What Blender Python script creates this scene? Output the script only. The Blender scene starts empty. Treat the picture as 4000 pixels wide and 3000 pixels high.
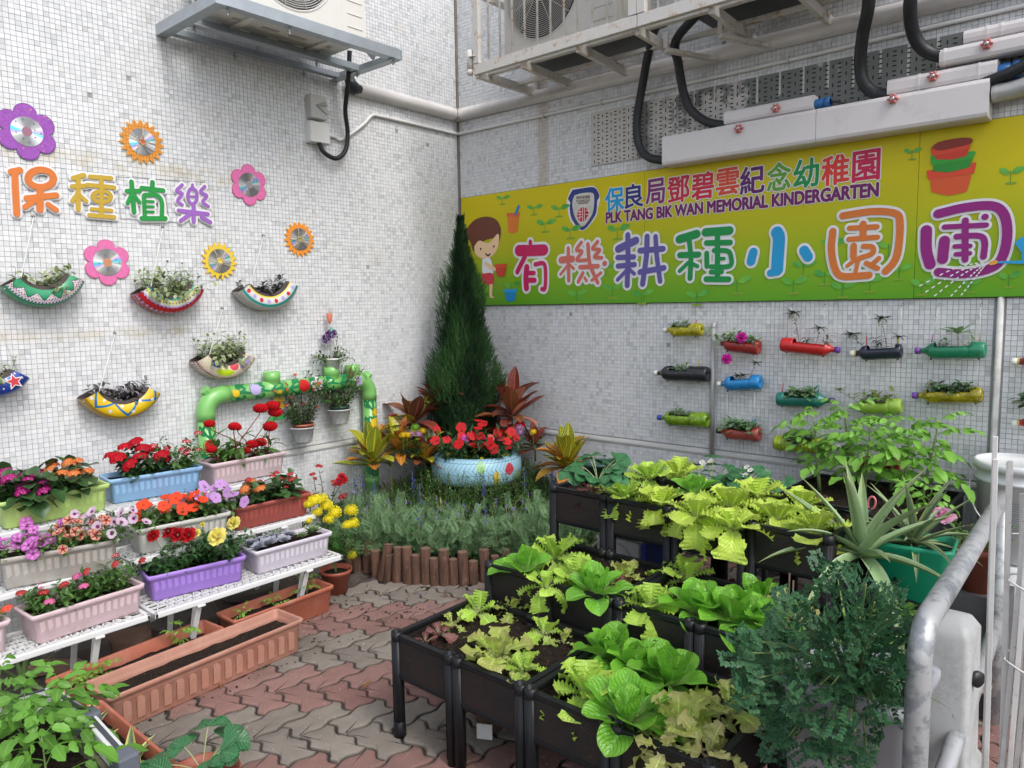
import bpy, math, random
import numpy as np
from math import sin, cos, pi, radians, sqrt, atan2, hypot
random.seed(7); RS = np.random.RandomState(5)
SC = bpy.context.scene; COL = SC.collection
# ------------------------------------------------------------------ camera
F = 2909.0; PITCH = .1045; ROLL = -.01513; YAW = -.71544          # focal length in px of a 4000 px wide picture
CP = np.array([3.597, -3.631, 1.365])
FW = np.array([sin(YAW)*cos(PITCH), cos(YAW)*cos(PITCH), -sin(PITCH)])
_r = np.array([cos(YAW), -sin(YAW), 0.]); _u = np.cross(_r, FW)
RT = _r*cos(ROLL)+_u*sin(ROLL); UP = -_r*sin(ROLL)+_u*cos(ROLL)
cam = bpy.data.cameras.new('camera'); cam.sensor_width = 36; cam.lens = F/4000*36
cam.clip_start = .05; cam.clip_end = 500
co = bpy.data.objects.new('camera', cam); COL.objects.link(co); SC.camera = co
from mathutils import Matrix, Vector
co.matrix_world = Matrix(((RT[0], UP[0], -FW[0], CP[0]), (RT[1], UP[1], -FW[1], CP[1]), (RT[2], UP[2], -FW[2], CP[2]), (0, 0, 0, 1)))
# ------------------------------------------------------------------ sky and sun
W = bpy.data.worlds.new('World'); SC.world = W; W.use_nodes = True
nt = W.node_tree; nt.nodes.clear()
sky = nt.nodes.new('ShaderNodeTexSky'); sky.sky_type = 'NISHITA'; sky.sun_disc = False
SUN_EL, SUN_AZ = radians(50), radians(-12)                            # azimuth measured from +X towards +Y
sky.sun_elevation = SUN_EL; sky.sun_rotation = pi/2-SUN_AZ; sky.air_density = 1.0; sky.dust_density = 3.0; sky.ozone_density = 1
bg = nt.nodes.new('ShaderNodeBackground'); bg.inputs[1].default_value = .15
wo = nt.nodes.new('ShaderNodeOutputWorld')
hs = nt.nodes.new('ShaderNodeHueSaturation'); hs.inputs['Saturation'].default_value = .5
nt.links.new(sky.outputs[0], hs.inputs['Color']); nt.links.new(hs.outputs[0], bg.inputs[0]); nt.links.new(bg.outputs[0], wo.inputs[0])
sl = bpy.data.lights.new('sun', 'SUN'); sl.energy = .62; sl.angle = radians(16); sl.color = (1, .97, .93)
so = bpy.data.objects.new('sun', sl); COL.objects.link(so)
sd = Vector((cos(SUN_EL)*cos(SUN_AZ), cos(SUN_EL)*sin(SUN_AZ), sin(SUN_EL)))
so.rotation_euler = sd.to_track_quat('Z', 'Y').to_euler(); so.location = (6, 1, 8)
SC.view_settings.view_transform = 'Standard'; SC.view_settings.look = 'None'; SC.view_settings.gamma = 1; SC.view_settings.exposure = 0.9
SC.view_settings.use_curve_mapping = False
SC.render.engine = 'CYCLES'; SC.cycles.max_bounces = 6; SC.cycles.transparent_max_bounces = 8; SC.cycles.diffuse_bounces = 4
SC.cycles.use_adaptive_sampling = True; SC.cycles.adaptive_threshold = .02; SC.cycles.use_denoising = True

# ------------------------------------------------------------------ from a picture position to a place on a real plane
def ray(x, y): return FW+RT*(x-2000)/F-UP*(y-1500)/F
def LW(x, y, off=0.): r = ray(x, y); return CP+r*((off-CP[0])/r[0])          # plane parallel to the left wall (x = off)
def RW(x, y, off=0.): r = ray(x, y); return CP+r*((-off-CP[1])/r[1])         # plane parallel to the right wall (y = -off)
def G(x, y, z=0.): r = ray(x, y); return CP+r*((z-CP[2])/r[2])               # level plane
def PROJ(p):
    d = np.asarray(p, float)-CP; z = d@FW
    return 2000+F*(d@RT)/z, 1500-F*(d@UP)/z, z
def Q(X, Y, pts, s=2.212): return [(X+x/s, Y+y/s) for x, y in pts]

# ------------------------------------------------------------------ mesh assembling
def unit(v):
    v = np.asarray(v, float); n = np.linalg.norm(v); return v/n if n > 1e-9 else v
def frame(d, n=(0, 0, 1)):                       # columns: side, along d, normal
    y = unit(d); n = np.asarray(n, float)
    x = np.cross(y, n)
    if np.linalg.norm(x) < 1e-4: x = np.cross(y, (1, .3, .1))
    x = unit(x); return np.column_stack([x, y, np.cross(x, y)])
def rz(a): c, s = cos(a), sin(a); return np.array([[c, -s, 0], [s, c, 0], [0, 0, 1.]])
def rx(a): c, s = cos(a), sin(a); return np.array([[1, 0, 0], [0, c, -s], [0, s, c.real]])
def ry(a): c, s = cos(a), sin(a); return np.array([[c, 0, s], [0, 1, 0], [-s, 0, c]])
I3 = np.eye(3)
class MB:
    def __init__(s): s.V = []; s.U = []; s.R = []; s.Fc = {}; s.n = 0
    def add(s, T, loc=(0, 0, 0), R=I3, sc=1., rnd=None):
        V, Fd, U = T[:3]
        P = (V*sc)@np.asarray(R).T+np.asarray(loc)
        s.V.append(P); s.U.append(U)
        s.R.append(np.full(len(P), random.random() if rnd is None else rnd) if len(T) < 4 or T[3] is None or rnd is not None else (T[3]+random.random()) % 1.)
        for k, a in Fd.items(): s.Fc.setdefault(k, []).append(a+s.n)
        s.n += len(P); return s
    def raw(s, V, faces, U=None, rnd=0.):
        V = np.asarray(V, float).reshape(-1, 3); d = {}
        for f in faces: d.setdefault(len(f), []).append(f)
        d = {k: np.array(v) for k, v in d.items()}
        return s.add((V, d, np.zeros((len(V), 2)) if U is None else np.asarray(U, float)), rnd=rnd)
    def T(s):
        V = np.concatenate(s.V); d = {k: np.concatenate(v) for k, v in s.Fc.items()}
        return V, d, np.concatenate(s.U), np.concatenate(s.R)
    def mesh(s, name, mats, smooth=True, org=(0, 0, 0)):
        me = bpy.data.meshes.new(name)
        if s.n == 0: return me
        V = np.concatenate(s.V)-np.asarray(org); me.vertices.add(len(V)); me.vertices.foreach_set('co', V.astype(np.float32).ravel())
        ls = []; tot = []
        for k, v in s.Fc.items():
            a = np.concatenate(v); ls.append(a.ravel()); tot.append(np.full(len(a), k))
        L = np.concatenate(ls).astype(np.int32); t = np.concatenate(tot).astype(np.int32)
        me.loops.add(len(L)); me.loops.foreach_set('vertex_index', L)
        me.polygons.add(len(t)); st = np.concatenate([[0], np.cumsum(t)[:-1]]).astype(np.int32)
        me.polygons.foreach_set('loop_start', st); me.polygons.foreach_set('loop_total', t)
        me.polygons.foreach_set('use_smooth', np.full(len(t), bool(smooth)))
        uv = me.uv_layers.new(name='UV'); U = np.concatenate(s.U)[L]; uv.data.foreach_set('uv', U.astype(np.float32).ravel())
        at = me.attributes.new('rnd', 'FLOAT', 'POINT'); at.data.foreach_set('value', np.concatenate(s.R).astype(np.float32))
        if not isinstance(mats, (list, tuple)): mats = [mats]
        for m in mats: me.materials.append(m)
        me.update(calc_edges=True); return me
def wloc(o):
    p = np.zeros(3)
    while o is not None: p += np.array(o.location); o = o.parent
    return p
def tag(o, label=None, cat=None, group=None, kind=None):
    if label: o['label'] = label
    if cat: o['category'] = cat
    if group: o['group'] = group
    if kind: o['kind'] = kind
    return o
def thing(name, label, cat, loc, group=None):
    o = bpy.data.objects.new(name, None); o.empty_display_size = .05; COL.objects.link(o); o.location = [float(v) for v in loc]
    return tag(o, label, cat, group)
def part(parent, name, mb, m, smooth=True, kind=None, label=None, bevel=0):
    org = wloc(parent) if parent is not None else np.zeros(3)
    o = bpy.data.objects.new(name, mb.mesh(name, m, smooth, org)); COL.objects.link(o); o.parent = parent
    if kind: o['kind'] = kind
    if label: o['label'] = label
    if bevel: bv(o, bevel)
    return o
def inst(parent, name, me, loc, R=I3, sc=1., label=None):          # a part that shares its mesh data with alike parts
    o = bpy.data.objects.new(name, me); COL.objects.link(o)
    M = np.eye(4); M[:3, :3] = np.asarray(R)*sc; M[:3, 3] = np.asarray(loc)-(wloc(parent) if parent is not None else 0)
    o.parent = parent; o.matrix_local = Matrix(M.tolist())
    if label: o['label'] = label
    return o
def solo(name, mb, m, label, cat, org=None, group=None, kind=None, smooth=True):
    org = np.concatenate(mb.V).mean(0) if org is None else np.asarray(org, float)
    o = bpy.data.objects.new(name, mb.mesh(name, m, smooth, org)); COL.objects.link(o); o.location = org.tolist()
    return tag(o, label, cat, group, kind)
def bv(o, w=.002, seg=2):
    b = o.modifiers.new('b', 'BEVEL'); b.width = w; b.segments = seg; b.limit_method = 'ANGLE'; b.angle_limit = .7; b.use_clamp_overlap = True
    b.harden_normals = False; return o
# ------------------------------------------------------------------ shape templates (V, faces, UV)
def tpl(V, faces, U=None):
    m = MB(); m.raw(V, faces, U); t = m.T(); return t[0], t[1], t[2]
BOXV = np.array([[x, y, z] for z in (-.5, .5) for y in (-.5, .5) for x in (-.5, .5)], float)
BOXF = [(0, 2, 3, 1), (4, 5, 7, 6), (0, 1, 5, 4), (2, 6, 7, 3), (0, 4, 6, 2), (1, 3, 7, 5)]
def box(mb, c, s, R=I3, rnd=None):
    V = (BOXV*np.asarray(s))@np.asarray(R).T+np.asarray(c)
    return mb.raw(V, BOXF, BOXV[:, :2]+.5, rnd=random.random() if rnd is None else rnd)
def box2(mb, a, b): a = np.asarray(a, float); b = np.asarray(b, float); return box(mb, (a+b)/2, np.abs(b-a))
def bar(mb, a, b, w, t, n=(0, 0, 1)):            # a bar from a to b, w wide, t thick along n
    a = np.asarray(a, float); b = np.asarray(b, float); R = frame(b-a, n)
    return box(mb, (a+b)/2, (w, np.linalg.norm(b-a), t), R)
def tube(mb, P, r, seg=8, caps=True, rnd=None):
    P = [np.asarray(p, float) for p in P]; n = len(P); r = r if hasattr(r, '__len__') else [r]*n
    V = []; U = []; nn = None; Ls = 0
    for i, p in enumerate(P):
        d = unit(P[min(i+1, n-1)]-P[max(i-1, 0)])
        if nn is None: nn = np.cross(d, (0, 0, 1)); nn = unit(nn) if np.linalg.norm(nn) > .1 else np.array([1., 0, 0])
        nn = unit(nn-d*(nn@d)); b = np.cross(d, nn)
        if i: Ls += np.linalg.norm(p-P[i-1])
        for k in range(seg):
            a = 2*pi*k/seg; V.append(p+r[i]*(nn*cos(a)+b*sin(a))); U.append((k/seg, Ls))
    Fc = [(i*seg+k, i*seg+(k+1) % seg, (i+1)*seg+(k+1) % seg, (i+1)*seg+k) for i in range(n-1) for k in range(seg)]
    if caps: Fc += [tuple(range(seg))[::-1], tuple((n-1)*seg+k for k in range(seg))]
    return mb.raw(V, Fc, U, rnd=random.random() if rnd is None else rnd)
def lathe(mb, prof, c, axis=(0, 0, 1), seg=24, caps=False, sx=1., rnd=0.):
    R = frame(axis); V = []; U = []; n = len(prof)
    for i, (r, h) in enumerate(prof):
        for k in range(seg):
            a = 2*pi*k/seg; V.append(np.asarray(c)+R@np.array([r*cos(a)*sx, h, r*sin(a)])); U.append((k/seg, i/max(1, n-1)))
    Fc = [(i*seg+k, (i+1)*seg+k, (i+1)*seg+(k+1) % seg, i*seg+(k+1) % seg) for i in range(n-1) for k in range(seg)]
    if caps: Fc += [tuple(range(seg)), tuple((n-1)*seg+k for k in range(seg))[::-1]]
    return mb.raw(V, Fc, U, rnd=rnd)
def grid(mb, fn, nu, nv, cu=False, rnd=0.):      # fn(u, v) -> point
    V = []; U = []
    for j in range(nv+1):
        for i in range(nu+1): V.append(fn(i/nu, j/nv)); U.append((i/nu, j/nv))
    Fc = [(j*(nu+1)+i, j*(nu+1)+i+1, (j+1)*(nu+1)+i+1, (j+1)*(nu+1)+i) for j in range(nv) for i in range(nu)]
    return mb.raw(V, Fc, U, rnd=rnd)
def crom(P, k=6):
    P = [np.asarray(p, float) for p in P]
    if len(P) < 3: return P
    A = [2*P[0]-P[1]]+P+[2*P[-1]-P[-2]]; o = []
    for i in range(1, len(A)-2):
        p0, p1, p2, p3 = A[i-1:i+3]
        for j in range(k):
            t = j/k; o.append(.5*((2*p1)+(p2-p0)*t+(2*p0-5*p1+4*p2-p3)*t*t+(3*p1-p0-3*p2+p3)*t**3))
    o.append(P[-1]); return o
def leafT(L=1., Wd=.4, prof=None, nl=6, nw=2, droop=.6, fold=.15, ruf=0., rf=4, ph=0., twist=0., rise=0., edge=0.):
    prof = prof or (lambda t: sin(pi*min(1, t**.8))**.8 if 0 < t < 1 else .02)
    V = []; U = []; y = z = 0.
    for i in range(nl+1):
        t = i/nl; a = rise-droop*t
        if i: y += cos(a)*L/nl; z += sin(a)*L/nl
        w = Wd/2*prof(t)
        for j in range(nw+1):
            s = j/nw*2-1; zz = fold*abs(s)*w*2+ruf*abs(s)**2*sin(2*pi*rf*t+ph+(1.7 if s > 0 else 0))
            q = s*w*(1+edge*abs(s)*sin(2*pi*rf*2.3*t+ph))
            yy = edge*.25*abs(s)*cos(2*pi*rf*2*t+ph*2)*L*.3 if edge else 0
            V.append((q*cos(twist*t)-zz*sin(twist*t)*.2, y-sin(a)*zz+yy, z+cos(a)*zz+q*sin(twist*t))); U.append((j/nw, t))
    Fc = [(i*(nw+1)+j, i*(nw+1)+j+1, (i+1)*(nw+1)+j+1, (i+1)*(nw+1)+j) for i in range(nl) for j in range(nw)]
    return tpl(V, Fc, U)
def merge(items):
    m = MB()
    for it in items: m.add(*it)
    return m.T()
def flowerT(n=5, r=1., cup=.25, notch=.25, back=.0, gap=0.):        # disc of petals facing +Z, v = radius
    V = [(0, 0, -cup*.3*r)]; U = [(0, 0)]; k = n*6; rings = (.3, .7, 1.)
    for q in rings:
        for i in range(k):
            a = 2*pi*i/k; pe = abs(sin(n*a/2)); rr = q*r*(1-notch*(1-pe**.6)*q)
            z = cup*r*(q**.7)*.6-.3*cup*r+.05*r*sin(2*n*a)*q-back*q*q*r; V.append((rr*cos(a), rr*sin(a), z)); U.append((i/k, q))
    Fc = [(0, 1+i, 1+(i+1) % k) for i in range(k)]
    for b in range(len(rings)-1): Fc += [(1+b*k+i, 1+(b+1)*k+i, 1+(b+1)*k+(i+1) % k, 1+b*k+(i+1) % k) for i in range(k)]
    return tpl(V, Fc, U)
def rnd_dir(zmin=-1., zmax=1.):
    z = random.uniform(zmin, zmax); a = random.uniform(0, 2*pi); q = sqrt(max(0, 1-z*z)); return np.array([q*cos(a), q*sin(a), z])
def U_(a, b): return random.uniform(a, b)
# ------------------------------------------------------------------ materials: node arithmetic
class S:
    def __init__(s, h, k): s.h = h; s.k = k
    def _m(s, op, *b):
        n = s.h.nt.nodes.new('ShaderNodeMath'); n.operation = op; s.h.set(n.inputs[0], s)
        for i, q in enumerate(b): s.h.set(n.inputs[i+1], q)
        return S(s.h, n.outputs[0])
    def __add__(s, b): return s._m('ADD', b)
    def __radd__(s, b): return s._m('ADD', b)
    def __sub__(s, b): return s._m('SUBTRACT', b)
    def __rsub__(s, b): return (s*-1)+b
    def __mul__(s, b): return s._m('MULTIPLY', b)
    def __rmul__(s, b): return s._m('MULTIPLY', b)
    def __truediv__(s, b): return s._m('DIVIDE', b)
    def __pow__(s, b): return s._m('POWER', b)
    def fract(s): return s._m('FRACT')
    def abs(s): return s._m('ABSOLUTE')
    def lt(s, b): return s._m('LESS_THAN', b)
    def gt(s, b): return s._m('GREATER_THAN', b)
    def min(s, b): return s._m('MINIMUM', b)
    def max(s, b): return s._m('MAXIMUM', b)
    def sin(s): return s._m('SINE')
    def floor(s): return s._m('FLOOR')
    def sqrt(s): return s._m('SQRT')
    def step(s, a, b):                            # smooth 0..1 between a and b
        n = s.h.nt.nodes.new('ShaderNodeMapRange'); n.clamp = True; s.h.set(n.inputs[0], s); n.inputs[1].default_value = a; n.inputs[2].default_value = b
        return S(s.h, n.outputs[0])
def c4(c): return (c[0], c[1], c[2], 1.)
class SH:
    def __init__(s, name):
        s.m = bpy.data.materials.new(name); s.m.use_nodes = True; s.nt = s.m.node_tree; s.nt.nodes.clear(); s._c = {}
    def set(s, inp, v):
        if isinstance(v, S): s.nt.links.new(v.k, inp)
        elif isinstance(v, (tuple, list)): inp.default_value = c4(v) if len(inp.default_value) == 4 else v
        else:
            try: inp.default_value = v
            except Exception: inp.default_value = (v, v, v)
    def node(s, t): return s.nt.nodes.new(t)
    def uv(s):
        if 'uv' not in s._c:
            n = s.node('ShaderNodeUVMap'); x = s.node('ShaderNodeSeparateXYZ'); s.nt.links.new(n.outputs[0], x.inputs[0]); s._c['uv'] = (S(s, x.outputs[0]), S(s, x.outputs[1]))
        return s._c['uv']
    def pos(s):
        if 'p' not in s._c:
            n = s.node('ShaderNodeNewGeometry'); x = s.node('ShaderNodeSeparateXYZ'); s.nt.links.new(n.outputs['Position'], x.inputs[0]); s._c['p'] = (S(s, x.outputs[0]), S(s, x.outputs[1]), S(s, x.outputs[2])); s._c['pv'] = S(s, n.outputs['Position'])
        return s._c['p']
    def rnd(s):
        n = s.node('ShaderNodeAttribute'); n.attribute_name = 'rnd'; return S(s, n.outputs['Fac'])
    def orand(s): return S(s, s.node('ShaderNodeObjectInfo').outputs['Random'])
    def vec(s, x, y, z):
        n = s.node('ShaderNodeCombineXYZ'); s.set(n.inputs[0], x); s.set(n.inputs[1], y); s.set(n.inputs[2], z); return S(s, n.outputs[0])
    def noise(s, sc, det=3, vec=None, rough=.6, d=0.):
        s.pos(); n = s.node('ShaderNodeTexNoise'); n.inputs['Scale'].default_value = sc; n.inputs['Detail'].default_value = det; n.inputs['Roughness'].default_value = rough; n.inputs['Distortion'].default_value = d
        s.nt.links.new((vec or s._c['pv']).k, n.inputs['Vector']); return S(s, n.outputs[0])
    def vor(s, sc, vec=None, feat='F1', out='Distance'):
        s.pos(); n = s.node('ShaderNodeTexVoronoi'); n.feature = feat; n.inputs['Scale'].default_value = sc
        s.nt.links.new((vec or s._c['pv']).k, n.inputs['Vector']); return S(s, n.outputs[out])
    def mix(s, f, a, b):
        n = s.node('ShaderNodeMix'); n.data_type = 'RGBA'; s.set(n.inputs[0], f); s.set(n.inputs[6], a); s.set(n.inputs[7], b); return S(s, n.outputs[2])
    def mul(s, f, a):                              # colour times a number
        n = s.node('ShaderNodeVectorMath'); n.operation = 'SCALE'; 
        if isinstance(a, S): s.nt.links.new(a.k, n.inputs[0])
        else: n.inputs[0].default_value = a[:3]
        s.set(n.inputs['Scale'], f); return S(s, n.outputs[0])
    def ramp(s, f, st):
        n = s.node('ShaderNodeValToRGB'); e = n.color_ramp.elements
        while len(e) < len(st): e.new(.5)
        for q, (p, c) in zip(e, st): q.position = p; q.color = c4(c)
        s.set(n.inputs[0], f); return S(s, n.outputs[0])
    def out(s, col, rough=.6, bump=None, bstr=.3, bdist=.002, transl=0., metal=0., alpha=None, spec=.5, trans=0., coat=0.):
        b = s.node('ShaderNodeBsdfPrincipled'); s.set(b.inputs['Base Color'], col); s.set(b.inputs['Roughness'], rough); s.set(b.inputs['Metallic'], metal)
        s.set(b.inputs['Specular IOR Level'], spec)
        if trans: b.inputs['Transmission Weight'].default_value = trans
        if coat: b.inputs['Coat Weight'].default_value = coat; b.inputs['Coat Roughness'].default_value = .15
        if alpha is not None: s.set(b.inputs['Alpha'], alpha)
        if bump is not None:
            n = s.node('ShaderNodeBump'); n.inputs['Strength'].default_value = bstr; n.inputs['Distance'].default_value = bdist
            s.set(n.inputs['Height'], bump); s.nt.links.new(n.outputs[0], b.inputs['Normal'])
        sh = b.outputs[0]
        if transl:
            t = s.node('ShaderNodeBsdfTranslucent'); s.set(t.inputs[0], s.mul(1.2, col)); mx = s.node('ShaderNodeMixShader'); mx.inputs[0].default_value = transl
            s.nt.links.new(sh, mx.inputs[1]); s.nt.links.new(t.outputs[0], mx.inputs[2]); sh = mx.outputs[0]
        o = s.node('ShaderNodeOutputMaterial'); s.nt.links.new(sh, o.inputs[0]); return s.m
def hexc(h):
    v = [int(h[i:i+2], 16)/255 for i in (0, 2, 4)]; return tuple(x/12.92 if x <= .04045 else ((x+.055)/1.055)**2.4 for x in v)
_mc = {}
def plain(name, col, rough=.5, metal=0., nz=.12, dirt=0., dcol=(.06, .05, .04), bump=0., coat=0., nsc=12., spec=.5):
    if name in _mc: return _mc[name]
    h = SH(name); n = h.noise(nsc, 4)
    c = h.mul(1-nz+n*(2*nz), col)
    if dirt:
        d = h.noise(7, 6, rough=.75).step(.62-dirt*.25, .8)*(.25+dirt*.6); d2 = h.noise(90, 3).step(.66, .74)*dirt
        c = h.mix(d.max(d2), c, dcol)
    _mc[name] = h.out(c, rough, bump=h.noise(nsc*18, 3) if bump else None, bstr=bump, metal=metal, coat=coat, spec=spec); return _mc[name]
def leafm(name, col, var=.35, vein=None, vw=.04, rough=.45, transl=.25, tip=None, edge=None, spec=.4, ribs=0, bump=0., hue=None):
    if name in _mc: return _mc[name]
    h = SH(name); u, v = h.uv(); r = h.rnd(); o = h.orand(); k = (r*.6+o*.4)
    c = h.mul(1-var+k*(2*var), col)
    if hue: c = h.mix((r*7.3+o*3.1).fract()*.7, c, hue)
    if edge: c = h.mix((u-.5).abs().step(.32, .46), c, edge)
    if tip: c = h.mix(v.step(.55, 1.)*(.4+h.noise(40, 2)*.8), c, tip)
    nzz = h.noise(60, 3); c = h.mul(.85+nzz*.3, c)
    bm = None
    if ribs:
        rb = ((v*ribs-(u-.5).abs()*ribs*.45).fract()-.5).abs(); rl = rb.lt(.16)
        if vein: c = h.mix(rl.max((u-.5).abs().lt(vw)), c, vein)
        bm = rb
    elif vein: c = h.mix((u-.5).abs().lt(vw)*.7, c, vein)
    if bump and bm is None: bm = h.noise(120, 2)+((v*9-(u-.5).abs()*6).fract()-.5).abs()*.6
    _mc[name] = h.out(c, rough, bump=bm if bump else None, bstr=bump or .3, bdist=.002, transl=transl, spec=spec); return _mc[name]
def petal(name, col, centre=None, cr=.3, rim=None, var=.15, transl=.3, rough=.6, star=None):
    if name in _mc: return _mc[name]
    h = SH(name); u, v = h.uv(); c = h.mul(1-var+(h.rnd()*.5+h.orand()*.5)*(2*var), col)
    if rim: c = h.mix(v.step(.55, .95), c, rim)
    if star: c = h.mix(((u*5+.25).fract()-.5).abs().step(.24, .12)*v.step(.98, .7), c, star)
    if centre: c = h.mix(v.step(cr+.12, cr-.05), c, centre)
    _mc[name] = h.out(c, rough, transl=transl, spec=.25); return _mc[name]
def soilm():
    if 'soil' in _mc: return _mc['soil']
    h = SH('soil'); n = h.noise(60, 6, rough=.8); g = h.vor(180)
    c = h.ramp(n, [(.3, (.008, .006, .005)), (.55, (.03, .02, .014)), (.75, (.075, .05, .035))]); c = h.mix(h.noise(150, 2).gt(.74), c, (.3, .26, .22))
    _mc['soil'] = h.out(c, .95, bump=n+g*.6, bstr=1., bdist=.012, spec=.2); return _mc['soil']
def soil(parent, cx, cy, sx, sy, z, amp=.006, name='soil', R=I3, nu=24, nv=12):
    m = MB(); P = RS.rand(64, 3)
    def fn(u, v):
        x = (u-.5)*sx; y = (v-.5)*sy; a = 0
        for k in range(10): a += sin(x*(40+P[k, 0]*160)+P[k, 1]*6+y*(P[k, 2]*260-130)+cx*9)/10
        return np.array([cx, cy, z+a*amp*2.2+U_(-1, 1)*amp*.6])+R@np.array([x, y, 0])
    grid(m, fn, nu, nv); return part(parent, name, m, soilm(), True)
# ================================================================== setting: ground, paving, walls
PIT = .0213
def tile_mat():
    h = SH('mosaic_tile'); x, y, z = h.pos(); r = (h.rnd()+h.orand()).fract()
    base = h.ramp(r, [(0, (.47, .485, .50)), (.10, (.56, .575, .59)), (.35, (.60, .615, .63)), (.7, (.635, .645, .665)), (.92, (.665, .675, .695)), (1, (.61, .61, .60))])
    bign = h.noise(1.6, 4, rough=.7); c = h.mul(.96+bign*.2, base)
    st = h.noise(5, 5, rough=.75)
    c = h.mix(st.step(.55, .78)*.45, c, (.50, .47, .38))
    # weathering patches with a place of their own: the rust run on the right wall, the yellowed square on the left wall
    run = ((x-.735+h.noise(9, 2)*.03).abs().step(.055, .03))*z.step(1.0, 2.1)*y.gt(-.05)
    c = h.mix(run*(.2+h.noise(30, 3)*.45), c, (.36, .24, .13))
    fr = ((y+2.17).abs()-.42).abs().step(.03, .012)*z.gt(1.83)*z.lt(2.0)
    band = (z-1.985+y*.02).abs().step(.05, .02)*y.lt(-1.45)
    band2 = (z-1.27).abs().step(.035, .01)*y.lt(-1.9)
    left = x.lt(.05)
    c = h.mix((band.max(band2).max(fr*.5))*left*(h.noise(14, 3).step(.4, .65))*.55, c, (.52, .45, .30))
    low = z.step(.7, .05)*(h.noise(6, 4).step(.35, .8)); c = h.mix(low*.35, c, (.32, .31, .25))
    up = y.gt(-.06)*z.step(2.3, 2.75)*x.step(1.2, 2.4); c = h.mix(up*h.noise(4, 4).step(.35, .6)*.55, c, (.20, .20, .18))  # shade below the cage put into the tile colour, in blotches
    c = h.mix(h.noise(170, 3).step(.68, .75)*.5, c, (.25, .23, .2))
    return h.out(c, .33, bump=h.noise(260, 2), bstr=.08, spec=.5)
MT = tile_mat()
MG = plain('tile_grout', (.30, .295, .285), .9, nz=.35, bump=.3, nsc=5)
M_TRIM = plain('trim_plaster', (.62, .62, .61), .6, dirt=.25, dcol=(.3, .28, .22))
def tile_template(V0=.0011):
    t = PIT*.5-.0009; b = PIT*.5-.0004; V = [(-b, -b, -.003), (b, -b, -.003), (b, b, -.003), (-b, b, -.003), (-t, -t, 0), (t, -t, 0), (t, t, 0), (-t, t, 0)]
    return V, [(4, 5, 6, 7), (0, 1, 5, 4), (1, 2, 6, 5), (2, 3, 7, 6), (3, 0, 4, 7)]
TV, TF = tile_template(); TV = np.array(TV); TFa = np.array(TF)
def tiled(name, label, left, amax, zmax, skip, seen):
    n = (1, 0, 0) if left else (0, -1, 0)
    root = thing(name, label, 'wall', (0, 0, 0)); root['kind'] = 'thing'
    # columns run from the corner outwards, rows upwards
    ua = np.array([0, -1., 0]) if left else np.array([1., 0, 0]); na = np.array(n, float); uz = np.array([0, 0, 1.])
    Rm = np.column_stack([ua, uz, na]) 
    g = MB(); w = .2
    p0 = -na*.003; box2(g, p0+ua*(-w if not left else 0), p0-na*w+ua*amax+uz*(zmax+.02)); part(root, 'wall_body', g, MG, False)
    na_, nz_ = int(amax/PIT), int(zmax/PIT); C = []
    for i in range(na_):
        for j in range(nz_):
            a = .012+(i+.5)*PIT; z = (j+.5)*PIT
            if skip(a, z) or RS.rand() < .0009: continue
            C.append((a, z))
    C = np.array(C); wp = ua*C[:, :1]+uz*C[:, 1:2]
    d = wp-CP; zz = d@FW; px = 2000+F*(d@RT)/zz; py = 1500-F*(d@UP)/zz
    ok = (px > 8) & (px < 3992) & (py > 8) & (py < 2992); near = np.array([seen(a, z) for a, z in C])
    score = np.where(ok & near, np.abs(d@na)/np.linalg.norm(d, axis=1)**3, 0)
    idx = np.argsort(-score)[:300]; sel = np.zeros(len(C), bool); sel[idx] = True
    N = len(C); jit = RS.randn(N, 3)*[.00018, .00018, .00025]; tilt = RS.randn(N, 2)*.012; rot = RS.randn(N)*.012
    base = np.repeat(TV[None], N, 0); cr, sr = np.cos(rot)[:, None], np.sin(rot)[:, None]
    X = base[:, :, 0]*cr-base[:, :, 1]*sr; Y = base[:, :, 0]*sr+base[:, :, 1]*cr; Z = base[:, :, 2]+(X*tilt[:, :1]+Y*tilt[:, 1:])*(base[:, :, 2] > -.001)
    Z = Z+jit[:, 2:]+np.where(RS.rand(N, 1) < .02, -.0012, 0); X = X+jit[:, :1]; Y = Y+jit[:, 1:2]
    P = (X[..., None]*ua+Y[..., None]*uz+Z[..., None]*na)+wp[:, None]
    rn = RS.rand(N); r2 = np.where(RS.rand(N) < .25, rn*.3, .3+rn*.7)
    k = ~sel; Pk = P[k].reshape(-1, 3); nk = k.sum()
    fa = (TFa[None]+np.arange(nk)[:, None, None]*8).reshape(-1, 4)
    if left: fa = fa[:, ::-1]*1
    fa = fa if not left else fa[:, ::-1]
    m = MB(); m.V.append(Pk); m.U.append(np.zeros((len(Pk), 2))); m.R.append(np.repeat(r2[k], 8)); m.Fc[4] = [fa]; m.n = len(Pk)
    part(root, 'tile_field', m, MT, False, kind='stuff')
    var = []
    for q in range(10):
        mm = MB(); V = TV.copy(); V[4:, 2] += RS.randn(4)*.00015; mm.raw(V, TF, rnd=q/10.); var.append(mm.mesh('tile', MT, False))
    for i in idx: inst(root, 'tile', var[i % 10], wp[i]+na*jit[i, 2], Rm@rz(rot[i]))
    return root
wl = tiled('tiled_wall', 'bright left wall of small white mosaic tiles with four cut-out characters', True, 4.0, 3.75,
           lambda a, z: .555 < z < .59, lambda a, z: a > 1.9 and not (1.36 < z < 1.75 and a > 2.3) and z > 1.0)
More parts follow.
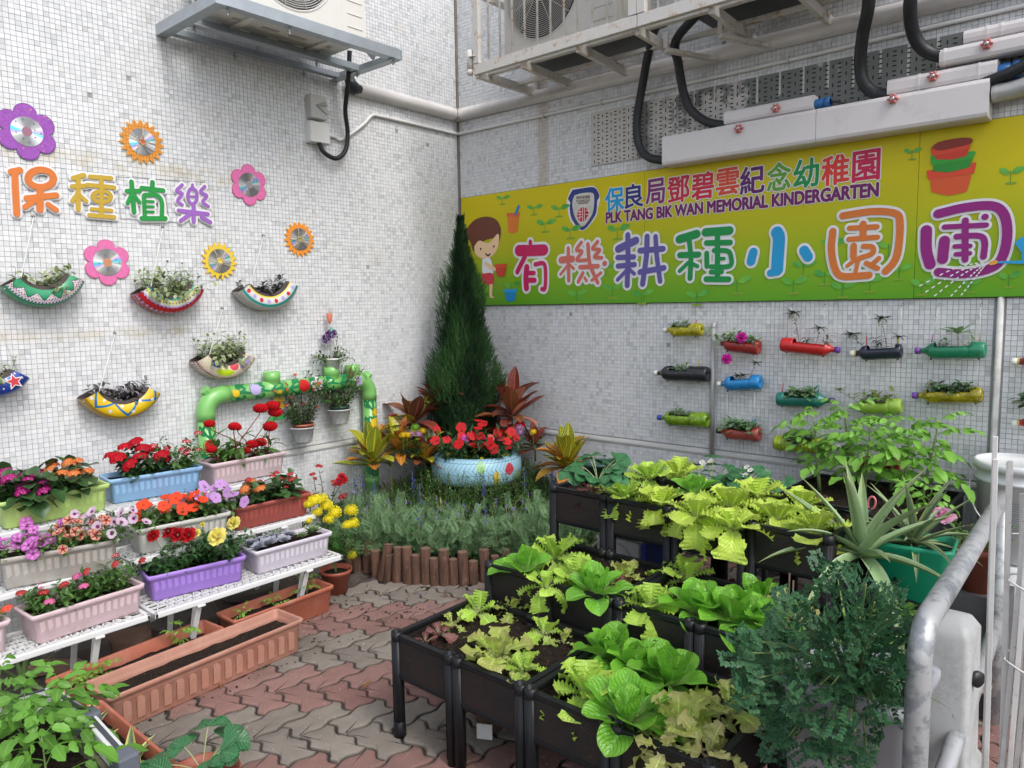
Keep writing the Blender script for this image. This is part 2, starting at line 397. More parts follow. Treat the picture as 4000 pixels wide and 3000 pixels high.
wr = tiled('tiled_wall', 'shaded grey-white mosaic tiled wall behind the yellow kindergarten banner', False, 4.4, 3.75,
           lambda a, z: .555 < z < .59 or (1.39 < z < 2.07 and a > .06) or (3.088 < a < 3.116 and z < 1.38), lambda a, z: a > 1.6 and z < 1.36)
# ledge mouldings and joints
def ledge(root, left, L_):
    m = MB()
    for z0, z1, d in ((.556, .566, .002), (.566, .582, .010), (.582, .589, .005)):
        if left: box2(m, (-.01, 0, z0), (d, -L_, z1))
        else: box2(m, (.011, .01, z0), (L_, -d, z1))
    part(root, 'ledge_moulding', m, M_TRIM, False, bevel=.002)
ledge(wl, True, 4.); ledge(wr, False, 4.4)
m = MB(); tube(m, [(3.102, -.004, .02), (3.102, -.004, 1.375)], .0125, 12); part(wr, 'joint_bead', m, plain('bead_plaster', (.60, .60, .58), .7, dirt=.5), True)
m = MB(); bar(m, (.004, -.004, .0), (.004, -.004, 3.75), .012, .012, (1, 0, 0)); part(wl, 'corner_joint', m, plain('joint_mortar', (.22, .19, .16), .9, nz=.4), False)

# ground sheet, soil strip under the shelves, paving
def gmat():
    h = SH('packed_earth'); n = h.noise(9, 6, rough=.75); n2 = h.noise(80, 4)
    c = h.ramp(n*.7+n2*.3, [(.3, (.03, .024, .02)), (.5, (.075, .06, .05)), (.7, (.14, .12, .10))])
    return h.out(c, .95, bump=n2+n, bstr=.9, bdist=.01)
m = MB(); grid(m, lambda u, v: (u*60-30, v*60-30, -.034), 4, 4); tag(part(None, 'ground', m, gmat()), kind='structure')
MSOILJ = plain('joint_sand', (.035, .028, .023), .95, nz=.5, bump=.6, nsc=30)
pv = tag(bpy.data.objects.new('pavement', None), kind='structure'); COL.objects.link(pv)
m = MB(); box2(m, (.72, -4.6, -.05), (4.6, 0, -.008)); part(pv, 'joint_bed', m, MSOILJ, False)
m = MB(); grid(m, lambda u, v: (u*.80, -4.6+v*4.6, -.012+.012*sin(u*37+v*9)*sin(v*51)-.006+.012*U_(-1, 1)*.5), 30, 150); part(pv, 'bare_soil', m, gmat(), True, kind='stuff')
def pmat(name, c0, c1):
    h = SH(name); r = (h.orand()*.7+h.rnd()*.9).fract(); n = h.noise(11, 5, rough=.7); f = h.noise(260, 3, rough=.8); s = h.noise(75, 2)
    c = h.mix(r, c0, c1); c = h.mul(.72+n*.58, c); c = h.mix(h.noise(3.2, 4).step(.48, .72)*.5, c, (.085, .072, .06))
    c = h.mix(f.step(.60, .68)*.45, c, (.40, .36, .32)); c = h.mix(s.step(.71, .735)*.8, c, (.55, .53, .5)); c = h.mix(f.step(.40, .3)*.6, c, (.035, .03, .028))
    u, v = h.uv(); c = h.mix(u.step(.16, 0)*.65, c, (.05, .042, .036))
    return h.out(c, .82, bump=f+n*.6+s*.5, bstr=.5, bdist=.003, spec=.3)
PR = pmat('red_paver_concrete', (.20, .105, .092), (.245, .145, .125)); PG = pmat('grey_paver_concrete', (.185, .160, .138), (.225, .20, .17))
WP = .104; P0 = np.array([1.433, -2.386])
def paver(kind, seed):
    rs = np.random.RandomState(seed); K = 10; n = 2*K; hor = kind == 'H'; pts = []
    # every unit of edge carries the same S, so the blocks interlock: dy on edges along x, dx on edges along y
    dy = lambda t: .10*sin(2*pi*t)-.02*sin(4*pi*t); dx = lambda t: -.075*sin(2*pi*t)
    lx, ly = (2, 1) if hor else (1, 2)
    for i in range(lx*K): pts.append((i/K, dy(i/K)))
    for i in range(ly*K): pts.append((lx+dx(i/K), i/K))
    for i in range(lx*K): t = lx-i/K; pts.append((t, ly+dy(t)))
    for i in range(ly*K): t = ly-i/K; pts.append((dx(t), t))
    c = (lx/2, ly/2)
    P = (np.array(pts)-c)*WP; N = len(P)
    T = np.roll(P, -1, 0)-np.roll(P, 1, 0); nrm = np.column_stack([-T[:, 1], T[:, 0]]); nrm /= np.linalg.norm(nrm, axis=1)[:, None]
    V = []; U = []; rag = rs.randn(N)*.0006
    for off, z, u in ((.003, -.03, 0), (.003, -.006, 0), (.0052, -.002, .05), (.0095, 0, .3)):
        q = P+nrm*(off+rag[:, None]); V += [(a, b, z+rs.randn()*.00025) for a, b in q]; U += [(u, 0)]*N
    V += [(a*.55, b*.55, .0003) for a, b in P]; U += [(1, 0)]*N
    V.append((0, 0, .0003)); U.append((1, 0)); Fc = []
    for r in range(4): Fc += [(r*N+i, r*N+(i+1) % N, (r+1)*N+(i+1) % N, (r+1)*N+i) for i in range(N)]
    Fc += [(4*N+i, 4*N+(i+1) % N, 5*N) for i in range(N)]
    m = MB(); m.raw(V, Fc, U, rnd=rs.rand()); return m
PVT = {}
for kd in 'HV':
    for col, mt in (('r', PR), ('g', PG)):
        PVT[kd+col] = [(lambda mb: (mb.T(), mb.mesh('paver', mt)))(paver(kd, 11*q+ord(kd)+ord(col))) for q in range(4)]
cells = []
for a in range(-30, 36):
    for b in range(-12, 13):
        for kd, dx, dy in (('V', 0, 0), ('H', .5, -1.5)):
            x = P0[0]+(a+2*b+dx)*WP; y = P0[1]+(a-2*b+dy)*WP
            if x < .70 or x > 4.5 or y > -.02 or y < -4.5: continue
            if x < 1.8 and (x-.0)**2+(y+.0)**2 < 1.35**2 and y > -1.25+.17*max(0, x-.8): continue
            col = 'g' if b % 2 == 0 else 'r'
            X, Y, D = PROJ((x, y, 0)); vis = D > .3 and -60 < X < 4060 and Y < 3080
            cells.append((0 if vis and (x < 2.15 or x > 2.85) else 1, D, x, y, kd+col))
cells.sort(key=lambda t: (t[0], t[1])); rest = MB(); restg = MB()
for i, (h_, D, x, y, k) in enumerate(cells):
    T_, me = PVT[k][i % 4]; R = rz(U_(-.02, .02))@rx(U_(-.008, .008))@ry(U_(-.008, .008)); p = (x+U_(-1, 1)*.0015, y+U_(-1, 1)*.0015, U_(-.0025, .0015))
    if i < 300: inst(pv, 'paver', me, p, R)
    else: (rest if k[1] == 'r' else restg).add(T_, p, R)
part(pv, 'paver_field', rest, PR, kind='stuff'); part(pv, 'paver_field', restg, PG, kind='stuff')
# litter on the paving
def pebbles(name, N, region, col, s0, s1, zz=0):
    m = MB()
    for i in range(N):
        x, y = region(); s = U_(s0, s1); P = [rnd_dir() for _ in range(6)]
        V = [(s, 0, 0), (-s*U_(.6, 1), 0, 0), (0, s*U_(.5, .9), 0), (0, -s*U_(.5, .9), 0), (0, 0, s*U_(.3, .7)), (0, 0, -s*.3)]
        R = rz(U_(0, 6)); V = (np.array(V)@R.T)+(x, y, zz+s*.2)
        m.raw(V, [(0, 2, 4), (2, 1, 4), (1, 3, 4), (3, 0, 4), (2, 0, 5), (1, 2, 5), (3, 1, 5), (0, 3, 5)], rnd=random.random())
    return part(pv, name, m, col, False, kind='stuff')
pebbles('grit', 260, lambda: (U_(.9, 2.1), U_(-3.1, -1.3)), plain('pale_grit', (.5, .47, .42), .8, nz=.4), .0008, .0032)
pebbles('fallen_petals', 46, lambda: (random.gauss(1.05, .16), random.gauss(-1.38, .13)), plain('violet_petal', (.07, .05, .30), .7), .002, .005)
pebbles('soil_crumbs', 420, lambda: (U_(.70, 1.15), U_(-3.2, -1.35)), soilm(), .002, .008)
m = MB()
for px, py, a in ((1420, 2690, .4), (1755, 2330, 2.), (862, 2690, 1.2)):
    g0 = G(px, py, .004); m.add(leafT(.05, .013, nl=4, fold=.4, droop=-.5), g0, rz(a)@ry(.3))
tag(part(None, 'dry_leaf_litter', m, leafm('dry_leaf', (.26, .13, .05), .3)), kind='stuff')
# broken stone slabs under the shelves
sm = plain('dark_stone', (.10, .085, .075), .85, nz=.4, dirt=.5, bump=.5, nsc=8); smr = plain('brown_stone', (.16, .09, .065), .85, nz=.3, dirt=.4, bump=.5, nsc=8)
def slab(px, py, w, d, h, a, mt, lab, cat='stone'):
    c = G(px, py, h*.5); m = MB(); n = 7; R = rz(a); ang = sorted(U_(0, 2*pi) for _ in range(n)); top = [(w*.5*cos(t)*U_(.85, 1.1), d*.5*sin(t)*U_(.85, 1.1)) for t in ang]
    V = [tuple(R@np.array([x*1.04, y*1.04, -h*.5])) for x, y in top]+[tuple(R@np.array([x, y, h*.5+U_(-.2, .2)*h])) for x, y in top]
    m.raw(np.array(V)+c, [tuple(range(n, 2*n))]+[(i, (i+1) % n, (i+1) % n+n, i+n) for i in range(n)])
    o = solo('stone_slab', m, mt, lab, cat, c, smooth=False); bv(o, .006, 2)
slab(490, 2500, .26, .17, .06, .3, smr, 'reddish flat stone under the pink planter shelf')
slab(300, 2540, .28, .2, .05, 1., sm, 'dark grey stone slab under the left shelf unit')
slab(640, 2440, .30, .22, .05, .2, sm, 'broad dark slab under the purple planter')
slab(230, 2610, .22, .2, .03, .7, plain('tan_stone', (.24, .15, .10), .8, nz=.2, bump=.3), 'tan paving stone behind the aloe')
slab(820, 2390, .30, .2, .04, 2., sm, 'dark slab between the two shelf legs')
slab(980, 2310, .25, .2, .04, .9, sm, 'dark slab beneath the white planter of succulents')
# ================================================================== flat work on the walls
class Wall:
    def __init__(s, left): s.left = left; s.n = np.array([1., 0, 0]) if left else np.array([0, -1., 0]); s.a = np.array([0, 1., 0]) if left else np.array([1., 0, 0])
    def pt(s, x, y, off): return (LW if s.left else RW)(x, y, off)
    def ppm(s, x, y): p = s.pt(x, y, 0); return F/((p-CP)@FW)            # picture px per metre there
    def R(s): return np.column_stack([s.a, (0, 0, 1.), s.n])                # local x along the wall, y up, z out
LWall, RWall = Wall(True), Wall(False)
def disc(mb, c, Rm, r, n=16, off=0., r2=None, rnd=None):
    c = np.asarray(c)+Rm[:, 2]*off; V = [c]; U = [(0, 0)]
    for i in range(n): a = 2*pi*i/n; V.append(c+Rm@np.array([r*cos(a), (r2 or r)*sin(a), 0])); U.append((i/n, 1))
    return mb.raw(V, [(0, 1+i, 1+(i+1) % n) for i in range(n)], U, rnd=0 if rnd is None else rnd)
def stroke(mb, wall, P, w, off, k=5):             # rounded brush stroke printed flat on a wall; w in px
    P = [np.append(p, 0.) for p in P]; C = crom(P, k) if len(P) > 2 else [P[0], (P[0]+P[1])/2, P[1]] if len(P) == 2 else P
    W3 = [wall.pt(p[0], p[1], off) for p in C]; h = [w/2/wall.ppm(p[0], p[1]) for p in C]; Rm = wall.R(); e = 0.
    for i, c in enumerate(W3):
        if len(W3) == 1 or i in (0, len(W3)-1) or k: disc(mb, c, Rm, h[i], 14, e); e += .000012
    for i in range(len(W3)-1):
        d = unit(W3[i+1]-W3[i]); s = np.cross(wall.n, d); a, b = W3[i]+wall.n*e, W3[i+1]+wall.n*e; e += .000012
        mb.raw([a-s*h[i], a+s*h[i], b+s*h[i+1], b-s*h[i+1]], [(3, 2, 1, 0)] if wall.left else [(3, 2, 1, 0)])
def prism(mb, V2, Rm, c, t):                      # outline (local metres) extruded along the wall normal
    n = len(V2); B = [np.asarray(c)+Rm@np.array([x, y, 0]) for x, y in V2]; T = [p+Rm[:, 2]*t for p in B]
    mb.raw(B+T, [tuple(range(n, 2*n))]+[(i, (i+1) % n, (i+1) % n+n, i+n) for i in range(n)]+[tuple(range(n))[::-1]],
           [(x*10, y*10) for x, y in V2]*2)
def pxpoly(mb, wall, pts, off, smooth=6):         # filled outline given in px, printed flat
    P = [np.array([x, y, 0.]) for x, y in pts]
    if smooth: P = crom(P+[P[0]], smooth)[:-1]
    V = [wall.pt(p[0], p[1], off) for p in P]; mb.raw(V, [tuple(range(len(V)))[::-1]], [(p[0]/100, p[1]/100) for p in P])
def printm(n, col, rough=.45): return plain('print_'+n, col, rough, nz=.05, spec=.4)
ORG = printm('orange', (.62, .17, .03)); MUS = printm('mustard', (.48, .32, .03)); GRN = printm('green', (.012, .26, .045)); PUR = printm('purple', (.30, .12, .46)); WHT = printm('white', (.74, .74, .75))
def character(name, label, wall, strokes, mt, off, edge, cat='sign', group=None, parent=None, thick=.003):
    c = wall.pt(*np.mean([p for s in strokes for p in s[0]], 0), 0)
    root = thing(name, label, cat, c, group) if parent is None else parent
    m = MB()
    for i, (P, w) in enumerate(strokes): stroke(m, wall, P, w+edge, off+i*.0003)
    part(root, 'white_backing', m, WHT, False); m = MB()
    for i, (P, w) in enumerate(strokes): stroke(m, wall, P, w, off+.006+i*.0003)
    part(root, 'character_strokes', m, mt, False); return root
def ring(cx, cy, rx_, ry_, n=10): return [(cx+rx_*cos(2*pi*i/n), cy+ry_*sin(2*pi*i/n)) for i in range(n+1)]
character('character_sticker', 'orange cut-out Chinese character, the leftmost of the row on the left wall', LWall, [([(44, 671), (78, 664)], 24), ([(58, 672), (60, 730), (66, 835)], 24), (ring(160, 697, 50, 34), 25), ([(158, 735), (156, 818)], 26), ([(104, 774), (220, 762)], 22), ([(142, 778), (98, 808)], 20), ([(188, 798), (220, 820)], 20)], ORG, .008, 15, group='cut-out characters on the left wall')
character('character_sticker', 'mustard yellow cut-out Chinese character, second of the row on the left wall', LWall, [([(286, 696), (328, 684)], 18), ([(306, 692), (306, 818)], 18), ([(282, 728), (332, 726)], 17), ([(300, 760), (282, 786)], 15), ([(312, 762), (338, 786)], 15), ([(352, 690), (434, 696)], 17), ([(342, 722), (446, 732)], 17), (ring(398, 768, 36, 22), 15), ([(366, 768), (430, 770)], 9), ([(396, 692), (397, 842)], 17), ([(358, 816), (436, 822)], 14), ([(350, 840), (446, 848)], 17)], MUS, .008, 14, group='cut-out characters on the left wall')
character('character_sticker', 'green cut-out Chinese character, third of the row on the left wall', LWall, [([(496, 746), (546, 746)], 17), ([(514, 710), (524, 828)], 18), ([(513, 762), (498, 794)], 15), ([(526, 764), (545, 790)], 15), ([(554, 734), (638, 744)], 17), ([(596, 712), (594, 756)], 18), ([(562, 764), (566, 850)], 16), ([(566, 762), (612, 762), (632, 790), (632, 850)], 17), ([(570, 786), (600, 787)], 10), ([(572, 806), (600, 807)], 10), ([(572, 826), (600, 827)], 10), ([(554, 853), (646, 853)], 18)], GRN, .008, 14, group='cut-out characters on the left wall')
character('character_sticker', 'purple cut-out Chinese character, the last of the row beside the pink disc flower', LWall, [([(712, 722), (690, 745), (712, 756), (694, 784), (712, 800)], 13), ([(800, 728), (784, 750), (808, 764), (792, 788), (814, 806)], 13), (ring(752, 766, 18, 30), 13), ([(740, 766), (764, 768)], 8), ([(752, 722), (752, 738)], 12), ([(698, 822), (812, 836)], 16), ([(757, 806), (757, 866)], 17), ([(740, 838), (706, 862)], 15), ([(788, 848), (822, 868)], 16)], PUR, .008, 14, group='cut-out characters on the left wall')

# flowers and suns with a compact disc at the centre
def cdm():
    h = SH('compact_disc'); u, v = h.uv(); a = (u+h.orand()*.15).fract()
    w = ((a*2).fract()-.5).abs()
    rb = h.ramp((a*2).fract(), [(0, (.55, .55, .56)), (.12, (.80, .82, .84)), (.2, (.05, .62, .62)), (.26, (.25, .45, .85)), (.31, (.66, .40, .80)), (.36, (.75, .72, .60)), (.42, (.42, .42, .42)), (.62, (.20, .20, .20)), (.85, (.24, .24, .25)), (1, (.55, .55, .56))])  # rainbow glints and grey reflections painted as wedges of base colour
    return h.out(rb, .22, metal=.55)
CDM = cdm()
def lwpt(px, py, off): return LW(px, py, off)
RL = LWall.R(); RRw = RWall.R()
def cdflower(label, px, py, R_, kind, col, edge, hub, rot=0., name='disc_flower', stars=True):
    c = LW(px, py, .004); root = thing(name, label, 'wall decoration', c, 'disc flowers and suns on the left wall')
    def outline(rad, n=108):
        o = []
        for i in range(n):
            a = 2*pi*i/n+rot
            if kind == 'petal': q = rad*(.70+.30*abs(sin(3*a))**.55)
            else: t = (i*19/n) % 1; q = rad*(.74+.26*(1-abs(2*t-1)))
            o.append((q*cos(a), q*sin(a)))
        return o
    m = MB(); prism(m, outline(R_), RL, c, .003); part(root, 'petal_card', m, edge, False)
    m = MB(); prism(m, outline(R_*.965), RL, c+[.003, 0, 0], .0006); part(root, 'painted_face', m, col, False)
    m = MB(); V = []; U = []; n = 40
    for r_ in (.0085, .06):
        for i in range(n): a = 2*pi*i/n; V.append(c+RL@np.array([r_*cos(a), r_*sin(a), .0052])); U.append((i/n, r_/.06))
    m.raw(V, [(i, n+i, n+(i+1) % n, (i+1) % n) for i in range(n)], U); part(root, 'compact_disc', m, CDM)
    m = MB(); disc(m, c, RL, .019, 20, .0056); part(root, 'hub', m, hub)
    m = MB()
    if kind == 'sun':
        for k in range(8):
            a = k*pi*.41+rot; b = a+pi+.35*(-1)**k; tube(m, [c+RL@np.array([.062*cos(a), .062*sin(a), .0072+.0003*k]), c+RL@np.array([.062*cos(b), .062*sin(b), .0072+.0003*k])], .0011, 4)
        part(root, 'twine', m, plain('twine', (.55, .5, .38), .8))
    elif stars:
        for k in range(9):
            a = k*2.4; q = U_(.03, .052); p = c+RL@np.array([q*cos(a), q*sin(a), .006]); r5 = [((.0042 if j % 2 == 0 else .0018)*cos(j*pi/5), (.0042 if j % 2 == 0 else .0018)*sin(j*pi/5)) for j in range(10)]
            prism(m, r5, RL, p, .0003)
        part(root, 'sticker_stars', m, plain('star_sticker', (.08, .05, .16), .4, nz=.8), False)
def crayon(n, col, dark, grid_=False):
    h = SH('crayon_'+n); a = h.noise(90, 3, rough=.8); c = h.mix(a.step(.35, .65), dark, col)
    if grid_: u, v = h.uv(); c = h.mix(((u*7).fract().lt(.09)).max((v*6).fract().lt(.09))*.85, c, (.16, .08, .03))
    if n == 'purple': c = h.mix(h.vor(38).lt(.13), c, (.62, .28, .2))
    return h.out(c, .6)
pk = crayon('pink', (.70, .17, .38), (.58, .12, .33)); pke = plain('pink_rim', (.55, .10, .24), .6)
cdflower('purple paper flower around a shiny disc, highest on the left wall', 104, 515, .115, 'petal', crayon('purple', (.33, .09, .44), (.24, .05, .34)), plain('purple_rim', (.16, .05, .26), .6), plain('hub_mauve', (.30, .14, .2), .5), .3)
cdflower('pink paper flower with a brown-centred disc, between the green and red tyre planters', 418, 1025, .102, 'petal', pk, pke, plain('hub_tan', (.50, .22, .12), .5), .52)
cdflower('pink paper flower with a grey-centred disc, just right of the purple character', 972, 722, .104, 'petal', pk, pke, plain('hub_grey', (.35, .33, .36), .3, metal=.4), .2)
cdflower('orange paper sun with a dark check pattern and twine, left of the air conditioner bracket', 554, 555, .104, 'sun', crayon('orange', (.70, .28, .03), (.62, .22, .02), True), plain('yellow_rim', (.75, .42, .06), .6), plain('hub_red', (.5, .12, .04), .5), .1, 'disc_sun')
cdflower('yellow paper sun wound with brown twine, above the red tyre planter end', 857, 1020, .097, 'sun', crayon('yellow', (.75, .55, .04), (.66, .47, .03)), plain('amber_rim', (.72, .40, .03), .6), plain('hub_yellow', (.75, .55, .05), .5), .7, 'disc_sun')
cdflower('plain orange paper sun with twine, rightmost decoration on the left wall', 1170, 935, .099, 'sun', crayon('orange2', (.80, .28, .03), (.70, .22, .02)), plain('amber_rim', (.72, .40, .03), .6), plain('hub_olive', (.3, .26, .06), .5), .4, 'disc_sun')
m = MB()
for a, b in (((455, 690), (470, 848)), ((470, 855), (690, 870)), ((455, 690), (800, 712)), ((640, 740), (660, 850)), ((800, 712), (800, 800))):
    stroke(m, LWall, Q(0, 0, [(a[0]*2.212, a[1]*2.212), (b[0]*2.212, b[1]*2.212)]), 2, .0022)
part(wl, 'pencil_marks', m, plain('pencil', (.2, .21, .22), .8), False, kind='stuff')

# ------------------------------------------------------------------ the long printed banner
ZT, ZB, XL, XR = 2.083, 1.372, .035, 3.6
h = SH('banner_print'); x, y, z = h.pos()
c = h.ramp(z._m('SUBTRACT', ZB)/(ZT-ZB), [(0, hexc('5fa524')), (.22, hexc('86b41c')), (.5, hexc('b9bd14')), (.75, hexc('d3c60e')), (1, hexc('dcca0c'))])
c = h.mix(h.noise(60, 4).step(.66, .74)*.3, c, (.2, .2, .08))
BM = h.out(h.mul(.86, c), .4, spec=.3)
ban = thing('banner', 'long yellow-green kindergarten banner with big coloured Chinese characters', 'banner', (0, 0, ZB))
m = MB(); box2(m, (XL, -.010, ZB), (1.433, -.0175, ZT)); part(ban, 'panel', m, BM, False, bevel=.001)
m = MB(); box2(m, (1.4345, -.0095, ZB-.001), (2.78, -.0165, ZT)); part(ban, 'panel', m, BM, False, bevel=.001)
m = MB(); box2(m, (2.7815, -.010, ZB), (XR, -.017, ZT)); part(ban, 'panel', m, BM, False, bevel=.001)
m = MB(); box2(m, (XL-.003, -.001, ZB-.004), (XR, -.0093, ZB+.004)); part(ban, 'edge_strip', m, plain('dirty_edge', (.06, .06, .04), .9, nz=.5), False)
m = MB(); box2(m, (XL-.003, -.001, ZT-.004), (XR, -.0093, ZT+.003)); part(ban, 'edge_strip', m, plain('dirty_edge', (.06, .06, .04), .9, nz=.5), False)
OB = .0182
def za(P): return Q(2000, 750, P)
def zb(P): return Q(3000, 750, P)
def sw(s): return s/2.212
def bigchar(lab, st, col, edge=44):
    strokes = [(P, sw(w)) for P, w in st]
    m = MB()
    for i, (P, w) in enumerate(strokes): stroke(m, RWall, P, w+sw(edge), OB+.0012+i*.0002)
    part(ban, 'white_backing', m, WHT, False); m = MB()
    for i, (P, w) in enumerate(strokes): stroke(m, RWall, P, w, OB+.0045+i*.0002)
    part(ban, 'character', m, printm(lab, col), False, label=lab.replace('_', ' ')+' character printed on the banner')
bigchar('crimson', [(za([(60, 505), (170, 505), (275, 500)]), 96), (za([(158, 428), (158, 480)]), 36), (za([(110, 560), (80, 620), (45, 690)]), 46), (za([(128, 650), (120, 740), (125, 830)]), 56), (za([(140, 700), (190, 700)]), 40), (za([(140, 762), (195, 762)]), 46), (za([(200, 625), (272, 617), (290, 690), (284, 830), (258, 838)]), 38)], hexc('c21f5b'))
bigchar('salmon', [(za([(425, 588), (520, 578)]), 60), (za([(485, 485), (490, 765)]), 34), (za([(475, 640), (418, 712)]), 24), (za([(500, 632), (533, 662)]), 26), (za([(598, 435), (556, 500), (605, 515), (560, 585), (640, 588)]), 32), (za([(740, 428), (697, 490), (758, 500), (712, 560), (775, 568)]), 32), (za([(655, 450), (672, 620), (740, 782)]), 36), (za([(588, 650), (742, 640)]), 40), (za([(800, 616)]), 48), (za([(612, 700), (572, 775)]), 34), (za([(628, 742), (643, 768)]), 26), (za([(768, 698), (690, 762)]), 28)], hexc('cc6a5e'))
bigchar('indigo', [(za([(1000, 372), (1002, 560), (995, 805)]), 50), (za([(918, 492), (1070, 418)]), 66), (za([(912, 566), (1052, 560)]), 46), (za([(915, 640), (1058, 626)]), 46), (za([(985, 680), (912, 758)]), 34), (za([(1015, 670), (1056, 706)]), 34), (za([(1167, 385), (1160, 560), (1128, 795)]), 50), (za([(1240, 385), (1252, 560), (1280, 770)]), 44), (za([(1105, 506), (1305, 490)]), 50), (za([(1105, 692), (1312, 655)]), 50)], hexc('5d559c'))
bigchar('emerald', [(za([(1445, 408), (1595, 362)]), 72), (za([(1530, 400), (1545, 570), (1538, 745)]), 46), (za([(1450, 545), (1612, 540)]), 52), (za([(1520, 612), (1448, 682)]), 34), (za([(1562, 622), (1602, 642)]), 34), (za([(1672, 348), (1880, 332)]), 72), (za([(1680, 440), (1885, 436)]), 48), (za([(1682, 530), (1684, 640)]), 46), (za([(1745, 505), (1862, 510), (1892, 560), (1880, 640), (1720, 645)]), 42), (za([(1775, 380), (1776, 750)]), 48), (za([(1800, 575), (1832, 575)]), 30), (za([(1718, 692), (1812, 690)]), 40), (za([(1678, 752), (1872, 754)]), 50)], hexc('0f8a45'))
bigchar('azure', [(za([(2085, 520), (2065, 600)]), 76), (zb([(78, 350), (95, 400), (85, 560), (78, 670)]), 104), (zb([(20, 700), (80, 690)]), 60), (zb([(312, 505), (345, 560)]), 84)], hexc('1b93c9'))
bigchar('orange', [(zb([(645, 205), (900, 168), (1100, 185), (1140, 270), (1125, 500), (1085, 610), (1015, 685)]), 60), (zb([(560, 340), (548, 500), (580, 665), (650, 728), (872, 718)]), 60), (zb([(705, 312), (940, 300)]), 44), (zb([(822, 275), (822, 395)]), 56), (zb([(700, 408), (945, 390)]), 44), (zb([(740, 465), (738, 560)]), 54), (zb([(825, 468), (900, 475), (900, 530), (790, 572)]), 44), (zb([(760, 580), (685, 638)]), 32), (zb([(778, 590), (758, 685)]), 34), (zb([(850, 615), (945, 660)]), 44), (zb([(958, 572), (905, 618)]), 40)], hexc('e0702c'))
bigchar('magenta', [(zb([(1470, 188), (1700, 135), (1930, 118), (2035, 185), (2068, 350), (2030, 550), (1930, 655), (1700, 705), (1475, 692)]), 76), (zb([(1368, 330), (1368, 500), (1400, 625)]), 88), (zb([(1525, 420), (1508, 580)]), 84), (zb([(1525, 302), (1885, 285)]), 44), (zb([(1705, 245), (1702, 585)]), 52), (zb([(1630, 385), (1820, 378), (1872, 430), (1862, 560)]), 50), (zb([(1615, 470), (1745, 466)]), 40), (zb([(1625, 538), (1742, 530)]), 40), (zb([(1875, 215)]), 56)], hexc('8c1f78'))
_tc = {}
def text_T(body, off):
    if (body, off) in _tc: return _tc[body, off]
    c = bpy.data.curves.new('t', 'FONT'); c.body = body; c.offset = off; c.fill_mode = 'FRONT'; c.resolution_u = 3
    o = bpy.data.objects.new('t', c); COL.objects.link(o); dg = bpy.context.evaluated_depsgraph_get(); me = bpy.data.meshes.new_from_object(o.evaluated_get(dg))
    V = np.zeros(len(me.vertices)*3, np.float32); me.vertices.foreach_get('co', V); V = V.reshape(-1, 3).astype(float); Fc = [tuple(p.vertices) for p in me.polygons]
    bpy.data.objects.remove(o); bpy.data.curves.remove(c); bpy.data.meshes.remove(me)
    _tc[body, off] = (V, Fc); return V, Fc
def put_text(parent, body, wall, pL, pR, hpx, off, mt, bold=.03, edge=0., nm='lettering', zoff=0., emt=None):
    A = wall.pt(*pL, off); B = wall.pt(*pR, off); V, Fc = text_T(body, 0.)
    w = V[:, 0].max()-V[:, 0].min(); hh = V[:, 1].max()-V[:, 1].min(); L_ = np.linalg.norm(B-A); H_ = hpx/wall.ppm(*pL)
    X = (V[:, 0]-V[:, 0].min())/w*L_; Y = (V[:, 1]-V[:, 1].min())/hh*H_; ax = unit(B-A); em = H_/.85
    for r_, mat_, dz, n_ in ([(bold+edge, emt or WHT, 0., 14)] if edge else [])+[(bold, mt, .0012 if edge else 0., 8)]:
        m = MB()
        for k in range(n_):
            dx, dy = r_*em*cos(2*pi*k/n_), r_*em*sin(2*pi*k/n_)
            m.raw(A+(X[:, None]+dx)*ax+(Y[:, None]+dy)*np.array([0, 0, 1.])+wall.n*(dz+zoff+k*.00005), Fc)
        part(parent, nm if dz or not edge else 'white_backing', m, mat_, False)
for ch, cx, cy, w, h_, col in (('保', 2401, 781, 72, 88, '1b93c9'), ('良', 2477, 767, 70, 88, '2a2f77'), ('局', 2560, 750, 72, 92, '7a2a6a'), ('鄧', 2650, 742, 84, 94, 'c22440'), ('碧', 2745, 728, 84, 98, 'c8243f'), ('雲', 2842, 712, 88, 98, 'd0492c'), ('紀', 2938, 705, 92, 100, '5b1a63'), ('念', 3042, 692, 90, 102, '5c9a2a'), ('幼', 3148, 680, 96, 106, '0f8a45'), ('稚', 3262, 667, 104, 108, 'd8392c'), ('園', 3382, 650, 104, 112, 'c21f4b')):
    put_text(ban, ch, RWall, (cx-w/2, cy+h_/2+w*.06), (cx+w/2, cy+h_/2-w*.08), h_, OB, printm('small_'+col, hexc(col)), .022, .03, 'small_character')
put_text(ban, 'PLK TANG BIK WAN MEMORIAL KINDERGARTEN', RWall, (2368, 872), (3430, 766), 40, OB, printm('plum', hexc('6d1a5f')), .052, .05)
# crest
navy = printm('navy', hexc('2b3a7c')); red = printm('seal_red', hexc('c0202f'))
def zc(P): return Q(2150, 680, P, 3.1725)
m = MB(); pxpoly(m, RWall, zc([(260, 175), (400, 165), (545, 150), (615, 275), (590, 420), (560, 540), (400, 706), (255, 590), (215, 440), (205, 315)]), OB, 3); part(ban, 'crest_ground', m, WHT, False)
m = MB(); pxpoly(m, RWall, zc([(275, 195), (400, 175), (545, 165), (608, 268), (580, 330), (575, 430), (545, 530), (400, 698), (270, 570), (238, 420), (245, 350), (218, 300)]), OB+.0008, 3); part(ban, 'crest_shield', m, navy, False)
m = MB(); pxpoly(m, RWall, zc([(300, 262), (400, 235), (515, 232), (542, 280), (535, 430), (500, 530), (400, 650), (310, 545), (276, 420), (275, 330)]), OB+.0016, 3); part(ban, 'crest_field', m, printm('field', (.58, .57, .53)), False)
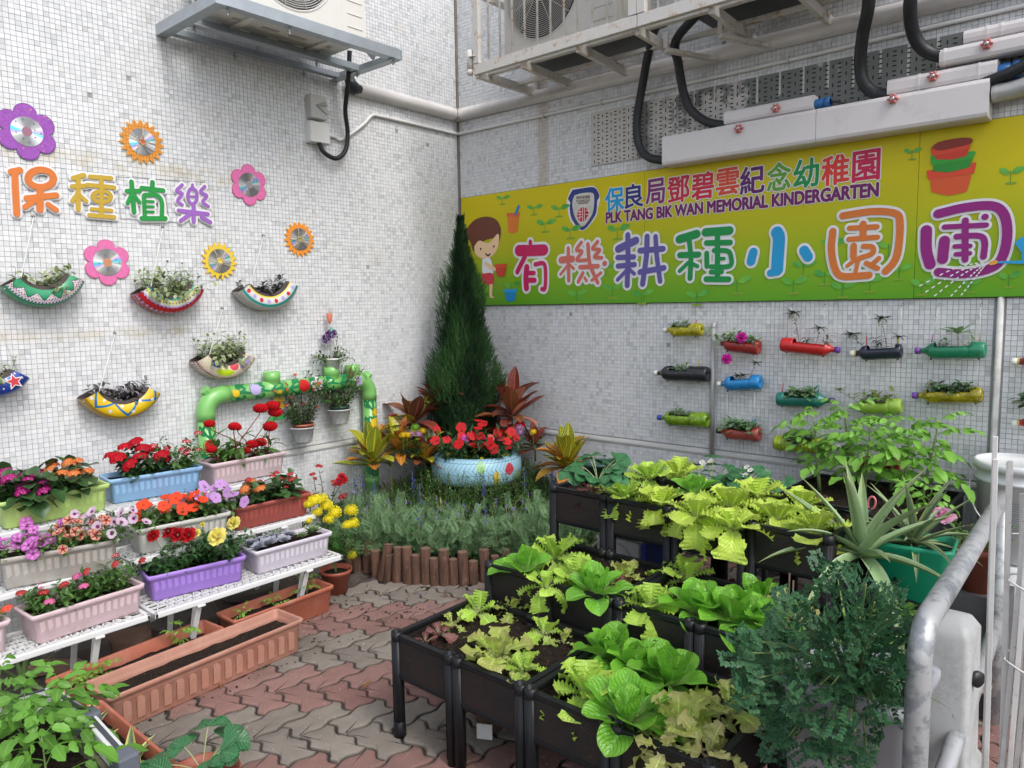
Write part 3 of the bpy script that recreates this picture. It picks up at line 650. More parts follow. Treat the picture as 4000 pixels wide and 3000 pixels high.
m = MB()
for i in range(30):
    a = 2*pi*i/30; p0, p1 = (400+95*cos(a), 500+115*sin(a)), (400+135*cos(a), 500+165*sin(a)*.95)
    if not (-2.3 < a-2*pi*(a > pi) < -.85): stroke(m, RWall, zc([p0, p1]), 1.2, OB+.0022, 0)
part(ban, 'crest_rays', m, printm('ray', (.22, .18, .12)), False)
m = MB(); stroke(m, RWall, zc([(400, 500)]), 56, OB+.003); part(ban, 'seal', m, red, False)
m = MB()
for P in ([(365, 430), (365, 560)], [(400, 405), (400, 595)], [(422, 405), (422, 595)], [(330, 470), (385, 465)], [(330, 500), (385, 498)], [(440, 450), (480, 460)], [(440, 500), (482, 500)], [(335, 545), (385, 530)], [(440, 560), (470, 520)]): stroke(m, RWall, zc(P), 2.4, OB+.0036, 0)
part(ban, 'seal_script', m, WHT, False)
cl_ = printm('crest_letter', (.12, .06, .03))
put_text(ban, '局良保港香', RWall, zc([(322, 312)])[0], zc([(492, 300)])[0], 12, OB+.003, cl_, .01)
put_text(ban, 'PO LEUNG KUK', RWall, zc([(320, 350)])[0], zc([(492, 338)])[0], 8.5, OB+.003, cl_, .012)
put_text(ban, 'HONG KONG', RWall, zc([(342, 376)])[0], zc([(466, 366)])[0], 7, OB+.003, cl_, .012)
# sprouts
h = SH('print_sprout'); u, v = h.uv(); SPM = h.out(h.ramp(h.noise(14, 1), [(.3, hexc('3f9a3a')), (.7, hexc('6fb53a'))]), .4)
SHD = printm('sprout_ground', hexc('7c9c2c')); ms, mg, ml = MB(), MB(), MB()
for x, y, s in [(1962, 797, .7), (2085, 838, .8), (2183, 845, .95), (2129, 905, 1), (2227, 930, 1), (2411, 933, 1.15), (2252, 1180, 1), (2392, 1162, 1.15), (2505, 1185, 1.1), (2720, 1190, 1.15), (2878, 1145, 1.35), (2370, 1075, 1), (3098, 1145, 1.3), (3138, 1075, 1.2), (3220, 1110, 1.2), (3290, 1160, 1.25), (3397, 1138, 1.3), (3512, 1090, 1.2), (3600, 1150, 1.3), (3562, 622, .9), (3947, 715, 1.3), (3250, 990, 1.2), (3470, 1000, 1.2), (1995, 1145, .9), (3940, 1120, 1.2), (3790, 1140, 1.)]:
    w = 24*s; stroke(mg, RWall, [(x-w*.5, y+2), (x+w*.6, y)], 7*s, OB+.00015, 0); stroke(ms, RWall, [(x, y), (x+1, y-38*s)], 2.2, OB+.0004, 0)
    pxpoly(ml, RWall, [(x, y-30*s), (x-12*s, y-24*s), (x-30*s, y-32*s), (x-32*s, y-44*s), (x-14*s, y-45*s)], OB+.0007, 3)
    pxpoly(ml, RWall, [(x+3*s, y-32*s), (x+18*s, y-28*s), (x+36*s, y-36*s), (x+44*s, y-48*s), (x+20*s, y-50*s)], OB+.0009, 3)
[part(ban, a_, b_, c_, False, kind='stuff') for a_, b_, c_ in (('sprout_ground', mg, SHD), ('sprout_stem', ms, GRN), ('sprout_leaf', ml, SPM))]
# printed pots
def ppot(pts_top, pts_body, c1, c2, dark, o=0.):
    m = MB(); pxpoly(m, RWall, pts_body, OB+.001+o, 0); part(ban, 'printed_pot', m, printm('pot_'+c1, hexc(c1)), False)
    m = MB(); pxpoly(m, RWall, pts_top, OB+.0016+o, 0); part(ban, 'printed_pot_rim', m, printm('pot_'+c2, hexc(c2)), False)
    if dark: m = MB(); pxpoly(m, RWall, dark, OB+.0022+o, 4); part(ban, 'printed_pot_mouth', m, printm('pot_mouth', hexc('8a3226')), False)
zd = lambda P: Q(3000, 0, P)
ppot(zd([(1370, 1475), (1375, 1540), (1400, 1555), (1780, 1500), (1800, 1410), (1795, 1400)]), zd([(1400, 1545), (1412, 1662), (1560, 1690), (1690, 1665), (1720, 1650), (1762, 1510)]), 'd2582c', 'd84a2c', None)
ppot(zd([(1405, 1345), (1408, 1415), (1430, 1425), (1770, 1370), (1795, 1320), (1790, 1305)]), zd([(1425, 1415), (1428, 1480), (1560, 1490), (1740, 1445), (1770, 1370)]), '2f8f33', '37a03a', None, .002)
ppot(zd([(1405, 1280), (1415, 1335), (1440, 1345), (1740, 1285), (1762, 1205)]), zd([(1435, 1330), (1450, 1378), (1600, 1378), (1720, 1345), (1742, 1270)]), 'cc3f2c', 'd84a2c', zd([(1410, 1275), (1480, 1225), (1650, 1192), (1758, 1195), (1750, 1240), (1620, 1275), (1480, 1300)]), .004)
ppot([(1978, 832), (1980, 846), (2028, 846), (2032, 830)], [(1982, 846), (1986, 908), (2004, 913), (2022, 905), (2028, 846)], 'd8772c', 'd2642c', None)
m = MB(); stroke(m, RWall, [(2014, 836), (2026, 806)], 11, OB+.003); part(ban, 'printed_trowel', m, printm('trowel', hexc('1f78c0')), False)
ppot([(1932, 1032), (1934, 1046), (1976, 1046), (1980, 1030)], [(1936, 1046), (1940, 1076), (1955, 1082), (1972, 1076), (1977, 1046)], 'c8412c', 'd84a2c', None, .004)
ppot([(1966, 1130), (1968, 1142), (2018, 1142), (2022, 1128)], [(1972, 1142), (1976, 1172), (1995, 1180), (2012, 1172), (2017, 1142)], '1f86c0', '2a9ad0', None)
# printed child with a potted plant, partly behind the cypress
def pp(name, pts, col, o, k=5): m = MB(); pxpoly(m, RWall, Q(1000, 750, pts), OB+o, k); part(ban, name, m, printm(name, hexc(col)), False)
pp('child_hair', [(1800, 360), (1840, 290), (1900, 235), (1990, 212), (2070, 235), (2112, 300), (2115, 370), (2095, 440), (2060, 400), (1960, 430), (1890, 520), (1850, 430)], '6b3a2a', .001)
pp('child_face', [(1885, 470), (1930, 420), (2010, 440), (2090, 360), (2098, 440), (2070, 520), (2010, 572), (1940, 570), (1895, 530)], 'edc9a0', .0018)
pp('child_shirt', [(1955, 580), (2025, 575), (2050, 690), (2040, 705), (1960, 705)], 'e4e6ee', .0022)
pp('child_shorts', [(1950, 705), (2045, 705), (2052, 800), (2005, 802), (1955, 770)], 'cf3c4c', .0028)
pp('child_leg', [(2015, 800), (2045, 800), (2040, 890), (2062, 910), (2030, 915), (2018, 890)], 'edc9a0', .0032)
pp('child_arm', [(1985, 600), (2070, 655), (2075, 675), (2050, 680), (1975, 630)], 'edc9a0', .0036)
m = MB()
for x, y in ((1942, 492), (2055, 470)): stroke(m, RWall, Q(1000, 750, [(x, y)]), 9, OB+.0036, 0)
stroke(m, RWall, Q(1000, 750, [(1985, 535), (2005, 550), (2022, 535)]), 6, OB+.0036); part(ban, 'child_features', m, printm('ink', (.03, .015, .015)), False)
# printed watering can and its dotted spray
m = MB(); pxpoly(m, RWall, zb([(2130, 440), (2190, 390), (2290, 380), (2290, 640), (2200, 620), (1975, 615), (1975, 600), (2195, 590), (2190, 520)]), OB+.012, 0); part(ban, 'printed_can', m, printm('can', hexc('2a9ad0')), False)
m = MB(); stroke(m, RWall, zb([(1930, 615), (1965, 605)]), 16, OB+.013, 0); part(ban, 'printed_can_spout', m, printm('spout', hexc('e0a040')), False)
m = MB()
for e_ in ((1275, 830), (1330, 885), (1410, 920), (1560, 920), (1655, 910)):
    a = np.array([1900, 600.]); b = np.array(e_, float); mid = (a+b)/2+[30, -25-.05*abs(b[0]-a[0])]
    C = crom([np.append(a, 0), np.append(mid, 0), np.append(b, 0)], 12)
    for i in range(2, 24, 2):
        if i+1 < len(C): stroke(m, RWall, zb([C[i][:2], (C[i]+(C[i+1]-C[i])*.7)[:2]]), 5, OB+.0115, 0)
part(ban, 'printed_spray', m, WHT, False)
# ================================================================== services high on the walls
GALV = plain('galvanised_steel', (.38, .42, .45), .42, metal=.55, nz=.25, dirt=.2, dcol=(.2, .2, .2))
WPL = plain('white_plastic', (.66, .66, .65), .38, nz=.05, dirt=.12, dcol=(.35, .33, .28))
WPD = plain('weathered_white_duct', (.64, .62, .61), .42, nz=.08, dirt=.3, dcol=(.30, .25, .2))
GPL = plain('grey_plastic', (.46, .46, .44), .45, nz=.05, dirt=.15)
BLK = plain('black_rubber', (.012, .013, .015), .42, nz=.3, spec=.5); BLKM = plain('black_insulation', (.014, .016, .02), .5, nz=.3, dirt=.12, dcol=(.3, .3, .3))
ACW = plain('aircon_enamel', (.66, .65, .61), .4, nz=.04, dirt=.06, dcol=(.4, .36, .3)); DRK = plain('dark_cavity', (.01, .011, .013), .7); FIN = plain('condenser_fins', (.03, .04, .055), .5)
def rustm():
    h = SH('rusted_white_paint'); n = h.noise(22, 6, rough=.75); n2 = h.noise(3.5, 4); r = (n+n2*.25).step(.72, .80)
    c = h.mix(r, h.mul(.9+n*.2, (.60, .58, .55)), h.ramp(n, [(.4, (.10, .03, .012)), (.7, (.30, .11, .03))])); c = h.mix((n+n2*.25).step(.64, .74)*.4, c, (.45, .28, .14))
    return h.out(c, .55, bump=n, bstr=.25, bdist=.003)
RST = rustm()
def angle(mb, a, b, w, t, n1, n2):               # an L-section from a to b, legs along n1 and n2
    a = np.asarray(a, float); b = np.asarray(b, float); n1 = unit(n1); n2 = unit(n2)
    P = [0*n1, w*n1, w*n1+t*n2, t*n1+t*n2, t*n1+w*n2, w*n2]
    V = [a+p for p in P]+[b+p for p in P]; mb.raw(V, [(0, 1, 2, 3, 4, 5), (11, 10, 9, 8, 7, 6)]+[(i, i+6, (i+1) % 6+6, (i+1) % 6) for i in range(6)])
# ---- left outdoor unit on its angle-iron bracket
ZB_ = 2.637
br = thing('wall_bracket', 'galvanised angle iron bracket carrying the air conditioner on the left wall', 'bracket', (0, -1.5, ZB_))
for y in (-1.975, -.962):
    m = MB(); angle(m, (0, y, ZB_), (.56, y, ZB_), .05, .005, (0, 1 if y < -1.5 else -1, 0), (0, 0, 1)); part(br, 'side_arm', m, GALV, False)
for x, s in ((.55, -1), (.20, 1), (.03, 1)):
    m = MB(); angle(m, (x, -1.97, ZB_+.006), (x, -.965, ZB_+.006), .05 if x > .1 else .04, .005, (s, 0, 0), (0, 0, 1)); part(br, 'cross_rail', m, GALV, False)
for y in (-1.93, -1.01):
    m = MB(); bar(m, (.40, y, ZB_+.04), (.012, y, ZB_+.42), .045, .005, (0, 1, 0)); part(br, 'diagonal_strut', m, GALV, False)
for x, y in ((.52, -.99), (.22, -.99), (.22, -1.25), (.22, -1.9), (.03, -1.2), (.03, -1.6), (.52, -1.6), (.52, -1.9)):
    m = MB(); tube(m, [(x, y, ZB_-.022), (x, y, ZB_+.02)], .005, 6); lathe(m, [(.009, 0), (.009, .007)], (x, y, ZB_-.012), (0, 0, 1), 6, True); part(br, 'bolt', m, GALV, False)
def aircon(label, org, L_, D_, H_, ax, out, fan_u, fan_r, mt, feet=True, plate=True):
    """box of length L_ along ax from org, depth D_ against out, front face at org+out*D_; fan on the front."""
    ax = np.array(ax, float); out = np.array(out, float); up = np.array([0, 0, 1.]); org = np.array(org, float)
    root = thing('air_conditioner_unit', label, 'air conditioner', org)
    Rm = np.column_stack([ax, up, out]); P = lambda u, v, w: org+ax*u+up*v+out*w
    ff = D_; cu, cv = fan_u, H_*.5; n = 48
    m = MB(); t = .004
    box2(m, P(0, 0, 0), P(L_, .012, D_)); box2(m, P(0, H_-.01, 0), P(L_, H_, D_)); box2(m, P(0, .012, 0), P(.008, H_-.01, D_-.001)); box2(m, P(L_-.008, .012, 0), P(L_, H_-.01, D_-.001)); box2(m, P(.008, .012, 0), P(L_-.008, H_-.01, .01))
    part(root, 'casing', m, mt, False, bevel=.006)
    m = MB(); V = []                                # front panel with a round opening
    for i in range(n):
        a = 2*pi*i/n; V.append(P(cu+fan_r*cos(a), cv+fan_r*sin(a), ff))
    for i in range(n):
        a = 2*pi*i/n; c, s = cos(a), sin(a); q = min((cu if c < 0 else L_-cu)/max(abs(c), 1e-6), cv/max(abs(s), 1e-6)); V.append(P(cu+q*c, cv+q*s, ff))
    m.raw(V, [(i, (i+1) % n, n+(i+1) % n, n+i)[::-1] for i in range(n)]); box2(m, P(cu+cv, .0, ff-.004), P(L_, H_, ff+.0006)); part(root, 'front_panel', m, mt, False)
    m = MB(); lathe(m, [(fan_r, -.03), (fan_r, 0), (fan_r+.006, .006), (fan_r+.012, 0)], P(cu, cv, ff), out, 48); part(root, 'fan_shroud', m, mt)
    m = MB(); disc(m, P(cu, cv, ff-.12), Rm, fan_r+.05, 32); part(root, 'cavity', m, FIN)
    for k in range(3):
        m = MB(); a0 = k*2*pi/3+.4
        grid(m, lambda u, v: P(cu, cv, ff-.06)+ax*cos(a0+v*.9)*(.05+u*(fan_r-.07))+up*sin(a0+v*.9)*(.05+u*(fan_r-.07))+out*(-.03+.06*v), 4, 6); part(root, 'fan_blade', m, plain('fan_blade', (.10, .10, .10), .5))
    m = MB()
    for r in np.linspace(.055, fan_r-.006, int(fan_r/.0125)): tube(m, [P(cu+r*cos(2*pi*i/40), cv+r*sin(2*pi*i/40), ff+.008) for i in range(41)], .0016, 4, False)
    for k in range(12):
        a = 2*pi*k/12+.1; tube(m, [P(cu+.05*cos(a), cv+.05*sin(a), ff+.009), P(cu+fan_r*cos(a+.25), cv+fan_r*sin(a+.25), ff+.004)], .0018, 4)
    part(root, 'fan_guard', m, mt); m = MB(); lathe(m, [(0, .012), (.05, .012), (.055, .006)], P(cu, cv, ff), out, 24); part(root, 'fan_hub', m, mt)
    for k in range(5):
        m = MB(); box2(m, P(cu+fan_r+.08, .05+k*.062, ff), P(L_-.02, .053+k*.062, ff+.004)); part(root, 'pressed_rib', m, mt, False, bevel=.001)
    if feet:
        for u in (.14, L_-.16):
            m = MB(); box2(m, P(u, -.012, -.01), P(u+.035, 0, D_+.01)); part(root, 'foot', m, mt, False, bevel=.003)
        for i in range(4):
            for j in range(2): m = MB(); box2(m, P(.10+i*.15, -.004, .06+j*.1), P(.19+i*.15, -.0005, .085+j*.1)); part(root, 'base_pressing', m, plain('aircon_base', (.40, .38, .34), .6), False, bevel=.003)
        for k in range(4):
            m = MB(); V0 = P(-.005, .05+k*.12, .04)
            for j in range(3): box2(m, V0+out*j*.075, V0+out*(j*.075+.06)+up*.09+ax*.004)
            part(root, 'side_intake', m, DRK, False)
    return root, P
_, PA = aircon('white air conditioner outdoor unit on the galvanised bracket, left wall', (.13, -1.86, ZB_+.06), .72, .36, .56, (0, 1, 0), (1, 0, 0), .30, .23, ACW)
# conduit drop, isolator and junction box
sb = thing('isolator_switch', 'grey isolator switch above the white junction box', 'switch', (0, -1.12, 2.45))
m = MB(); box2(m, (0, -1.18, 2.40), (.055, -1.075, 2.53)); part(sb, 'switch_housing', m, GPL, False, bevel=.006)
for a, b in (((.056, -1.085, 2.495), (.056, -1.145, 2.47)), ((.056, -1.145, 2.47), (.056, -1.08, 2.43)), ((.058, -1.08, 2.48), (.058, -1.14, 2.468))): m = MB(); bar(m, a, b, .008, .008, (1, 0, 0)); part(sb, 'lever', m, plain('lever', (.3, .3, .29), .5), False)
m = MB(); box2(m, (.0555, -1.12, 2.415), (.056, -1.09, 2.428)); part(sb, 'rating_label', m, plain('label_grey', (.42, .44, .5), .5), False)
jb = thing('junction_box', 'white square junction box under the isolator switch', 'electrical box', (0, -1.12, 2.3))
m = MB(); box2(m, (0, -1.19, 2.272), (.05, -1.065, 2.385)); part(jb, 'box_body', m, WPL, False, bevel=.003)
m = MB(); box2(m, (.05, -1.188, 2.274), (.056, -1.067, 2.383)); part(jb, 'lid', m, WPL, False, bevel=.002)
def conduit(name, label, pts, r, mt, cat, rib=0, k=10):
    C = crom([np.asarray(p, float) for p in pts], k); root = thing(name, label, cat, C[0]); m = MB(); tube(m, C, r, 12); part(root, 'tube', m, mt)
    if rib:
        m = MB(); L_ = 0; nx = 0
        for i in range(1, len(C)):
            seg = np.linalg.norm(C[i]-C[i-1]); d = unit(C[i]-C[i-1])
            while nx < L_+seg: lathe(m, [(r, -.0016), (r+.0016, 0), (r, .0016)], C[i-1]+d*(nx-L_), d, 10); nx += rib
            L_ += seg
        part(root, 'corrugation', m, mt, kind='stuff')
    return root
conduit('flexible_conduit', 'black corrugated conduit hooking from the left air conditioner into the junction box', [(.20, -1.02, 2.75), (.17, -1.015, 2.6), (.09, -.98, 2.47), (.05, -.94, 2.36), (.045, -.955, 2.26), (.045, -1.02, 2.205), (.045, -1.10, 2.225), (.045, -1.135, 2.275)], .012, BLK, 'conduit', rib=.006)
conduit('white_conduit', 'thin white conduit running from the junction box round the corner', [(.03, -1.063, 2.328), (.012, -1.0, 2.33), (.012, -.95, 2.325), (.012, -.80, 2.43), (.012, -.73, 2.495), (.012, -.66, 2.503), (.012, -.3, 2.502), (.014, -.05, 2.502), (.05, -.014, 2.502), (.3, -.012, 2.502), (.9, -.012, 2.498), (1.9, -.012, 2.494), (3.2, -.012, 2.5), (4.2, -.012, 2.5)], .0095, WPL, 'conduit')
cl = [o for o in bpy.data.objects if o.name.startswith('white_conduit')][0]
for x in (.73, 1.15, 1.42, 2.2, 2.75): m = MB(); box2(m, (x, -.001, 2.482), (x+.012, -.024, 2.513)); part(cl, 'clip', m, GPL, False, bevel=.003)
dk = thing('pipe_duct', 'white rounded duct crossing both walls through the corner', 'duct', (0, 0, 2.6))
def half_round(mb, a, b, w, d, n, up=(0, 0, 1)):   # D-section cover from a to b on a wall with outward normal n
    a = np.asarray(a, float); b = np.asarray(b, float); n = np.asarray(n, float); up = np.asarray(up, float)
    prof = [(-w/2, 0), (-w/2, d*.35), (-w*.42, d*.75), (-w*.25, d), (0, d*1.05), (w*.25, d), (w*.42, d*.75), (w/2, d*.35), (w/2, 0)]
    V = [p+up*u+n*v for p in (a, b) for u, v in prof]; k = len(prof)
    mb.raw(V, [(i, i+1, k+i+1, k+i) for i in range(k-1)]+[tuple(range(k)), tuple(range(k, 2*k))[::-1], (0, k, 2*k-1, k-1)])
m = MB(); half_round(m, (.001, -.855, 2.625), (.001, -.055, 2.622), .075, .055, (1, 0, 0)); part(dk, 'cover', m, WPD, True)
m = MB(); half_round(m, (.055, -.001, 2.62), (4.2, -.001, 2.575), .075, .055, (0, -1, 0)); part(dk, 'cover', m, WPD, True)
m = MB(); half_round(m, (.001, -.06, 2.622), (.001, 0, 2.622), .081, .058, (1, 0, 0)); half_round(m, (0, -.001, 2.621), (.06, -.001, 2.621), .081, .058, (0, -1, 0)); part(dk, 'corner_elbow', m, plain('yellowed_elbow', (.60, .55, .47), .45, dirt=.2), True)
m = MB(); tube(m, [(.03, -.83, 2.622), (.035, -.88, 2.62), (.06, -.92, 2.65)], [.03, .034, .03], 12); part(dk, 'insulation_stub', m, BLKM)

# ---- rusty white cage with its outdoor units on the right wall
ZC = 2.642; YF = -.52; XC0, XC1, XC2 = .66, 1.70, 2.9
cg = thing('aircon_cage', 'rusty white steel cage around the outdoor units on the right wall', 'cage', (1.7, -.2, ZC))
def cbar(name, a, b, w=.035, t=.035, n=(0, 0, 1), mt=None): m = MB(); bar(m, a, b, w, t, n); return part(cg, name, m, mt or RST, False, bevel=.002)
cbar('bottom_rail', (XC0, YF, ZC+.02), (XC1-.002, YF, ZC+.02), .03, .055); cbar('bottom_rail', (XC1+.002, YF, ZC+.02), (XC2, YF, ZC+.02), .03, .055)
for x in (XC0+.02, XC1-.025, XC1+.02, XC2-.02): cbar('corner_post', (x, YF-.001, ZC+.05), (x, YF-.001, ZC+1.1), .042, .032, (0, 1, 0))
cbar('corner_post', (XC0+.015, -.03, ZC-.06), (XC0+.015, -.03, ZC+1.1), .03, .03, (0, 1, 0))
cbar('side_rail', (XC0+.012, YF, ZC), (XC0+.012, -.002, ZC), .03, .045)
for x in (.98, 1.34, 1.68, 2.05, 2.4, 2.85): cbar('bearer', (x, YF+.02, ZC-.008), (x, -.002, ZC-.03), .022, .045)
cbar('inner_rail', (XC0, -.17, ZC+.016), (XC2, -.17, ZC+.016), .03, .02); cbar('inner_rail', (XC0, -.43, ZC+.016), (XC2, -.43, ZC+.016), .03, .02)
cbar('wall_rail', (XC0, -.012, ZC+.28), (1.0, -.012, ZC+.28), .03, .02); cbar('side_rail', (XC0+.012, YF, ZC+.42), (XC0+.012, -.002, ZC+.42), .02, .03)
for k in range(11):
    x = XC0+.10+k*.085
    m = MB(); tube(m, [(x, YF+.002, ZC+.03), (x, YF+.002, ZC+1.1)], .0062, 6); part(cg, 'bar', m, RST)
for k in range(12):
    x = XC1+.1+k*.09
    m = MB(); tube(m, [(x, YF+.002, ZC+.03), (x, YF+.002, ZC+1.1)], .0062, 6); part(cg, 'bar', m, RST)
for x0, x1 in ((1.72, 1.79), (2.0, 2.06)):
    cbar('lower_bracket', (x0, -.30, ZC-.05), (x0, -.30, ZC+.02), .025, .012, (0, 1, 0)); cbar('lower_bracket', (x0, -.30, ZC-.06), (x1+.07, -.012, ZC-.07), .03, .02)
m = MB(); tube(m, [(XC0-.03, YF-.01, ZC+.03), (XC0-.03, YF-.01, ZC+.13)], .018, 14); part(cg, 'hinge_barrel', m, RST)
m = MB(); tube(m, [(XC0-.03, YF-.01, ZC-.0), (XC0-.03, YF-.01, ZC+.027)], .016, 14); part(cg, 'hinge_barrel', m, RST)
cbar('hinge_plate', (XC0-.02, YF-.012, ZC+.09), (XC0+.02, YF-.012, ZC+.09), .04, .006)
m = MB(); tube(m, crom([(XC0-.025, YF, ZC+.0), (XC0-.02, YF, ZC-.05), (XC0+.005, YF, ZC-.03), (XC0+.01, YF, ZC+.05)], 6), .003, 5); part(cg, 'cable_tie', m, WPL)
AC2 = plain('aged_aircon_enamel', (.50, .48, .44), .5, nz=.08, dirt=.3, dcol=(.2, .16, .12)); GDK = plain('grey_base_pan', (.03, .036, .04), .45, nz=.2, dirt=.2, dcol=(.25, .14, .06))
r2, P2 = aircon('old beige air conditioner unit behind the bars of the white cage, near the corner', (.80, -.10, ZC+.07), .72, .33, .58, (1, 0, 0), (0, -1, 0), .26, .235, AC2, feet=False)
m = MB(); box2(m, P2(-.0, -.012, -.02), P2(.72, -.001, .33)); part(r2, 'base_pan', m, GDK, False, bevel=.01)
m = MB(); box2(m, P2(.545, .16, .3315), P2(.69, .44, .3325)); part(r2, 'data_plate', m, plain('data_plate', (.42, .43, .45), .5), False)
m = MB()
for k in range(16):
    for j in range(2): box2(m, P2(.555+j*.062, .18+k*.0145, .333), P2(.555+j*.062+U_(.02, .055), .184+k*.0145, .3334))
part(r2, 'data_lines', m, plain('data_ink', (.08, .09, .12), .6), False, kind='stuff')
r3, P3 = aircon('second air conditioner unit in the far bay of the white cage', (1.86, -.10, ZC+.07), .80, .33, .58, (1, 0, 0), (0, -1, 0), .28, .235, AC2, feet=False)
m = MB(); box2(m, P3(0, -.012, -.02), P3(.8, -.001, .33)); part(r3, 'base_pan', m, GDK, False, bevel=.01)

# ---- perforated plate
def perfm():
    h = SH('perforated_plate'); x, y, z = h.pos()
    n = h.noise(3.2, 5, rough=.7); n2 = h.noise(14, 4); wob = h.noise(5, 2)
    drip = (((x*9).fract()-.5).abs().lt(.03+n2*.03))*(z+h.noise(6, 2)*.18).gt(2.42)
    dark_paint = (n+(x-1.7)*.16).step(.46, .52)*x.step(1.45, 1.6)  # dark flaking paint, denser to the right
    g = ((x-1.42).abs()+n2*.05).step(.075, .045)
    c = h.mul(.85+n2*.3, (.50, .48, .45)); c = h.mix(dark_paint.max(g)*(1-drip)*.92, c, h.mul(.7+n2*.7, (.11, .12, .115)))
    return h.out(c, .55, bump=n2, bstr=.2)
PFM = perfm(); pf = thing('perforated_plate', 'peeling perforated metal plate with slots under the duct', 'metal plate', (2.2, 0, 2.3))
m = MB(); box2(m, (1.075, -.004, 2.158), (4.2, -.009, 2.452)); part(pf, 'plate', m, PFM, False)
m = MB(); slot = []
for i in range(104):
    x = 1.10+i*.0285
    for j in range(7):
        z = 2.178+j*.041
        if i % 2 == 0: slot.append((x, z, .006, .017))
        else: slot += [(x, z+.009, .017, .006), (x, z-.010, .017, .006)]
SLM = plain('slot_shadow', (.02, .019, .018), .9)
for x, z, w, hh in slot:
    z = z+U_(-.001, .001)
    V = [(x+(w*.5)*sx*q, -.0094, z+(hh*.5)*sz*qq) for sx, sz, q, qq in ((-1, -1, .6, 1), (1, -1, .6, 1), (1, -1, 1, .5), (1, 1, 1, .5), (1, 1, .6, 1), (-1, 1, .6, 1), (-1, 1, 1, .5), (-1, -1, 1, .5))]
    m.raw(V, [tuple(range(8))])
part(pf, 'slots', m, SLM, False, kind='stuff')
# ---- trunking boxes with red star knobs
def rbox(mb, a, b, h_, d, r=.02):                 # trunking from a to b (centre line on its back), height h_, depth d, rounded front edges
    a = np.asarray(a, float); b = np.asarray(b, float); n = np.array([0, -1., 0]); up = np.array([0, 0, 1.])
    pr = [(-h_/2, 0), (-h_/2, d-r), (-h_/2+r*.3, d-r*.3), (-h_/2+r, d), (h_/2-r, d), (h_/2-r*.3, d-r*.3), (h_/2, d-r), (h_/2, 0)]
    V = [p+up*u+n*v for p in (a, b) for u, v in pr]; k = 8
    mb.raw(V, [(i, i+1, k+i+1, k+i) for i in range(k-1)]+[tuple(range(k)), tuple(range(k, 2*k))[::-1]])
def bandpts(px0, px1, off): return RW(*px0, off), RW(*px1, off)
TRK = plain('white_trunking', (.64, .61, .61), .38, nz=.05, dirt=.22, dcol=(.22, .17, .14))
REDK = plain('faded_red_knob', (.58, .17, .15), .45, nz=.12, dirt=.15); CHR = plain('bright_screw', (.5, .5, .52), .25, metal=.8)
def knob(parent, c, R_=.022):
    m = MB(); n = 48; pr = [(R_*(.78+.22*cos(6*2*pi*i/n)), 2*pi*i/n) for i in range(n)]; Rm = RRw
    V = []
    for h_, q in ((0, .8), (.004, 1), (.016, 1), (.022, .75), (.018, .5)):
        V += [c+Rm@np.array([r*q*cos(a), r*q*sin(a), h_]) for r, a in pr]
    m.raw(V, [(k*n+i, k*n+(i+1) % n, (k+1)*n+(i+1) % n, (k+1)*n+i) for k in range(4) for i in range(n)]+[tuple(range(4*n, 5*n))])
    kn = part(parent, 'star_knob', m, REDK); m = MB(); lathe(m, [(0, .024), (.006, .023), (.0095, .02), (.0095, .018)], c, (0, -1, 0), 14); part(kn, 'knob_screw', m, CHR)
def trunk(label, a_px, b_px, hpx_, off, d, knobs, joints=(), bands=()):
    A = RW(*a_px, off+d); B = RW(*b_px, off+d); zc_ = (A[2]+B[2])/2; A[2] = B[2] = zc_; A[1] = B[1] = -off
    h_ = hpx_*((A-CP)@FW)/F; root = thing('cable_trunking', label, 'trunking', A, 'white trunking boxes above the banner')
    xs = [A[0]]+[RW(x, a_px[1], off+d)[0] for x in joints]+[B[0]]
    for i in range(len(xs)-1):
        m = MB(); rbox(m, (xs[i]+.001, -off, zc_), (xs[i+1]-.001, -off, zc_), h_, d, .018); part(root, 'cover', m, TRK, False)
    for x in bands:
        X = RW(x, a_px[1], off+d)[0]; m = MB(); rbox(m, (X, -off, zc_), (X+.009, -off, zc_), h_+.004, d+.002, .018); part(root, 'strap', m, WPD, False)
    for x, y in knobs: c = RW(x, y, off+d); c[1] = -off-d; knob(root, c)
    return root, zc_
trunk('long white trunking box directly above the banner, with two red knobs', (2585, 590), (3862, 378), 112, .02, .10, [(2888, 503), (3490, 388)], joints=(3184,))
trunk('short white trunking above the long box, one small red knob near its end', (2826, 460), (3175, 398), 52, .03, .07, [(3033, 424)])
trunk('white trunking section ending at the blue coupling on the right', (3464, 335), (3895, 270), 62, .03, .07, [(3646, 300)], bands=(3582, 3815))
trunk('white strapped trunking entered by the rightmost black hose', (3668, 215), (4090, 150), 66, .03, .07, [(3856, 174)], bands=(3683,))
trunk('topmost white trunking section strapped near the right edge', (3762, 137), (4090, 80), 52, .03, .05, [], bands=(3850, 3905))
BLUE = plain('blue_coupling', (.02, .12, .33), .4, nz=.2, dirt=.4, dcol=(.02, .03, .04))
def coupling(label, px0, px1, r, off=.06):
    A = RW(*px0, off); B = RW(*px1, off); B[2] = A[2]; root = thing('pipe_coupling', label, 'pipe fitting', A); L_ = np.linalg.norm(B-A)
    m = MB(); lathe(m, [(r*.9, 0), (r, .1*L_), (r, .55*L_), (r*.85, .6*L_), (r*.85, .68*L_), (r*1.08, .7*L_), (r*1.08, L_), (r*.7, L_)], A, B-A, 20); part(root, 'body', m, BLUE); return A, B
_, b0 = coupling('small blue pipe coupling at the end of the short trunking', (3177, 410), (3245, 395), .022)
_, b1 = coupling('large blue pipe coupling at the right edge of the photo', (3898, 285), (3985, 275), .032)
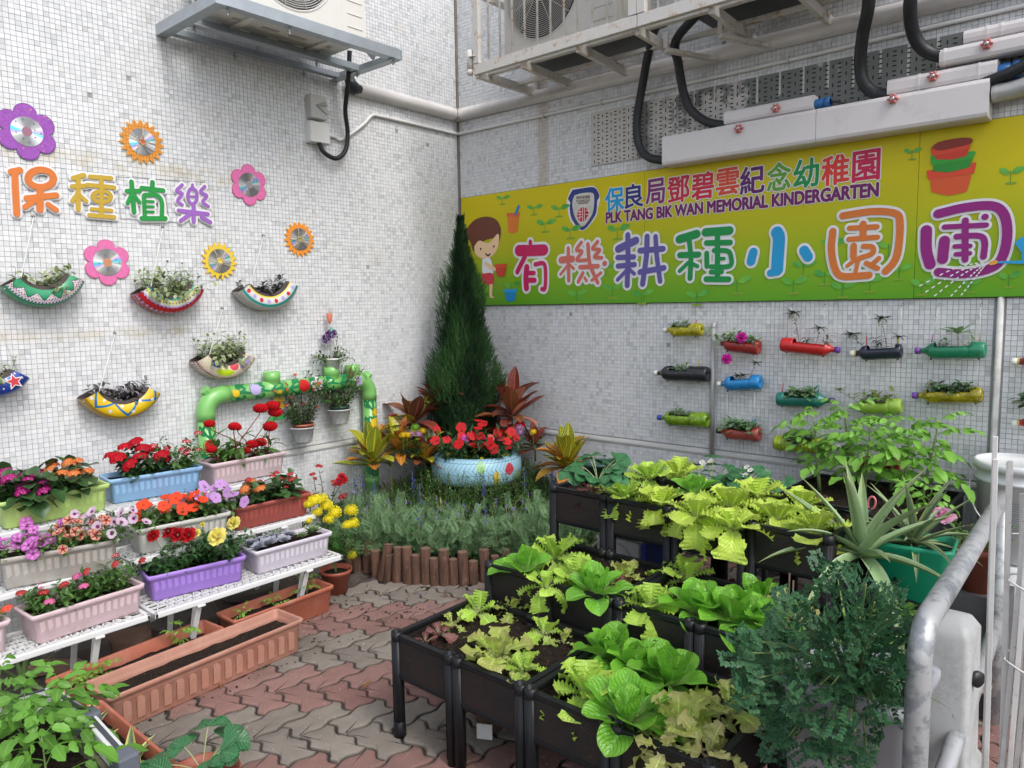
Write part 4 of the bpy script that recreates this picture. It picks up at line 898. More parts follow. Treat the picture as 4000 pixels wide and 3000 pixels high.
conduit('cable', 'thin black cable leaving the small blue coupling', [b0, b0+[.03, .01, -.004], b0+[.07, .03, -.02], b0+[.12, .03, -.05]], .005, BLK, 'cable')
conduit('insulated_pipe', 'dark insulated pipe behind the large blue coupling', [(3.02, -.08, 2.22), (3.10, -.09, 2.235), (3.2, -.09, 2.27), (3.3, -.08, 2.27)], .022, BLKM, 'pipe')
conduit('corrugated_hose', 'silver corrugated hose leaving the long trunking at the right edge', [(3.05, -.07, 2.17), (3.12, -.075, 2.172), (3.2, -.08, 2.19), (3.34, -.08, 2.24)], .035, plain('silver_hose', (.45, .45, .44), .4, metal=.3), 'hose', rib=.0075)
def hose(label, pts, r=.022): return conduit('insulated_hose', label, pts, r, BLKM, 'hose', k=8)
def hp(px, py, off): return RW(px, py, off)
hose('leftmost black hose looping from the cage into the long trunking', [(1.70, -.28, 2.72), hp(2560, 110, .24), hp(2535, 200, .16), hp(2510, 330, .10), hp(2488, 470, .08), hp(2495, 565, .07), hp(2535, 615, .07), hp(2610, 628, .07)])
hose('second black hose sweeping down to the short trunking', [(1.88, -.28, 2.72), hp(2640, 160, .24), hp(2650, 250, .16), hp(2672, 370, .10), hp(2700, 430, .08), hp(2760, 475, .07), hp(2840, 492, .07)])
hose('third black hose hanging from above the frame to the coupled trunking', [hp(3400, -60, .25), hp(3390, 40, .22), hp(3370, 140, .15), hp(3360, 250, .10), hp(3375, 325, .08), hp(3420, 365, .07), hp(3490, 372, .07)], .026)
hose('rightmost black hose hanging from above the frame', [hp(3565, -60, .25), hp(3555, 30, .22), hp(3565, 120, .14), hp(3595, 180, .10), hp(3640, 210, .08), hp(3700, 220, .07)], .026)
m = MB(); tube(m, [(1.851, -.022, .56), (1.850, -.022, 1.24)], .0115, 12); tube(m, crom([(1.85, -.022, 1.235), (1.85, -.018, 1.252), (1.85, -.006, 1.258)], 4), .0125, 12)
solo('grey_conduit', m, plain('old_pipe', (.42, .42, .42), .45, metal=.3, dirt=.35, dcol=(.16, .12, .1)), 'slim grey vertical pipe between the first and second columns of bottles', 'pipe', (1.85, -.02, .6))
# ================================================================== plant library
def bend(base, d, L_, up=0., side=0., n=8):       # curved stem, up > 0 turns it upwards, < 0 lets it droop
    P = [np.array(base, float)]; d = unit(d); s = unit(np.cross(d, (0, 0, 1)) if abs(d[2]) < .99 else (1, 0, 0))
    for i in range(n): P.append(P[-1]+d*L_/n); d = unit(d+np.array([0, 0, up/n])+s*side/n)
    return P
def along(P, t):
    f = t*(len(P)-1); i = min(int(f), len(P)-2); return P[i]+(P[i+1]-P[i])*(f-i), unit(P[i+1]-P[i])
def leafy(ml, ms, P, T, n, ls, a0=.9, t0=.1, r=.0012, whorl=1, jit=.3, taper=.3, upn=.3):
    if ms is not None: tube(ms, P, [r*(1-.6*i/len(P)) for i in range(len(P))], 5)
    ph = U_(0, 6)
    for k in range(n):
        t = t0+(1-t0)*k/max(1, n-1); p, d = along(P, t)
        for w in range(whorl):
            an = ph+k*2.4+w*2*pi/whorl; s = frame(d)@np.array([cos(an), 0, sin(an)]); dd = unit(d*cos(a0)+s*sin(a0)+rnd_dir()*jit*.4)
            Tm = T[random.randrange(len(T))] if isinstance(T, list) else T
            ml.add(Tm, p, frame(dd, (0, 0, 1) if upn else d), ls*(1-taper*t)*U_(.75, 1.2))
oval = lambda t: max(.02, sin(pi*min(1, t*1.0))**.75) if t > 0 else .06
lance = lambda t: max(.03, sin(pi*t**.75)**1.1)
spoon = lambda t: max(.05, .16+.84*sin(pi*max(0, (t-.25)/.75))**.6) if t > .25 else .16
LT_oval = [leafT(1, .55, oval, 4, 2, d, .12) for d in (.2, .7, 1.2)]
LT_lance = [leafT(1, .3, lance, 5, 2, d, .2) for d in (.3, .8, 1.4)]
LT_thin = [leafT(1, .16, lance, 4, 2, d, .1) for d in (.1, .6)]
LT_spoon = [leafT(1, .48, spoon, 5, 2, d, .1) for d in (.2, .6)]
def toothed(n, a=.16): return lambda t: max(.03, sin(pi*t**.8)**.8*(1-a+a*((t*n) % 1)*2*.5))
LT_tooth = [leafT(1, .62, toothed(5, .3), 10, 2, d, .12, ruf=.01) for d in (.2, .8)]
# compound leaves
def pinnate(pairs, ll, lw, T, L_=1., droop=.5, fall=.15, sub=None):
    m = MB(); P = [np.array([0, 0, 0.])]; 
    for i in range(8): a = -droop*i/8; P.append(P[-1]+np.array([0, cos(a), sin(a)])*L_/8)
    tube(m, P, [.012*L_*(1-.7*i/8) for i in range(9)], 4, False, rnd=.5)
    for k in range(pairs):
        t = .28+.6*k/max(1, pairs-1); p, d = along(P, t); q = ll*(1-.35*abs(t-.5)*2)*(1 if k % 2 == 0 or not sub else sub)
        for s in (-1, 1): m.add(T[k % len(T)], p, frame(unit(d*.55+np.array([s*.9, 0, -fall*U_(.3, 1.6)])), (0, 0, 1)), q*U_(.85, 1.1), rnd=U_(.3, .7))
    m.add(T[0], P[-1]-.02*L_, frame(P[-1]-P[-2], (0, 0, 1)), ll*1.15, rnd=.5); return m.T()
def lobed(): return lambda t: max(.03, (sin(pi*t**.85)**.7)*(.72+.28*abs(sin(t*pi*3.2))))
LT_lob = [leafT(1, .58, lobed(), 9, 2, d, .14, ruf=.02, rf=2) for d in (.5, 1.1)]
TOM = [pinnate(3, .50, .2, LT_lob, droop=d, fall=.45, sub=.6) for d in (.5, .9, 1.3)]
STR = []
for q in (.3, .8):
    m = MB(); tl = leafT(1, .95, lambda t: max(.05, min(1, (t*1.9)**.8)*(1-max(0, t-.6)**2*4.6)*(1-.14+.14*((t*8) % 1))), 16, 4, q, .10, ruf=.015, rf=3)
    for a in (-1.15, 0, 1.15): m.add(tl, (0, 0, 0), rz(-a)@rx(.05), 1., rnd=U_(.35, .65))
    STR.append(m.T())
m = MB()                                           # a spray of fine blue-green rue foliage
for k in range(4):
    p = np.array([0, .18+.2*k, -.03*k])
    for s in (-1, 1):
        b = p+np.array([s*.03, .05, 0]); dd = unit((s*.8, .7, U_(-.2, .2)))
        for j in (-.75, -.3, .15, .6): m.add(LT_spoon[0], b+dd*.10, frame(rz(j)@dd, (0, 0, 1)), .17, rnd=U_(.2, .8))
        m.add(LT_spoon[0], b+dd*.16, frame(dd, (0, 0, 1)), .2, rnd=U_(.2, .8))
for j in (-.7, 0, .7): m.add(LT_spoon[0], (0, .85, -.1), frame(rz(j)@np.array([0, 1., 0])), .2, rnd=U_(.2, .8))
tube(m, [(0, 0, 0), (0, .5, -.03), (0, .9, -.1)], .008, 3, False); RUE = m.T()
m = MB()                                           # feathery lavender foliage
for k in range(7):
    p = np.array([0, .12+.12*k, 0]); 
    for s in (-1, 1):
        dd = unit((s*1., .75, U_(-.25, .35)))
        m.add(LT_thin[0], p, frame(dd), .34*(1-.06*k), rnd=U_(.2, .8))
        for j in (.35, .65): m.add(LT_thin[0], p+dd*.3*j, frame(rz(-s*.5)@dd), .14, rnd=U_(.2, .8)); m.add(LT_thin[0], p+dd*.3*j, frame(rz(s*.5)@dd), .14, rnd=U_(.2, .8))
m.add(LT_thin[0], (0, .85, 0), I3, .25); FEA = m.T()
STEM = leafm('green_stem', (.10, .20, .045), .2, transl=0., rough=.6); BRST = leafm('brown_stem', (.10, .07, .045), .25, transl=0., rough=.8)
PALES = leafm('pale_stem', (.32, .38, .18), .2, transl=0.)
def plant(name, label, cat, base, parts, group=None):
    root = thing(name, label, cat, base, group)
    for nm, mb, mt in parts:
        if mb.n: part(root, nm, mb, mt, True, kind='stuff' if nm in ('foliage', 'florets', 'petals', 'needles', 'stems', 'flowers') else None)
    return root
# flower heads
FL5 = flowerT(5, 1, .25, .28); FL5b = flowerT(5, 1, .5, .12); FL4 = flowerT(4, 1, .2, .45)
def cluster(mb, c, R_, n, fr, T=FL4, up=(0, 0, 1), flat=.6, half=True):
    Rm = frame((1, 0, 0), up); k = 0; ga = 2.39996
    for i in range(n):
        z = 1-(i+.5)/n*(1.0 if half else 1.7); q = sqrt(max(0, 1-z*z)); d = np.array([q*cos(i*ga), q*sin(i*ga), z])
        w = frame((1, 0, 0), up)@(d*[1, 1, flat]); nrm = frame((1, 0, 0), up)@unit(d*[1, 1, 1.6])
        mb.add(T, np.asarray(c)+w*R_, frame(np.cross(nrm, rnd_dir()), nrm), fr*U_(.85, 1.15))
def roseT():
    m = MB(); k = 0
    for ring_, (n, r, tilt) in enumerate(((3, .22, .1), (4, .42, .35), (5, .66, .7), (6, .95, 1.15))):
        pt = leafT(1, 1.05, lambda t: max(.2, sin(pi*min(1, t*.62+.12))**.5), 5, 4, -.9+ring_*.45, -.22, ruf=.03, rf=1, rise=0)
        for i in range(n):
            a = 2*pi*i/n+ring_*.7; d = np.array([cos(a)*sin(tilt), sin(a)*sin(tilt), cos(tilt)]); o = np.array([-cos(a), -sin(a), .3+0*tilt])
            m.add(pt, (cos(a)*.10*ring_, sin(a)*.10*ring_, -.1*ring_), frame(d, o), .55+.22*ring_, rnd=U_(.2, .8))
    return m.T()
ROSE = roseT()
def pomT(n=60, pl=.32, w=.3, dome=1.5, ruf=.05):
    m = MB(); pt = leafT(1, w*3, lambda t: max(.15, t**.6), 3, 2, -.4, .2, ruf=ruf*3, rf=1)
    for i in range(n):
        z = 1-(i+.5)/n*dome; q = sqrt(max(0, 1-z*z)); a = i*2.39996; d = np.array([q*cos(a), q*sin(a), z]); m.add(pt, d*(1-pl*.8), frame(unit(d+rnd_dir()*.25), unit(np.array([-sin(a), cos(a), .2])+rnd_dir()*.5)), pl, rnd=U_(.1, .9))
    m.add(tpl(*(lambda b: (np.concatenate(b.V), [tuple(f) for f in np.concatenate(b.Fc[4])]))(lathe(MB(), [(.02, -.7), (.6, -.5), (.75, 0), (.6, .5), (.02, .72)], (0, 0, 0), (0, 0, 1), 10))), (0, 0, 0), I3, 1., rnd=.1)
    return m.T()
POM = pomT(); POMs = pomT(38, .4, .22)
def celosiaT():
    m = MB(); rs = np.random.RandomState(3); ph = rs.rand(12, 3)*6
    def fn(u, v):
        a = u*2*pi; b = v*pi*.86; d = np.array([sin(b)*cos(a), sin(b)*sin(a), cos(b)*.72])
        r = 1+.16*sin(9*a+ph[0, 0]+6*b)*sin(b)+.12*sin(17*a-11*b+ph[1, 0])*sin(b)+.09*sin(23*b+5*a)
        return d*r
    grid(m, fn, 56, 26, rnd=.5); return m.T()
CEL = celosiaT()
# ================================================================== painted tyre planters on the left wall
ROPE = plain('white_cord', (.66, .66, .64), .8, nz=.1); HOOK = plain('zinc_hook', (.30, .30, .30), .35, metal=.8)
TYB = plain('tyre_inner_rubber', (.055, .04, .038), .8, nz=.4, dirt=.3)
def tpaint(name, fn):
    h = SH('tyre_paint_'+name); u, v = h.uv(); n = h.noise(40, 4); c = fn(h, u, v); c = h.mul(.85+n*.3, c)
    tr = (((u*26+v*5).fract()-.5).abs().lt(.07))*v.lt(.40); c = h.mix(tr*.75, c, (.04, .035, .03)); c = h.mix(h.noise(25, 4).step(.66, .75)*.5, c, (.12, .10, .09))
    return h.out(c, .33, bump=((u*26+v*5).fract()-.5).abs().step(.02, .12), bstr=.35, bdist=.003, coat=.25)
# u runs along the arc, v from the back edge of the tread (0) over the tread (.45) to the inner bead of the face (1)
def dots(h, u, v, nu, nv, r, ph=0.):
    a = (u*nu+ph).fract()-.5; b = (v*nv+ph*.7).fract()-.5; return ((a*a+b*b).sqrt()).lt(r)
WH = (.64, .64, .64)
def pg(h, u, v):
    z = ((u*5.2+.2).fract()-.5).abs()*.42+.58; g = (.015, .26, .11); c = h.mix(v.gt(z)+v.lt(.48), WH, g)
    w = (v-z).abs().lt(.012); ins = v.lt(z)*v.gt(.48)
    c = h.mix(dots(h, u, v, 27, 9, .22)*ins, c, (.02, .06, .32)); c = h.mix(dots(h, u, v, 27, 9, .2, .5)*ins, c, (.62, .05, .04)); return h.mix(w, c, (.02, .02, .02))
def pr(h, u, v):
    c = h.ramp(v, [(0, (.45, .012, .015)), (.58, (.50, .015, .02)), (.6, (.5, .4, .62)), (.66, WH), (.74, (.62, .58, .08)), (.84, (.6, .6, .1)), (.87, (.02, .33, .24)), (1, (.02, .33, .24))]); 
    c = h.mix(dots(h, u, v, 20, 6, .2), c, (.02, .03, .18)); return h.mix(dots(h, u, v, 17, 5.2, .22, .5), c, (.45, .34, .62))
def pw(h, u, v):
    c = h.ramp(v, [(0, (.40, .39, .36)), (.5, (.42, .41, .38)), (.53, (.01, .30, .27)), (.60, (.01, .30, .27)), (.63, WH), (.84, WH), (.87, (.65, .52, .04)), (1, (.65, .52, .04))])
    a = (u*8).fract()-.5; b = (v-.73)*2.7; d = ((a*a+b*b).sqrt()).lt(.25); k = (u*4).fract().lt(.5); return h.mix(d, c, h.mix(k, (.45, .36, .66), (.6, .02, .03)))
def pc(h, u, v):
    cr = (.62, .55, .42); c = h.mix(dots(h, u, v, 34, 10, .24)*v.lt(.52), cr, (.02, .04, .24)); c = h.mix(dots(h, u, v, 30, 9, .2, .5)*v.lt(.52), c, (.6, .04, .03))
    for cu, cv, ru, rv, col in ((.24, .92, .10, .16, (.02, .10, .52)), (.44, .66, .15, .13, (.45, .62, .02)), (.62, .92, .09, .22, (.6, .04, .07)), (.84, .72, .14, .12, (.42, .32, .62)), (.86, .97, .05, .12, (.02, .35, .25))):
        a = (u-cu)/ru; b = (v-cv)/rv; c = h.mix((a*a+b*b).lt(1.), c, col)
    return c
def py(h, u, v):
    c = h.mix(v.lt(.5), (.68, .46, .01), (.36, .22, .02)); z = ((u*2.6+.12).fract()-.5).abs()*.84+.54; c = h.mix((v-z).abs().lt(.05), c, (.01, .15, .38))
    a = (u*7+.3).fract()-.5; b = (v-.62-((u*3.5).fract().gt(.5))*.25)*3; return h.mix((a*a+b*b).sqrt().lt(.17)*v.gt(.5), c, WH)
def pb(h, u, v):
    c = h.mul(.6+h.noise(18, 2)*.8, (.015, .05, .30)); c = h.mix(dots(h, u, v, 9, 4, .13), c, WH)
    return c
def tyre(key, label, a_px, b_px, hook_px, fn, plantlab, kind, npl=34, seed=0, hpl=.10):
    random.seed(seed+50); A = LW(*a_px, .10); B = LW(*b_px, .10); mid = (A+B)/2; ch = np.linalg.norm(A-B); half = radians(62); R_ = ch/2/sin(half)
    ax = unit(B-A); upv = np.cross((1., 0, 0), ax); upv = upv*np.sign(upv[2]); cen = np.array([0, mid[1], mid[2]])+upv*(R_*cos(half))
    root = thing('tyre_planter', label, 'tyre planter', cen-upv*R_, 'painted tyre pieces hung on the left wall')
    wd = .105; prof = [(R_-.07, .012), (R_-.015, .004), (R_, .02), (R_+.002, wd*.5), (R_, wd-.022), (R_-.014, wd-.004), (R_-.040, wd+.003), (R_-.068, wd-.004), (R_-.078, wd-.016)]
    vv = [0, .1, .16, .3, .42, .5, .7, .92, 1.]
    def srf(o):
        def fn2(u, v):
            f = v*8; i = min(int(f), 7); q = f-i; r = prof[i][0]+(prof[i+1][0]-prof[i][0])*q-o; x = prof[i][1]+(prof[i+1][1]-prof[i][1])*q; x = x+(wd/2-x)*o*7
            a = -half+u*2*half; return np.array([x, cen[1], cen[2]])+ax*(r*sin(a))-upv*(r*cos(a))+np.array([0, 0, 0])
        return fn2
    m = MB(); grid(m, srf(0.), 44, 8); U0 = m.U[0]; U0[:, 1] = np.interp(U0[:, 1], np.linspace(0, 1, 9), vv); part(root, 'tyre_shell', m, tpaint(key, fn))
    if key == 'blue':
        st = MB(); s = (R_-.042); a = half*.62; p = np.array([wd+.004, cen[1], cen[2]])+ax*(s*sin(a))-upv*(s*cos(a)); Rm = np.column_stack([ax, upv, (1, 0, 0)])@rz(.3)
        for q, nm, mt, z_ in ((.036, 'star_border', WHT, 0.), (.027, 'painted_star', plain('star_red', (.55, .04, .06), .4), .001)):
            st = MB(); prism(st, [((q if j % 2 == 0 else q*.45)*cos(j*pi/5+pi/2), (q if j % 2 == 0 else q*.45)*sin(j*pi/5+pi/2)) for j in range(10)], Rm, p+[z_, 0, 0], .001); part(root, nm, st, mt, False)
    m = MB(); grid(m, srf(.007), 30, 8); tb = part(root, 'inner_wall', m, TYB)
    m = MB()
    for s in (-half, half):
        o = srf(0.); i_ = srf(.007); u = 0 if s < 0 else 1
        for k in range(16): m.raw([o(u, k/16), o(u, (k+1)/16), i_(u, (k+1)/16), i_(u, k/16)], [(0, 1, 2, 3)])
    part(root, 'cut_edge', m, TYB, False)
    m = MB(); grid(m, lambda u, v: np.array([.008+v*(wd-.016), cen[1], cen[2]])+ax*((R_-.045)*sin((u-.5)*2*half*.8))-upv*((R_-.045)*cos((u-.5)*2*half*.8)+0)+[0, 0, U_(0, .006)], 24, 5); part(root, 'soil', m, soilm())
    H = LW(*hook_px, .012); m = MB(); tube(m, [H+[-.012, 0, .003], H, H+[.008, 0, -.004], H+[.008, 0, .006]], .0018, 5); lathe(m, [(.006, 0), (.006, .003)], H-[.011, 0, -.003], (1, 0, 0), 10, True); part(root, 'hook', m, HOOK)
    m = MB(); e0 = srf(.0)(0.02, .93); e1 = srf(.0)(.98, .93); tube(m, [H, e0+[.002, 0, 0], srf(.0)(.02, .5)+[.003, 0, -.003]], .0022, 5); part(root, 'cord', m, ROPE)
    m = MB(); tube(m, [H, srf(.0)(.98, .15)], .0009, 4); part(root, 'cord', m, ROPE)
    # its plant
    ml, ms = MB(), MB(); T = LT_oval if kind == 'cream' else [leafT(1, .42, oval, 5, 2, d, .2) for d in (.5, 1.1)]
    for k in range(int(npl*1.25)):
        a = U_(-.78, .78)*half; b = np.array([U_(.02, wd*.62), cen[1], cen[2]])+ax*((R_-.045)*sin(a))-upv*((R_-.045)*cos(a))
        d = unit(upv*U_(.7, 1.2)+ax*(-sin(a)*.2+U_(-.5, .5))+np.array([U_(-.1, .35), 0, 0])); L_ = hpl*U_(.6, 1.25)
        if kind == 'cream' and random.random() < .15: d = unit(d+np.array([1.2, 0, -.2])); L_ *= 1.15
        leafy(ml, ms, bend(b, d, L_, -.5, U_(-.6, .6), 6), T, 6, .042 if kind == 'cream' else .052, .9, .2, .0012)
    nm = 'trailing_plant'; mt = leafm('variegated_leaf', (.16, .24, .09), .45, edge=(.50, .54, .33), hue=(.46, .50, .30), rough=.5, transl=.2) if kind == 'cream' else leafm('zebrina_leaf', (.075, .05, .07), .4, vein=None, edge=(.055, .035, .055), hue=(.28, .29, .29), rough=.4, transl=.1)
    plant(nm, plantlab, 'plant', mid, (('foliage', ml, mt), ('stems', ms, STEM)), 'trailing plants in the tyre planters'); return root, srf
tyre('green', 'green tyre planter with a white zigzag band of red and blue dots', (14, 1120), (337, 1100), (132, 845), pg, 'cream and green trailing plant spilling from the green tyre', 'cream', 24, 1, .075)
tyre('red', 'red tyre planter with yellow and turquoise stripes and dots', (535, 1150), (805, 1135), (637, 888), pr, 'tall tangled variegated plant standing up from the red tyre', 'cream', 46, 2, .15)
tyre('white', 'grey-treaded tyre planter with a white face of red and lilac dots', (935, 1140), (1172, 1122), (1030, 920), pw, 'dark purple leaved plant in the tyre with red and lilac dots', 'purple', 22, 3, .075)
tyre('cream', 'cream tyre planter speckled red and blue with bold colour patches', (768, 1415), (1005, 1400), (870, 1205), pc, 'variegated plant with upright shoots in the cream speckled tyre', 'cream', 46, 4, .14)
tyre('yellow', 'yellow tyre planter with a blue zigzag line and white spots', (325, 1562), (635, 1540), (450, 1302), py, 'silvery purple zebra-striped plant in the yellow tyre', 'purple', 34, 5, .08)
tyre('blue', 'blue tyre planter with a red star, cut by the left edge of the photo', (-165, 1480), (122, 1478), (-20, 1230), pb, 'sparse cream plant with one long stem arching over the blue tyre', 'cream', 14, 6, .11)
random.seed(99)
# ================================================================== painted pipe frame, hanging pots and paper flowers
h = SH('painted_green_pipe'); PGM = h.out(h.mul(.9+h.noise(20, 3)*.2, (.19, .47, .13)), .35, coat=.2)
pf_ = thing('painted_pipe_frame', 'light green plastic pipe frame painted with vines and flowers', 'pipe frame', (.06, -1.4, .9))
R0 = .041; ZP = .945; YA, YB = -1.872, -.862
def pipe_at(pts, k=8): return crom([np.array(p, float) for p in pts], k)
m = MB(); tube(m, [(.06, YA, .35), (.06, YA, ZP-.10)], R0, 20, rnd=0); part(pf_, 'upright', m, PGM)
m = MB(); tube(m, [(.06, YB, .25), (.06, YB, ZP-.10)], R0, 20, rnd=0); part(pf_, 'upright', m, PGM)
m = MB(); tube(m, [(.06, YA+.10, ZP), (.06, YB-.10, ZP)], R0, 20, rnd=0); part(pf_, 'top_pipe', m, PGM)
for y, s in ((YA, 1), (YB, -1)):
    m = MB(); tube(m, [(.06, y, ZP-.12)]+[(.06, y+s*(.085-.085*cos(a)), ZP-.085+.085*sin(a)) for a in np.linspace(0, pi/2, 8)]+[(.06, y+s*.12, ZP)], R0+.004, 20, rnd=0); part(pf_, 'elbow', m, PGM)
    c0 = np.array([.06, y+s*.020, ZP+.012]); dd = unit((0, -s, 1)); m = MB(); lathe(m, [(.0, 0), (.027, 0), (.027, .03), (.024, .033), (0, .033)], c0, dd, 8); part(pf_, 'screw_plug', m, PGM, False)
for y in (-1.50, -1.12, -.975):
    m = MB(); lathe(m, [(R0-.002, .0), (R0-.002, .045), (R0+.003, .05), (R0+.003, .092), (R0-.003, .092), (R0-.003, .0)], (.06, y, ZP), (0, 0, 1), 22); part(pf_, 'open_tee', m, PGM)
    m = MB(); tube(m, [(.06, y-.07, ZP), (.06, y+.07, ZP)], R0+.003, 20, rnd=0); part(pf_, 'tee_sleeve', m, PGM)
m = MB(); tube(m, [(.06, YB, .32), (.06, YB, .36)], R0+.003, 20); part(pf_, 'sleeve', m, PGM)
def onpipe(mb, P, w, axis, c, r, mt=None):        # brush stroke wrapped on a pipe: P = (along, around) pairs
    C = crom([np.array([a, b, 0.]) for a, b in P], 6) if len(P) > 2 else [np.array([a, b, 0.]) for a, b in P]
    L_, Rr = [], []
    for i, p in enumerate(C):
        d = unit(C[min(i+1, len(C)-1)]-C[max(i-1, 0)]); ww = w*(1-.75*abs(2*i/(len(C)-1)-1)**3)*.5; s = np.array([-d[1], d[0], 0])*ww
        for q, o in ((p+s, L_), (p-s, Rr)):
            th = q[1]/r; o.append(np.array(c)+np.array(axis)*q[0]+np.array([r*cos(th), 0, 0])+np.cross((1., 0, 0), axis)*r*sin(th))
    n = len(C); mb.raw(L_+Rr, [(i, i+1, n+i+1, n+i) for i in range(n-1)])
vine = plain('vine_paint', (.01, .20, .07), .4); mv = MB(); fl = {k: MB() for k in ('red', 'yellow', 'lilac')}
fm = {'red': plain('paint_red', (.5, .012, .012), .4), 'yellow': plain('paint_yellow', (.72, .48, .02), .4), 'lilac': plain('paint_lilac', (.42, .36, .62), .4)}
def decorate(axis, c, r, L_, flowers):
    n = int(L_/.10)
    for k in range(n):
        a = k*L_/n
        for s in (-1, 1):
            onpipe(mv, [(a, .0), (a+.02, s*.012), (a+.045, s*.035), (a+.07, s*.03), (a+.068, s*.014), (a+.055, s*.018)], .012, axis, c, r+.0012)
            onpipe(mv, [(a+.03, s*.02), (a+.045, s*.045), (a+.075, s*.055)], .028, axis, c, r+.0014)
        onpipe(mv, [(a, -.004), (a+.05, .006), (a+L_/n, -.004)], .013, axis, c, r+.001)
    for a, b, q, col in flowers: onpipe(fl[col], [(a-q, b), (a, b+.004), (a+q, b)], q*2.2, axis, c, r+.0022); onpipe(fl[col], [(a, b-q), (a+.002, b), (a, b+q)], q*1.9, axis, c, r+.0026)
decorate((0, 0, 1), (.06, YA, .50), R0, .34, [(.20, 0, .034, 'red'), (.10, .02, .012, 'yellow')]); decorate((0, 0, 1), (.06, YB, .35), R0, .5, [(.33, -.01, .034, 'yellow'), (.40, -.015, .022, 'yellow'), (.19, 0, .024, 'red')])
decorate((0, 1, 0), (.06, YA+.12, ZP), R0+.003, .76, [(.13, .012, .03, 'lilac'), (.27, -.02, .012, 'yellow'), (.42, .005, .033, 'red'), (.02, .0, .018, 'yellow')])
part(pf_, 'painted_vines', mv, vine, kind='stuff')
for k, v in fl.items(): part(pf_, 'painted_flowers', v, fm[k], kind='stuff')
def cutflower(name, label, c, R_, petals, col, rim, hub, hubr, stem=None, rot=0.):
    root = thing(name, label, 'wall decoration', c); n = 90
    def ol(q): return [(q*(.62+.38*abs(sin(petals*(2*pi*i/n)/2+rot))**.6)*cos(2*pi*i/n), q*(.62+.38*abs(sin(petals*(2*pi*i/n)/2+rot))**.6)*sin(2*pi*i/n)) for i in range(n)]
    m = MB(); prism(m, ol(R_*1.12), RL, c, .003); part(root, 'card_rim', m, rim, False); m = MB(); prism(m, ol(R_), RL, c+[.003, 0, 0], .001); part(root, 'petals_face', m, col, False)
    m = MB(); disc(m, c, RL, hubr, 18, .0052); part(root, 'centre', m, hub, False)
    if stem:
        m = MB(); bar(m, c+[.002, -.005, -R_*.6], c+[.002, -.015, -R_*2.1], .009, .003, (1, 0, 0)); part(root, 'paper_stem', m, plain('paper_stem', (.12, .06, .03), .7), False)
        for s in (-1, 1): m = MB(); m.add(leafT(.055, .03, oval, 6, 2, 0, 0), c+[.004, -.014, -R_*1.9], frame((0, s, .12*s), (1, 0, 0))); part(root, 'paper_leaf', m, plain('paper_leaf', (.05, .45, .10), .5))
    return root
cutflower('paper_flower', 'yellow paper flower with red centre and white rim beside the hanging pots', LW(1087, 1575, .03), .042, 5, plain('paper_yellow', (.72, .50, .05), .6), WHT, plain('paper_red', (.6, .03, .02), .5), .012, True)
cutflower('white_flower_cutout', 'white flower cut-out with a yellow eye on the green pipe', LW(1238, 1500, .115), .036, 5, WHT, WHT, plain('paper_yellow', (.72, .50, .05), .6), .014, rot=.4)
cutflower('lilac_flower_cutout', 'lilac flower cut-out on the green pipe near its right corner', LW(1400, 1487, .115), .027, 5, plain('paint_lilac', (.42, .36, .62), .4), WHT, plain('paper_yellow', (.72, .50, .05), .6), .007)
def potm(n, c, **k): return plain(n, c, .5, nz=.08, **k)
GP = potm('grey_hanging_pot', (.46, .47, .48), dirt=.15); TC = potm('terracotta_pot', (.33, .085, .05), dirt=.2, dcol=(.3, .2, .15))
def potlathe(mb, c, r, h_, t=.004, taper=.72, lip=.006):
    lathe(mb, [(.001, 0), (r*taper, 0), (r*.97, h_*.84), (r+lip*.6, h_*.85), (r+lip, h_), (r+lip-t, h_), (r-t, h_*.8), (r*taper-t, h_*.2), (.001, h_*.2)], c, (0, 0, 1), 28)
